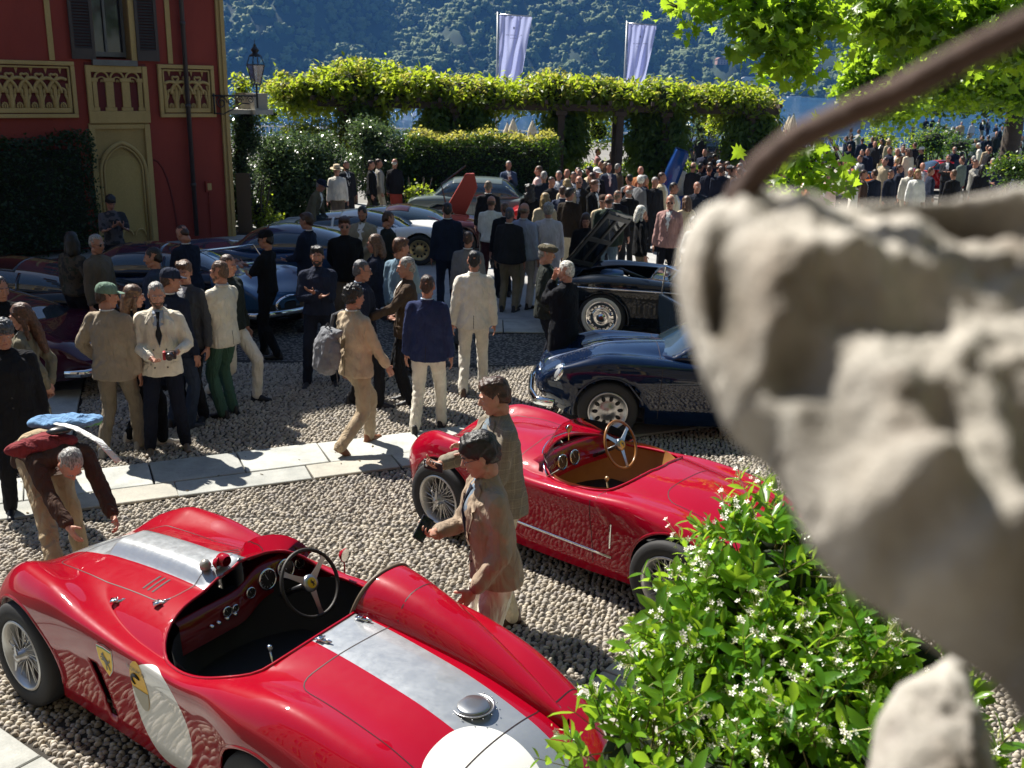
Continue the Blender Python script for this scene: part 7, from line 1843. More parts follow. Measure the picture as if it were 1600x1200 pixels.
# left foreground
Pp(243, 441, 196, 'man in cream double breasted blazer holding a camera, navy trousers', tc='d3c8b0', bc='151a2c', hair='grey', hc='greyh', arms=('hold', (.17, .26, 1.10)), hands=('hold', 'hold'), shirt='8f9fb5', tie='charcoal', beard='ltbrown', hp=16, hy=10, legs='wide', shoes='taupe', lod=0, skin='a', buttons=3)
Pp(166, 443, 352, 'man in green cap, beige overshirt and khaki trousers seen from behind', top='overshirt', tc='93836b', bc='7f725c', hair='short', hc='brownh', hat='cap', hatc='5d7a66', arms=('down', 'pocket'), hy=-50, legs='step', shoes='greyh', lod=0)
Pp(208, 445, 300, 'woman with long brown hair in navy jacket beside the cream blazer man', tc='navy', bc='black', hair='longs', hc='ltbrown', fem=True, h=1.68, arms=('down', 'hold'), shoes='offw', legs='step')
Pp(266, 420, 330, 'man in navy baseball cap and navy jacket with his back turned, left group', tc='navy', bc='jeans', hair='short', hc='brownh', hat='cap', hatc='1b2740', arms=('down', 'down'), hy=-30, h=1.76)
Pp(286, 407, 165, 'man in grey blazer and open white shirt facing the navy cap man', tc='dkgrey', bc='dark', hair='quiff', hc='ltbrown', arms=('hold', 'down'), h=1.8, hy=15)
Pp(341, 407, 62, 'bearded man in cream blazer and green trousers seen from behind', tc='c4bca8', bc='green', hair='short', hc='ltbrown', glasses='clear', beard='ltbrown', arms=('hold', 'hold'), hy=10, h=1.78, lod=0, shirt='lilac', shoes='black')
Pp(356, 398, 250, 'man in dark top and white trousers walking behind the green trousers man', top='sweater', tc='dkgreen', bc='offw', hair='short', hc='brownh', legs='walk2', shoes='black')
Pp(414, 360, 80, 'man in black cap and black t shirt raising his hands by the blue cars', top='tee', tc='black', bc='black', hair='short', hc='blackh', hat='cap', hatc='black', glasses='sun', arms=('phone', 'phone'), legs='step', shoes='black')
Pp(283, 351, 60, 'man in navy jacket bowing his head over the navy coupe', tc='navy', bc='navy', hair='crop', hc='brownh', arms=('hold', 'hold'), hp=35, lean=8)
Pp(237, 386, 95, 'dark haired man in slate shirt behind the navy coupe window', top='shirt', tc='jeans', bc='dark', hair='short', hc='blackh', arms=('down', 'down'))
Pp(172, 305, 215, 'man in striped t shirt reading his phone in front of the arched niche', top='tee', tc=STRIPE, bc='dark', hair='volume', hc='blackh', arms=('phone', 'phone'), hp=30, hands=('hold', 'hold'))
Pp(110, 362, 330, 'dark haired woman in a camouflage jacket in the villa shade', top='bomber', tc=CAMO, bc='dark', hair='longs', hc='blackh', fem=True, arms=('hip', 'down'), hy=60, bulk=1.15)
Pp(150, 366, 250, 'grey haired man in glasses and brown jumper beside the camouflage jacket', top='sweater', tc='taupe', bc='dark', hair='grey', hc='greyh', glasses='sun', arms=('down', 'down'))
Pp(30, 474, 100, 'woman with very long straight hair in olive blazer and floral skirt', top='skirtset', tc='6d6650', bc='dark', hair='long', hc='gingerh', fem=True, h=1.7, arms=('back', 'back'), hp=14, lod=0, skin='a')
Pp(2, 500, 210, 'man in black coat with curly grey hair cut by the left edge', top='coat', tc='dark', bc='dark', hair='curly', hc='dkgrey', arms=('down', 'down'), h=1.72)
Pp(-2, 432, 230, 'dark haired man in black standing further back at the left edge', top='coat', tc='black', bc='dark', hair='short', hc='blackh', arms=('down', 'down'))
# man bending over the bonnet of the nearest car
v = at(70, 900, .0)
BM = person((-3.36, 7.08), 222, 'grey haired man in brown corduroy blazer bending over the racing car bonnet', top='jacket', tc='4f3527', bc='a48d66', hair='grey', hc='greyh', arms=((.10, .62, .52), (.20, .56, .56)), legs='brace', lean=84, h=1.78, hp=14, lod=0, shoes='brown', hands=('relax', 'hold'), skin='a')
# centre
Pp(495, 384, 186, 'man in navy hooded jacket standing with folded arms', top='bomber', tc='1d2740', bc='1b2233', hair='quiff', hc='blackh', arms=('cross', (-.03, .215, 1.22)), hands=('relax', 'relax'), beard='blackh', legs='wide', shoes='charcoal', lod=0, h=1.76, hp=2, skin='b')
Pp(553, 445, 318, 'man in tan suit with grey rucksack walking away, brown shoes', tc='b39c7a', bc='a18b6a', hair='curly', hc='blackh', arms=('swingf', 'down'), legs='walk2', shoes='7a4a2c', lod=0, h=1.74, hy=-12)
Pp(668, 429, 354, 'man in bright navy blazer and cream trousers seen from behind', tc='1f3060', bc='cfc7b3', hair='short', hc='brownh', arms=('down', 'down'), legs='step', shoes='black', lod=0, h=1.74, shirt='ltblue')
Pp(741, 391, 2, 'man in cream white suit walking away up the cobbles', tc='d6cfbd', bc='d6cfbd', hair='short', hc='blackh', arms=('down', 'down'), legs='step', shoes='brown', lod=0, h=1.78)
Pp(566, 406, 285, 'grey haired man with glasses in dark navy blazer beside the backpack man', tc='1b2238', bc='dark', hair='grey', hc='dkgrey', glasses='clear', arms=('down', 'hold'), h=1.74, legs='step', shirt='ltblue', lod=0)
Pp(634, 401, 100, 'older man in brown leather jacket and white shirt holding out his hand', tc='4d3a28', bc='dark', hair='grey', hc='greyh', arms=('down', 'out'), hands=('relax', 'flat'), h=1.76, top='jacket', lod=0, skin='b')
Pp(627, 371, 330, 'young man in pale denim jacket with short ginger brown hair', top='bomber', tc='5f7f94', bc='dark', hair='quiff', hc='gingerh', arms=('hold', 'down'), hy=-30, h=1.8)
Pp(585, 366, 88, 'long haired man in sunglasses smoking a cigarette', tc='navy', bc='dark', hair='longs', hc='ltbrown', glasses='sun', arms=('down', 'hold'), h=1.78)
Pp(538, 338, 190, 'man in sunglasses and black sweater with brown trousers', top='sweater', tc='black', bc='5b4c3b', hair='quiff', hc='brownh', glasses='sun', arms=('back', 'back'), h=1.85)
Pp(478, 332, 75, 'man in navy suit and glasses leaning towards the blue fastback', tc='navy', bc='taupe', hair='quiff', hc='brownh', glasses='clear', arms=('hold', 'hold'), h=1.8)
Pp(566, 322, 172, 'bearded man in beige jacket looking down in front of the white coupe', tc='8f8468', bc='beige', hair='short', hc='blackh', beard='blackh', arms=('hold', 'hold'), hp=30, shirt='white')
Pp(607, 330, 300, 'man in dark green t shirt turned to the white coupe', top='tee', tc='dkgreen', bc='dark', hair='short', hc='brownh', arms=('down', 'hold'), hp=20)
Pp(699, 316, 8, 'man in navy suit walking away past the wheel of the white coupe', tc='1c2740', bc='1c2740', hair='short', hc='blackh', legs='step', shoes='black', h=1.82)
Pp(732, 361, 350, 'man in grey suit seen from behind to the left of the white suit', tc='6a6c70', bc='dkgrey', hair='short', hc='brownh', h=1.68, legs='walk')
Pp(768, 306, 352, 'bald man in short cream jacket and burgundy trousers seen from behind', top='bomber', tc='dad4c2', bc='burg', hair='balding', hc='ltbrown', skin='b', legs='step', shoes='brown', arms=('hold', 'hold'))
Pp(797, 324, 345, 'grey haired man in dark jacket half hidden by the pale blue blazer', tc='charcoal', bc='khaki', hair='grey', hc='dkgrey', legs='stand')
Pp(820, 317, 330, 'bald man in pale blue blazer and grey trousers seen from behind', tc='8f9cb8', bc='aaa49b', hair='balding', hc='taupe', glasses='clear', legs='stand', shoes='black', h=1.8)
Pp(857, 317, 6, 'man in long pale grey coat with curly grey hair, back turned', top='coat', tc='b4b2bc', bc='cream', hair='curly', hc='greyh', legs='stand', h=1.8)
Pp(789, 316, 20, 'man with light brown hair just in front of the bald men', tc='dark', bc='dark', hair='short', hc='ltbrown', h=1.7)
Pp(855, 381, 262, 'man in flat tweed cap, green pullover and dark blazer in conversation', tc='2a2f2a', bc='1a1d2a', hair='short', hc='greyh', hat='flat', hatc='5a523c', arms=('pocket', 'down'), shirt='5f7561', legs='wide', shoes='black', h=1.76, skin='a', lod=0)
Pp(884, 407, 60, 'white haired man in long black coat and red trousers, hand at his mouth', top='coat', tc='15171f', bc='7c1420', hair='grey', hc='whiteh', arms=('down', 'face'), h=1.74, shoes='black', lod=0, skin='a', shirt=None)
Pp(916, 333, 178, 'woman in black coat and green scarf facing the camera by the raised bonnet', top='coat', tc='black', bc='black', hair='longs', hc='brownh', fem=True, h=1.68, glasses='clear', shirt='dkgreen', hp=18)
Pp(891, 293, 335, 'man in dark brown blazer and cream trousers, dark quiff', tc='33291f', bc='b5ab90', hair='quiff', hc='blackh', h=1.8, hy=-20)
Pp(952, 303, 358, 'balding man in dark olive green jacket seen from behind', tc='26362a', bc='denim', hair='balding', hc='brownh', h=1.8, bulk=1.15)
Pp(1003, 321, 280, 'white haired woman in black jacket right of the raised bonnet', tc='black', bc='khaki', hair='longs', hc='whiteh', fem=True, h=1.68, shirt='burg')
Pp(1048, 305, 160, 'bald man in dusty pink blazer and sunglasses with white shirt', tc='a0736c', bc='16171f', hair=None, hc='brownh', glasses='sun', h=1.8, shirt='white', hy=10)
Pp(1082, 330, 140, 'bearded man in pale grey blazer leaning over the black car', tc='a5a6a4', bc='cream', hair='short', hc='blackh', beard='blackh', lean=28, hp=25, arms=('hold', (.5, .5, 1.2)), shirt='white', h=1.8)
Pp(1086, 372, 200, 'small fair haired girl by the windscreen of the black car', top='dress', tc='c9b9b0', bc='offw', hair='longs', hc='blond', fem=True, h=1.2)
Pp(1001, 274, 300, 'white haired man in grey jacket over pale shirt looking left', tc='64666a', bc='dkgrey', hair='curly', hc='whiteh', hy=70)
Pp(983, 290, 10, 'man taking a photograph with raised arms, black jacket', tc='black', bc='dark', hair='balding', hc='greyh', arms=('up', 'up'))
Pp(850, 267, 5, 'man in navy suit with grey hair standing by the red coupe', tc='232a3a', bc='dark', hair='grey', hc='greyh', h=1.8)
Pp(827, 288, 15, 'woman with long black curly hair seen from behind', top='sweater', tc='black', bc='black', hair='curlylong', hc='blackh', fem=True, h=1.68)
Pp(763, 282, 4, 'man in black suit with light hair in front of the grey coupe', tc='1c1d22', bc='dark', hair='grey', hc='taupe', h=1.8)
Pp(795, 251, 190, 'man in blue denim blazer and white shirt drinking beside the hedge', tc='33486b', bc='offw', hair='grey', hc='greyh', arms=('down', 'chest'), shirt='white')
Pp(828, 243, 215, 'man in mauve grey jacket looking down at his phone by the hedge', tc='5d5258', bc='dark', hair='short', hc='ltbrown', arms=('hold', 'hold'), hp=25)
Pp(857, 236, 10, 'man in black suit and white panama hat, left of the two hats', tc='black', bc='black', hair='short', hc='dkgrey', hat='panama', hatc='white', bulk=1.1)
Pp(879, 238, 350, 'man in black suit and white panama hat, right of the two hats', tc='black', bc='black', hair='short', hc='dkgrey', hat='panama', hatc='white', bulk=1.1)
Pp(894, 234, 175, 'man in black suit and pale shirt next to the panama hats', tc='black', bc='black', hair='short', hc='brownh')
Pp(868, 234, 0, 'man in dark suit between the two panama hats further back', tc='dark', bc='dark', hair='grey', hc='greyh', hat='panama', hatc='offw')
Pp(935, 231, 260, 'man in rose pink jacket talking beside the blue bonnet', tc='rose', bc='rose', hair='short', hc='brownh', arms=('hold', 'down'))
Pp(956, 236, 185, 'man in open white shirt and dark blazer beside the blue bonnet', tc='dark', bc='dark', hair='short', hc='blackh', shirt='white', glasses='sun')
Pp(946, 253, 30, 'woman with smooth brown hair in beige below the rose jacket', top='sweater', tc='beige', bc='beige', hair='longs', hc='ltbrown', fem=True)
Pp(921, 259, 120, 'woman with dark hair in patterned beige top in the centre crowd', top='shirt', tc='sand', bc='dark', hair='longs', hc='blackh', fem=True)
Pp(933, 262, 200, 'man in white baseball cap and black jacket in the centre crowd', tc='black', bc='dark', hair='short', hc='brownh', hat='cap', hatc='white')
Pp(905, 275, 172, 'bald man in sunglasses, brown jacket and blue shirt in the centre crowd', tc='39301f', bc='dark', hair=None, hc='brownh', glasses='sun', shirt='bluegrey', h=1.8)
Pp(886, 279, 12, 'fair haired woman behind the dark quiff man', top='sweater', tc='sand', bc='dark', hair='longs', hc='blond', fem=True)
Pp(880, 290, 350, 'man in navy blazer with brown hair left of the dark quiff', tc='2b3855', bc='dark', hair='short', hc='brownh', h=1.74)
Pp(852, 301, 8, 'woman with long wavy blond hair behind the pale grey coat', top='sweater', tc='sand', bc='sand', hair='longs', hc='blond', fem=True)
Pp(929, 281, 230, 'man with swept ginger hair in black jacket in the centre crowd', tc='black', bc='dark', hair='quiff', hc='gingerh', arms=('hold', 'hold'))
Pp(905, 264, 160, 'man in sunglasses further back in the centre crowd', tc='dkgrey', bc='dark', hair='short', hc='brownh', glasses='sun')
Pp(897, 268, 195, 'dark haired man next to the sunglasses man further back', tc='navy', bc='dark', hair='short', hc='blackh')
Pp(943, 305, 170, 'smiling man in dark cap beside the olive green jacket', top='sweater', tc='sand', bc='dark', hair='short', hc='brownh', hat='cap', hatc='brown', h=1.7)
Pp(966, 297, 330, 'man with short grey hair next to the photographer', tc='dark', bc='dark', hair='crop', hc='taupe')
Pp(1031, 236, 95, 'man in cream shirt and salmon trousers with crossed arms by the blue car', top='shirt', tc='cream', bc='salmon', hair='short', hc='blackh', arms=('hold', 'hold'), skin='c')
Pp(1063, 251, 15, 'woman in long white jacket with her red brown hair up', top='coat', tc='d0cbb8', bc='offw', hair='bun', hc='gingerh', fem=True)
Pp(1084, 254, 320, 'bald man in black jacket behind the woman in white', tc='charcoal', bc='dark', hair='balding', hc='brownh')
Pp(1090, 284, 186, 'stout grey haired man in dark navy shirt facing the camera', top='shirt', tc='1d2436', bc='khaki', hair='crop', hc='greyh', arms=('down', 'down'), bulk=1.15)
Pp(1054, 285, 240, 'dark haired man in cream looking right behind the pink blazer', tc='cream', bc='cream', hair='short', hc='blackh', skin='c')
Pp(1073, 306, 20, 'brown haired woman between the pink and grey blazers', top='sweater', tc='sand', bc='beige', hair='longs', hc='ltbrown', fem=True, h=1.66)
Pp(1127, 259, 0, 'big man in navy suit with his back turned beside the rod', tc='1d2438', bc='dark', hair='short', hc='brownh', bulk=1.2)
Pp(1109, 258, 340, 'man in navy blazer with brown hair left of the big navy suit', tc='navy', bc='dark', hair='short', hc='brownh')
Pp(1142, 258, 150, 'man in flat cap and white shirt near the rod', tc='dkgrey', bc='dark', hair='short', hc='greyh', hat='flat', hatc='dkgrey', shirt='white')
Pp(1069, 203, 355, 'man in white linen jacket seen from behind by the far pergola clump', tc='white', bc='offw', hair='short', hc='greyh', h=1.8)
Pp(1073, 233, 200, 'seated looking old man in grey by the dark classic car', tc='taupe', bc='taupe', hair='balding', hc='greyh', h=1.6)
Pp(1096, 203, 5, 'tall man in black beside the raised bonnet between the clumps', top='coat', tc='black', bc='black', hair='short', hc='blackh', h=1.9)
Pp(1207, 284, 182, 'grey haired man in white shirt with blue stripe left of the stone', top='shirt', tc='ltblue', bc='dark', hair='crop', hc='greyh')
Pp(1224, 264, 190, 'man in dark suit with folded arms behind the white shirt man', tc='charcoal', bc='dark', hair='short', hc='blackh', arms=('cross', 'cross'), glasses='sun')
Pp(1262, 267, 100, 'man in orange jacket behind the carved stone', tc='b0671c', bc='dark', hair='crop', hc='ltbrown', skin='b', arms=('hold', 'hold'))
Pp(1293, 269, 150, 'man in pale pink blazer and sunglasses behind the carved stone', tc='c9a8a0', bc='offw', hair='short', hc='ltbrown', glasses='sun')
Pp(1286, 246, 15, 'man in dark suit seen from behind above the orange jacket', tc='dark', bc='dark', hair='short', hc='greyh')
Pp(1327, 250, 70, 'man in light beige jacket by the orange car', tc='beige', bc='beige', hair='short', hc='brownh')
Pp(1337, 273, 60, 'dark haired woman in white blouse by the orange car', top='shirt', tc='offw', bc='dark', hair='longs', hc='blackh', fem=True)
Pp(1351, 265, 250, 'man with brown hair low behind the stone', tc='brown', bc='dark', hair='short', hc='brownh')
Pp(1331, 211, 10, 'navy suited man, left of the trio on the lawn', tc='1f2a44', bc='1f2a44', hair='short', hc='brownh')
Pp(1348, 215, 350, 'navy suited man, middle of the trio on the lawn', tc='1f2a44', bc='1f2a44', hair='short', hc='blackh')
Pp(1364, 213, 20, 'navy suited man, right of the trio on the lawn', tc='1f2a44', bc='1f2a44', hair='short', hc='ltbrown')
Pp(1390, 217, 200, 'woman in tan dress and straw hat on the lawn', top='dress', tc='sand', bc='sand', hair='longs', hc='blond', fem=True, hat='panama', hatc='sand')
Pp(1412, 228, 180, 'man in black behind the straw hat woman', tc='dark', bc='dark', hair='short', hc='ltbrown')
Pp(1421, 232, 20, 'woman in cream cape by the red coupe', top='coat', tc='cream', bc='cream', hair='longs', hc='ltbrown', fem=True)
Pp(1385, 245, 330, 'man in pale grey suit stretching out an arm by the red coupe', tc='8f8b80', bc='grey', hair='short', hc='brownh', arms=('reach', 'out'))
Pp(1403, 246, 345, 'man in dark blue jacket with fair hair by the red coupe', tc='27304a', bc='dark', hair='grey', hc='blond')
Pp(1435, 264, 170, 'woman with blond hair low in front of the red coupe', top='sweater', tc='white', bc='white', hair='longs', hc='blond', fem=True)
Pp(1492, 229, 0, 'broad man in navy suit right of the red coupe doors', tc='1f2540', bc='1f2540', hair='crop', hc='greyh', bulk=1.2)
Pp(1528, 222, 60, 'white haired man in cream jacket bending to the right', tc='offw', bc='cream', hair='grey', hc='whiteh', lean=15)
Pp(1522, 243, 350, 'man in dark blue polo in front of the white haired man', top='sweater', tc='1d2234', bc='dark', hair='short', hc='greyh')
Pp(1544, 226, 10, 'man in light beige jacket right of the white haired man', tc='beige', bc='beige', hair='short', hc='brownh')
Pp(1479, 193, 350, 'man in grey green jacket on the lawn under the trees', tc='5e6b5e', bc='jeans', hair='short', hc='brownh')
Pp(1490, 198, 20, 'woman with brown hair in brown under the trees', top='coat', tc='brown', bc='dark', hair='longs', hc='ltbrown', fem=True)
Pp(1503, 190, 170, 'tall man in tan safari jacket under the trees', top='coat', tc='tan', bc='tan', hair='short', hc='greyh')
Pp(1520, 190, 8, 'man in grey shirt and khaki trousers under the trees', top='shirt', tc='ltgrey', bc='beige', hair='short', hc='brownh')
Pp(1557, 193, 30, 'man in navy blazer under the trees near the dark car', tc='27304a', bc='dark', hair='short', hc='greyh')
Pp(1594, 193, 60, 'man in dark navy jacket at the far right edge', tc='1b2030', bc='dark', hair='short', hc='blackh')
Pp(1571, 223, 20, 'man in teal grey jacket by the green bush on the right', tc='52616b', bc='dark', hair='short', hc='taupe')
Pp(1598, 212, 190, 'man in dark suit and white shirt cut by the right edge', tc='charcoal', bc='dark', hair='short', hc='brownh')
Pp(1560, 250, 340, 'dark haired man low behind the stone at right', tc='1f2a44', bc='dark', hair='short', hc='blackh')
rows = [(1118, 240, 'grey', 'short', 'blackh'), (1131, 236, 'ltblue', 'short', 'brownh'), (1147, 234, 'white', 'panama', 'sand'), (1160, 240, 'ltblue', 'cap', 'denim'), (1172, 246, 'bluegrey', 'short', 'greyh'), (1183, 240, 'dark', 'longs', 'blackh'), (1192, 232, 'sand', 'panama', 'sand'), (1103, 248, 'navy', 'short', 'blackh'), (1110, 243, 'taupe', 'grey', 'greyh'), (1208, 222, 'grey', 'short', 'brownh'), (1220, 203, 'dark', 'short', 'brownh'), (1229, 202, 'jeans', 'short', 'blackh'), (1240, 198, 'navy', 'short', 'brownh'), (1200, 198, 'white', 'short', 'greyh'), (1213, 232, 'pink', 'balding', 'ltbrown'), (1184, 222, 'sand', 'short', 'brownh'), (1195, 214, 'ltgrey', 'short', 'greyh'), (1448, 184, 'dark', 'short', 'blackh'), (1458, 183, 'black', 'short', 'brownh'), (1468, 186, 'brown', 'short', 'brownh'), (1536, 186, 'dark', 'short', 'blackh'), (1545, 185, 'dkgrey', 'short', 'greyh'), (1137, 252, 'brown', 'longs', 'brownh'), (1155, 262, 'navy', 'short', 'brownh'), (1168, 266, 'dkgrey', 'short', 'blackh'), (1430, 222, 'dark', 'short', 'brownh'), (1238, 240, 'dkgrey', 'short', 'brownh')]
look = dict(grey='grey jacket', ltblue='light blue shirt', white='white jacket', bluegrey='blue grey jacket', dark='near black jacket', sand='sand coloured jacket', navy='navy jacket', taupe='taupe jacket', jeans='indigo jacket', pink='pink jacket', ltgrey='light grey jacket', black='black coat', brown='brown jacket', dkgrey='dark grey jacket')
where = ['left of the straw hats near the rod', 'facing the far pergola clump', 'in a straw hat under the last pergola clump', 'in a blue cap among the straw hats', 'just right of the blue cap', 'with long black hair beside the rod', 'in a wide straw hat touching the rod', 'behind the stout man in navy shirt', 'with grey hair behind the navy blazer', 'above the rod in the striped marquee corner', 'leftmost of those below the folded umbrellas', 'middle of those below the folded umbrellas', 'rightmost of those below the folded umbrellas', 'by the left folded umbrella', 'with bald head seen through the rod', 'right of the last pergola clump', 'half behind the last pergola clump', 'leftmost in the deep tree shade', 'second in the deep tree shade', 'third in the deep tree shade', 'in the shade beside the khaki trousers', 'in the shade before the dark car', 'with long brown hair below the rod', 'low in front of the rod', 'lowest against the rod', 'between the red coupe and the trees', 'behind the rod left of the dark suit']
for (px, py, c, hk, hc_), wl in zip(rows, where):
    hat = hk if hk in ('panama', 'cap') else None
    Pp(px, py, random.choice((0, 20, 340, 170, 200, 90, 270)), 'visitor in ' + look[c] + ' ' + wl, tc=c, bc=random.choice(('dark', 'navy', 'beige', 'khaki')), hair='short' if hat else hk, hc='brownh' if hat else hc_, hat=hat, hatc=hc_ if hat else 'navy', top='shirt' if c == 'ltblue' else 'jacket', fem=hk == 'longs', lod=2)
# left background by the shrubs
Pp(506, 277, 255, 'stooping man in olive jacket and dark cap by the glossy shrub', tc='6a6248', bc='khaki', hair='grey', hc='greyh', hat='cap', hatc='navy', lean=22, glasses='clear', h=1.75)
Pp(541, 251, 215, 'bearded man in dark suit and sunglasses by the wooden pergola post', tc='23252b', bc='23252b', hair='short', hc='blackh', beard='blackh', shirt='white', tie='dark')
Pp(526, 258, 190, 'person in white with a straw hat behind the stooping man', top='shirt', tc='offw', bc='taupe', hair='short', hc='taupe', hat='panama', hatc='sand')
Pp(592, 248, 285, 'man in light grey blazer talking beside the wooden pergola post', tc='9a9488', bc='cream', hair='short', hc='brownh', hy=-20)
Pp(580, 250, 270, 'man in black half hidden behind the light grey blazer', tc='black', bc='dark', hair='short', hc='blackh')
Pp(617, 248, 345, 'white haired man in black jacket and red trousers seen from behind', tc='232228', bc='b03018', hair='balding', hc='whiteh')
finish_people()
# more of the same crowd: visitors whom nothing but their place tells apart, packed between the others
protos = [p['t'] for p in posts_ if p['lod'] == 2]
wh_ = {'navy': 'navy', 'dark': 'near black', 'black': 'black', 'charcoal': 'charcoal', 'dkgrey': 'dark grey', '1f2a44': 'dark blue', 'grey': 'grey', 'beige': 'beige', 'sand': 'sand coloured', 'white': 'white', 'pink': 'pink', 'taupe': 'taupe', 'brown': 'brown', 'ltgrey': 'light grey', 'rose': 'rose', 'offw': 'off white', 'bluegrey': 'blue grey', 'jeans': 'indigo', 'cream': 'cream', 'tan': 'tan'}
hw_ = {'blackh': 'black haired', 'brownh': 'dark haired', 'greyh': 'grey haired', 'ltbrown': 'brown haired', 'taupe': 'grey haired', 'blond': 'fair haired', 'whiteh': 'white haired', 'dkgrey': 'grey haired', 'gingerh': 'brown haired'}
lk_ = {}
dk_, pa_ = [], []
for p in posts_:
    if p['lod'] == 2 and isinstance(p['tc'], str) and 'hat' not in [c.name.split('.')[0] for c in p['t'].children] and p['top'] == 'jacket': (dk_ if p['tc'] in ('navy', 'dark', 'black', 'charcoal', 'dkgrey', '1f2a44') else pa_).append(p['t']); lk_[p['t'].name] = (hw_.get(p['hc'], 'grey haired'), wh_.get(p['tc'], 'pale'))
def far_crowd(x0, x1, y0, y1, n, where_):
    for k in range(n):
        px = x0 + (x1 - x0) * (k + random.random() * .8) / n; d_ = random.random() < .58; v = at(px, random.uniform(y0, y1), 1.74)
        q_ = random.choice(dk_ if d_ else pa_); c = copy_tree(q_); lk = lk_[q_.name]; c.location = (v.x, v.y, 0); c.rotation_euler = (0, 0, random.uniform(0, 6.28)); s_ = random.uniform(.96, 1.03); c.scale = (s_, s_, s_)
        tag(c, lk[0] + ' visitor in ' + lk[1] + ' jacket ' + where_, 'person', 'visitors standing packed ' + where_)
far_crowd(1095, 1210, 226, 262, 20, 'in the crowd below the last pergola clump'); far_crowd(1205, 1330, 214, 262, 20, 'in the crowd just right of the rusty rod'); far_crowd(1320, 1600, 196, 236, 32, 'on the lawn under the far trees'); far_crowd(1340, 1600, 238, 268, 16, 'in the crowd around the red coupe'); far_crowd(838, 1050, 250, 276, 14, 'between the panama hats and blue bonnet')
# ---- things people carry
def thing(name, label, cat, loc, rz=0, group=None): return empty(name, loc, rz, label, cat, group)
def hand_world(A, i):
    t, jn, _, _ = A; sh, e, w_ = jn[i]; d = (w_ - e).normalized(); return t.matrix_world @ (w_ + d * .085), t
def phone(A, i, label, tilt=(-50, 0, 0), case=(.02, .02, .03)):
    p, t = hand_world(A, i); o = thing('phone', label, 'phone', p); o.rotation_euler = (R(tilt[0]), R(tilt[1]), R(tilt[2]))
    b = bevel(MB().box((0, 0, 0), (.074, .009, .15)).build('case', mat('phone_case', case, .3), o), .006, 2)
    MB().box((0, -.0052, 0), (.066, .001, .14)).build('screen', mat('phone_screen', (.01, .012, .03), .05, coat=1), o)
    m = MB(); 
    for x, z in ((-.018, .052), (.004, .052), (-.018, .03)): m.lathe([(.009, .0045), (.009, .009), (.0005, .009)], c=(x, 0, z), axis='y', n=14)
    m.build('lenses', M['chrome'], o, True); return o
ph = phone(A1, 0, 'dark phone held out in the hand of the brown blazer man', (-35, 38, 12)); ph.location.z += .045; ph.location.x -= .02; ph.location.y -= .02
phone(A2, 0, 'phone held up near the face of the tweed blazer man', (-70, 80, 80))
def rel(label_part):
    for o in bpy.data.objects:
        if o.get('category') == 'person' and label_part in o.get('label', ''): return o
# camera in the cream blazer man's hand
t = rel('double breasted'); p = t.matrix_world @ Vector((-.10, .36, 1.10)); c = thing('camera', 'red and black camera in the hand of the cream blazer man', 'camera', p, t.rotation_euler.z)
bevel(MB().box((0, 0, 0), (.12, .06, .08)).build('camera_body', M['black'], c), .01, 2); MB().lathe([(.036, 0), (.036, .06), (.03, .065), (.001, .05)], c=(0, .03, 0), axis='y', n=20).build('lens', M['black'], c, True); bevel(MB().box((.05, .01, .0), (.03, .07, .084)).build('grip', mat('camera_red', (.4, .02, .03), .4), c), .01, 2)
# rucksack of the man in tan
t = rel('rucksack'); c = thing('rucksack', 'grey rucksack hanging from the left shoulder of the tan suit man', 'backpack', t.matrix_world @ Vector((-.14, -.23, 1.12)), t.rotation_euler.z)
m = MB(); m.ell((0, -.02, -.05), (.17, .12, .24), 16, 12); m.ell((0, -.09, -.14), (.14, .07, .12), 14, 10); m.cap((-.1, .04, .15), .05, (.1, .04, .15), .05)
V, F = tmpl(m, .011, 3, noisy(.014, 14, (1, 1, 1))); obj('bag', mesh_np('bag', V, F), cloth('6f7177'), c)
m = MB(); m.tube([(-.06, .08, .16), (-.08, .13, .30), (-.09, .27, .33), (-.09, .40, .20), (-.08, .42, .0), (-.07, .33, -.18), (-.06, .1, -.22)], .018, 8, flat=.35); m.build('strap', cloth('55575d'), c, True)
m = MB(); m.tube([(-.04, 0, .2), (0, 0, .25), (.04, 0, .2)], .009, 6); m.tube([(.14, -.02, -.2), (.13, .0, -.36)], .006, 5); m.build('loops', cloth('55575d'), c)
# bag and coat over the back of the bending man
c = thing('shoulder_bag', 'blue and red bag with white strap on the bending man', 'bag', (-3.33, 7.12, 1.10), .5)
for nm, cc, ce, rr, rz in (('flap', '4f86b8', (.06, .06, .11), (.27, .12, .05), -.25), ('roll', '8c1b26', (-.12, -.08, .0), (.26, .10, .075), .1), ('lining', '4fae6a', (.22, .02, .10), (.10, .05, .04), -.5)):
    m = MB(); m.ell(ce, rr, 16, 10, M3=Matrix.Rotation(rz, 3, 'Z')); V, F = tmpl(m, .014, 2, noisy(.02, 11, (1, 1, 1))); obj(nm, mesh_np(nm, V, F), cloth(cc), c)
m = MB(); m.tube([(-.02, .0, .13), (.1, -.16, .12), (.24, -.33, .05), (.34, -.46, -.08)], .03, 8, flat=.2); m.build('strap', cloth('d8d6cf'), c, True)
m = MB(); m.ell((.0, -.12, .1), (.09, .05, .03), 10, 8); m.build('clip', M['black'], c, True)
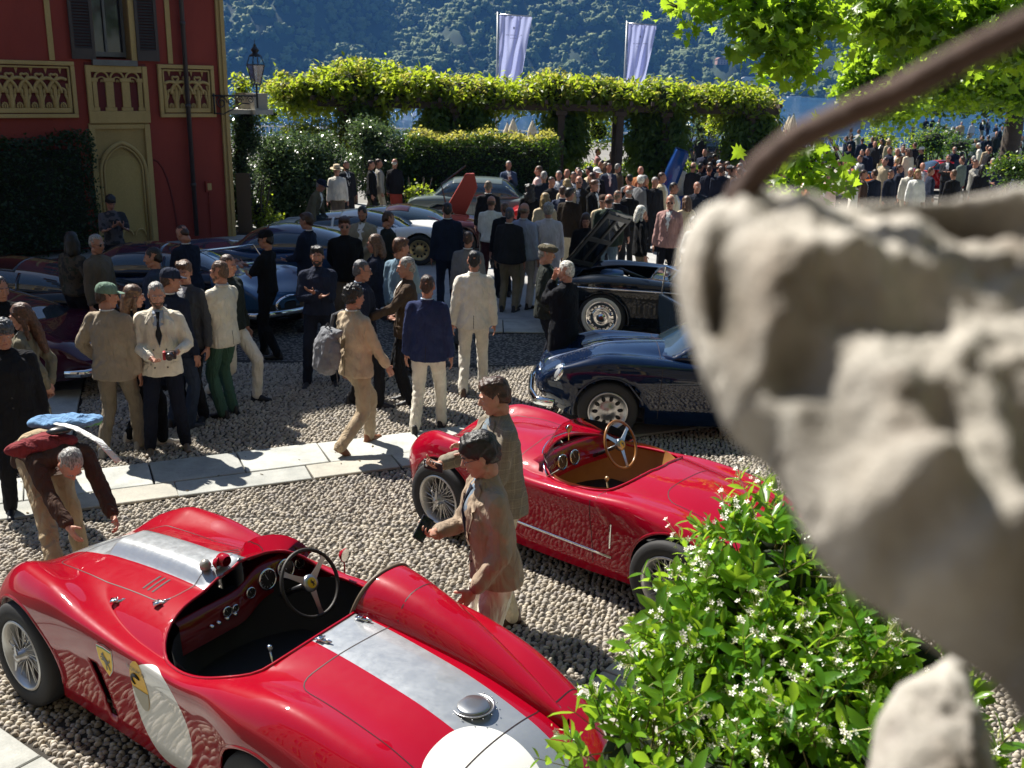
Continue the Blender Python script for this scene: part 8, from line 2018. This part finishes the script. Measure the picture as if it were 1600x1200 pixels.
# ------------------------------------------------------------------ flags, umbrellas, terrace
def flag(px, top_y, bot_y, wpx, label, Y, seed):
    a = aty(px, top_y, Y); zb = aty(px, bot_y, Y).z; H = a.z - zb + .5; W = wpx * Y / 1600
    t = empty('banner_flag', (a.x, Y, 0), 0, label, 'flag')
    MB().tube([(0, 0, 0), (0, 0, a.z + .08)], .045, 8).build('pole', mat('pole_grey', (.4, .42, .42), .35, .5), t, True); MB().tube([(0, 0, a.z), (W + .03, 0, a.z - .05)], .022, 6).build('arm', M['steel'], t, True)
    nx, nz = 36, 60; V = []
    for i in range(nz):
        for j in range(nx):
            u, v = j / (nx - 1), i / (nz - 1)
            x = .07 + u * W * (1 - .06 * v) - v * H * (.14 if u > 0 else .14) * u - .0 * v; y = (.12 * math.sin(u * 9 + v * 5 + seed) + .07 * math.sin(u * 17 - v * 7)) * (.25 + .9 * v) * u
            y += .06 * math.sin(u * 26 + v * 3 + seed) * (1 - v) + .10 * math.sin((u + v * .4) * 14 + seed) * (.4 + v)
            V.append((x, y, a.z - .04 - v * H - u * .05))
    F = [(i * nx + j, (i + 1) * nx + j, (i + 1) * nx + j + 1, i * nx + j + 1) for i in range(nz - 1) for j in range(nx - 1)]
    mt, nt, b = newmat('banner_cloth'); b.inputs['Base Color'].default_value = (.5, .53, .85, 1); b.inputs['Roughness'].default_value = .8
    tl = nt.nodes.new('ShaderNodeBsdfTranslucent'); tl.inputs[0].default_value = (.55, .6, .9, 1); mx = nt.nodes.new('ShaderNodeMixShader'); mx.inputs[0].default_value = .35
    nt.links.new(b.outputs[0], mx.inputs[1]); nt.links.new(tl.outputs[0], mx.inputs[2]); nt.links.new(mx.outputs[0], nt.nodes['Material Output'].inputs[0])
    fo = obj('cloth', mesh_np('cloth', V, np.array(F)), mt, t)
    m = MB(); m.ell((W * .5, -.3, a.z - H * .17), (.035, .01, .05), 8, 6); m.box((W * .5, -.3, a.z - H * .26), (W * .5, .008, .018)); m.box((W * .5, -.3, a.z - H * .30), (W * .25, .008, .012))
    tr = bvh(fo)
    for i in range(len(m.V)):
        v = Vector(m.V[i]); h = hit(tr, (v.x, -3, v.z), (0, 1, 0)); m.V[i] = (v.x, h[0].y - .012 if h else v.y, v.z)
    m.build('crest', mat('faded_print', (.25, .27, .4), .8), t)
flag(778, 22, 125, 48, 'left white banner flag standing behind the pergola', 44, .5)
flag(980, 36, 138, 41, 'right white banner flag standing behind the pergola', 46, 2.1)
UM = cloth('c9b994')
def umbrella(px, top, Y, label, h=2.3):
    a = aty(px, top, Y); t = empty('folded_umbrella', (a.x, Y, 0), 0, label, 'umbrella', None)
    z1 = a.z; z0 = max(.3, z1 - h); m = MB(); rings = []
    for z, r in ((z1, .02), (z1 - .1, .06), (z1 - .5, .2), (z1 - 1.0, .27), (z1 - 1.5, .3), (z1 - 1.55, .2), (z0 + .2, .24)):
        rings.append([(r * (1 + .22 * math.cos(8 * q)) * math.cos(q), r * (1 + .22 * math.cos(8 * q)) * math.sin(q), z) for q in np.linspace(0, 2 * math.pi, 32, endpoint=False)])
    m.rings(rings); m.build('canopy', UM, t, True); MB().tube([(0, 0, 0), (0, 0, z1 + .08)], .03, 6).build('pole', MPost, t)
umbrella(1215, 183, 62, 'folded beige umbrella standing alone over the visitors by the lake')
umbrella(1234, 181, 62, 'folded beige umbrella, left one of the close pair by the lake')
umbrella(1240, 179, 61, 'folded beige umbrella, right one of the close pair by the lake')
umbrella(793, 192, 62, 'short folded cream umbrella seen under the pergola'); umbrella(802, 185, 60, 'taller folded cream umbrella seen under the pergola'); umbrella(832, 188, 62, 'folded cream umbrella against the pergola greenery')
# terrace balustrade beyond the pergola
t = empty('lake_railing', (0, 66, 0), 0, 'white railing of the lake terrace seen under the pergola', 'railing')
m = MB(); m.box((0, 0, 1.02), (60, .08, .07)); m.box((0, 0, .18), (60, .06, .05)); m.build('rail', M['white'], t)
m0 = MB().box((0, 0, .55), (.035, .035, .9)).mesh('baluster'); m0.materials.append(M['white'])
for k in range(200): obj('baluster', m0, None, t, (-22 + k * .24, 0, 0))
for px, py, c, lab in ((781, 187, 'ltblue', 'small figure in blue by the lake umbrellas, left'), (787, 187, 'burg', 'small figure in dark red by the lake umbrellas'), (808, 189, 'navy', 'small figure in navy right of the lake umbrellas')):
    v = at(px, py, 1.75); person((v.x, min(v.y, 64)), 0, lab, tc=c, bc='dark', lod=2, top='sweater') if 0 else None
tb = empty('serving_table', (perx(925), 38, 0), 0, 'white clothed serving table behind the pergola posts', 'table')
MB().box((0, 0, .74), (3.2, .8, .04)).build('tabletop', M['white'], tb); m = MB()
for x in (-1.5, 1.5):
    for y in (-.35, .35): MB().box((x, y, .36), (.05, .05, .72)).build('leg', M['white'], tb)
rp = empty('rope_post', (at(652, 318, 0).x, at(652, 318, 0).y, 0), 0, 'thin red brown post standing before the long hedge', 'post'); MB().tube([(0, 0, 0), (0, 0, 1.5)], .03, 6).build('shaft', mat('red_brown', (.12, .03, .02), .6), rp); MB().box((0, 0, .02), (.25, .25, .04)).build('base', M['blackiron'], rp)

# ------------------------------------------------------------------ carved stone and rod close to the lens
def stone_relief():
    mt, nt, b = newmat('weathered_stone')
    n = tex_noise(nt, 22, 8, .7); n2 = tex_noise(nt, 9, 5, .6); n3 = tex_noise(nt, 160, 4, .7)
    rp = ramp(nt, n2.outputs[0], [(.34, (.2, .16, .12)), (.46, (.48, .445, .39)), (.7, (.68, .64, .57))]); c = mixc(nt, .55, rp.outputs[0], n.outputs[0], 'OVERLAY'); c = mixc(nt, .3, c, n3.outputs[0], 'OVERLAY')
    a_ = nt.nodes.new('ShaderNodeAttribute'); a_.attribute_name = 'rnd'; ms = ramp(nt, n.outputs[0], [(.35, (.02, .014, .01)), (.66, (.08, .065, .04))]); c = mixc(nt, math_(nt, 'MULTIPLY', a_.outputs['Fac'], .93, clamp=True), c, ms.outputs[0])  # dark moss tone, also used as shade painted into the hollows
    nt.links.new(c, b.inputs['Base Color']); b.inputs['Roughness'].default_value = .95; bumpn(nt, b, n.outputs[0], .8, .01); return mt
MStone = stone_relief()
def inflate(name, poly, dist, tilt, thick, holes, mt, label, cat, step=7, amp=.012, seed=0, dark_patches=()):
    """solid with the given outline: rounded towards its edges, carved by hollows; tilted back like the real block"""
    P_ = np.array(poly, float); x0, y0 = P_.min(0) - 4; x1, y1 = P_.max(0) + 4
    xs = np.arange(x0, x1, step); ys = np.arange(y0, y1, step); X, Y = np.meshgrid(xs, ys)
    q = np.stack([X.ravel(), Y.ravel()], 1); ins = np.zeros(len(q), bool); dmin = np.full(len(q), 1e9)
    for i in range(len(P_)):
        a, b_ = P_[i], P_[(i + 1) % len(P_)]
        c = ((a[1] > q[:, 1]) != (b_[1] > q[:, 1])) & (q[:, 0] < (b_[0] - a[0]) * (q[:, 1] - a[1]) / (b_[1] - a[1] + 1e-9) + a[0]); ins ^= c
        ab = b_ - a; tt = np.clip(((q - a) @ ab) / (ab @ ab), 0, 1); dmin = np.minimum(dmin, np.linalg.norm(q - (a + tt[:, None] * ab), axis=1))
    k = dist / FPX; Q2 = q.copy(); thick *= dist / .56; amp *= dist / .56
    for i in range(len(P_)):
        a, b_ = P_[i], P_[(i + 1) % len(P_)]; ab = b_ - a; tt = np.clip(((q - a) @ ab) / (ab @ ab), 0, 1); pr = a + tt[:, None] * ab; dd_ = np.linalg.norm(q - pr, axis=1); s_ = (dd_ <= dmin + 1e-6) & ~ins & (dd_ < step * 1.5); sn = pr[s_]; Q2[s_] = sn
    d = np.where(ins, dmin, -dmin)
    ok = d > -step * 1.45; q = Q2; d = np.maximum(d, 0); Rr = 110.
    prof = np.where(d < Rr, np.sqrt(np.maximum(0, d * (2 * Rr - d))) / Rr, 1.0)
    rel_ = thick * prof
    for (hx, hy, rx, ry, dp) in holes: rel_ -= dp * dist / .56 * np.exp(-(((q[:, 0] - hx) / rx) ** 2 + ((q[:, 1] - hy) / ry) ** 2) ** (2 if abs(dp) > .07 else 1)) * prof
    cx, cy = P_.mean(0); shade_dirt = np.zeros(len(q))
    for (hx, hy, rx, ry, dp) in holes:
        if dp > 0: shade_dirt = np.maximum(shade_dirt, min(1, dp / .045) * np.exp(-(((q[:, 0] - hx) / rx) ** 2 + ((q[:, 1] - hy) / ry) ** 2) ** 1.5))  # hollows darkened in colour: moss plus painted shade
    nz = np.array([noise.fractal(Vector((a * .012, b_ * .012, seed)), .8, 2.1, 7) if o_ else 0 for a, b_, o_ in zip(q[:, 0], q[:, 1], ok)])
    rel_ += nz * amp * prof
    for (hx, hy, rx, ry, a_) in dark_patches: shade_dirt = np.maximum(shade_dirt, a_ * np.exp(-(((q[:, 0] - hx) / rx) ** 2 + ((q[:, 1] - hy) / ry) ** 2) ** 1.5))  # patches darkened in colour only, without carving
    # block frame: right, up and towards the viewer, the slab leaning back
    ct, st = math.cos(tilt), math.sin(tilt); up = UP * ct + f0 * st; out = -f0 * ct + UP * st
    cen = Vector((0, 0, CAM_H)) + ray(cx, cy) * (dist / FPX)
    R3, U3, O3, C3 = np.array(RT), np.array(up), np.array(out), np.array(cen)
    u_ = (q[:, 0] - cx) * k; v_ = -(q[:, 1] - cy) * k
    # positions on the leaning plane that keep this real outline
    A = C3[None] + u_[:, None] * R3 + v_[:, None] * U3 / max(.3, ct) 
    front = A + rel_[:, None] * O3; back = A - (thick * .8 * prof)[:, None] * O3
    front = A + rel_[:, None] * O3
    nx = len(xs); idx = np.arange(len(q)).reshape(len(ys), nx); a, b_, c, e = idx[:-1, :-1].ravel(), idx[:-1, 1:].ravel(), idx[1:, 1:].ravel(), idx[1:, :-1].ravel()
    fk = ok[a] & ok[b_] & ok[c] & ok[e]; Qf = np.stack([a, e, c, b_], 1)[fk]; n = len(q); Qb = Qf[:, ::-1] + n
    o = obj(name, mesh_np(name, np.concatenate([front, back]), [Qf, Qb], attr=np.concatenate([shade_dirt, shade_dirt])), mt); tag(o, label, cat); return o
poly = [(1112, 350), (1138, 325), (1180, 304), (1300, 292), (1450, 285), (1800, 262), (1850, 900), (1800, 1290), (1490, 1290), (1478, 1150), (1488, 1040), (1465, 990), (1425, 965), (1350, 915), (1290, 880), (1250, 830), (1228, 765), (1205, 705), (1150, 655), (1122, 560), (1102, 470), (1098, 400)]
holes = [(1150, 520, 28, 80, .045), (1235, 650, 50, 42, .03), (1275, 735, 42, 60, .03), (1590, 345, 190, 52, .07), (1640, 400, 110, 50, .05), (1395, 320, 60, 22, .02), (1420, 600, 120, 30, .014), (1420, 760, 30, 45, .018), (1560, 820, 60, 90, .03), (1330, 880, 50, 30, .02), (1560, 1100, 110, 170, .06), (1130, 410, 30, 30, -.012), (1330, 520, 110, 30, -.016), (1370, 820, 50, 35, -.022), (1480, 880, 50, 30, -.024), (1400, 920, 60, 30, -.018)]
inflate('carved_stone', poly, .25, R(40), .06, holes, MStone, 'big weathered carved stone filling the right side close to the camera', 'carved stone', seed=3.3, amp=.009, dark_patches=[(1590, 960, 190, 190, .92), (1480, 640, 240, 26, .3), (1260, 705, 60, 90, .6), (1440, 775, 130, 26, .5), (1150, 600, 30, 60, .5), (1340, 440, 40, 20, .25), (1400, 860, 60, 30, .4)])
poly2 = [(1330, 1290), (1345, 1200), (1375, 1130), (1420, 1085), (1480, 1062), (1522, 1040), (1530, 1075), (1528, 1120), (1540, 1160), (1532, 1210), (1545, 1290)]
inflate('stone_fragment', poly2, .42, R(35), .04, [(1440, 1150, 40, 20, .008)], MStone, 'small rounded weathered stone below the big carved stone', 'stone', step=6, amp=.014, seed=8.1, dark_patches=[(1450, 1180, 160, 150, .45)])
m = MB(); pts_ = [(1680, 5, 0.252), (1600, 42, 0.252), (1500, 92, 0.257), (1400, 146, 0.261), (1300, 190, 0.266), (1240, 220, 0.27), (1190, 262, 0.275), (1158, 305, 0.279), (1150, 345, 0.279)]
m.tube([Vector((0, 0, CAM_H)) + ray(a, b_) * (d_ / FPX) for a, b_, d_ in pts_], [.0040] * 6 + [.0041, .0042, .0042], 14)
rod = m.build('iron_rod', mat('rusty_iron', (.085, .05, .038), .8, .1, var=.45, vs=30, bump=.5, bs=120), smooth=True); tag(rod, 'bent rusty iron rod rising over the stone out of focus', 'rod')
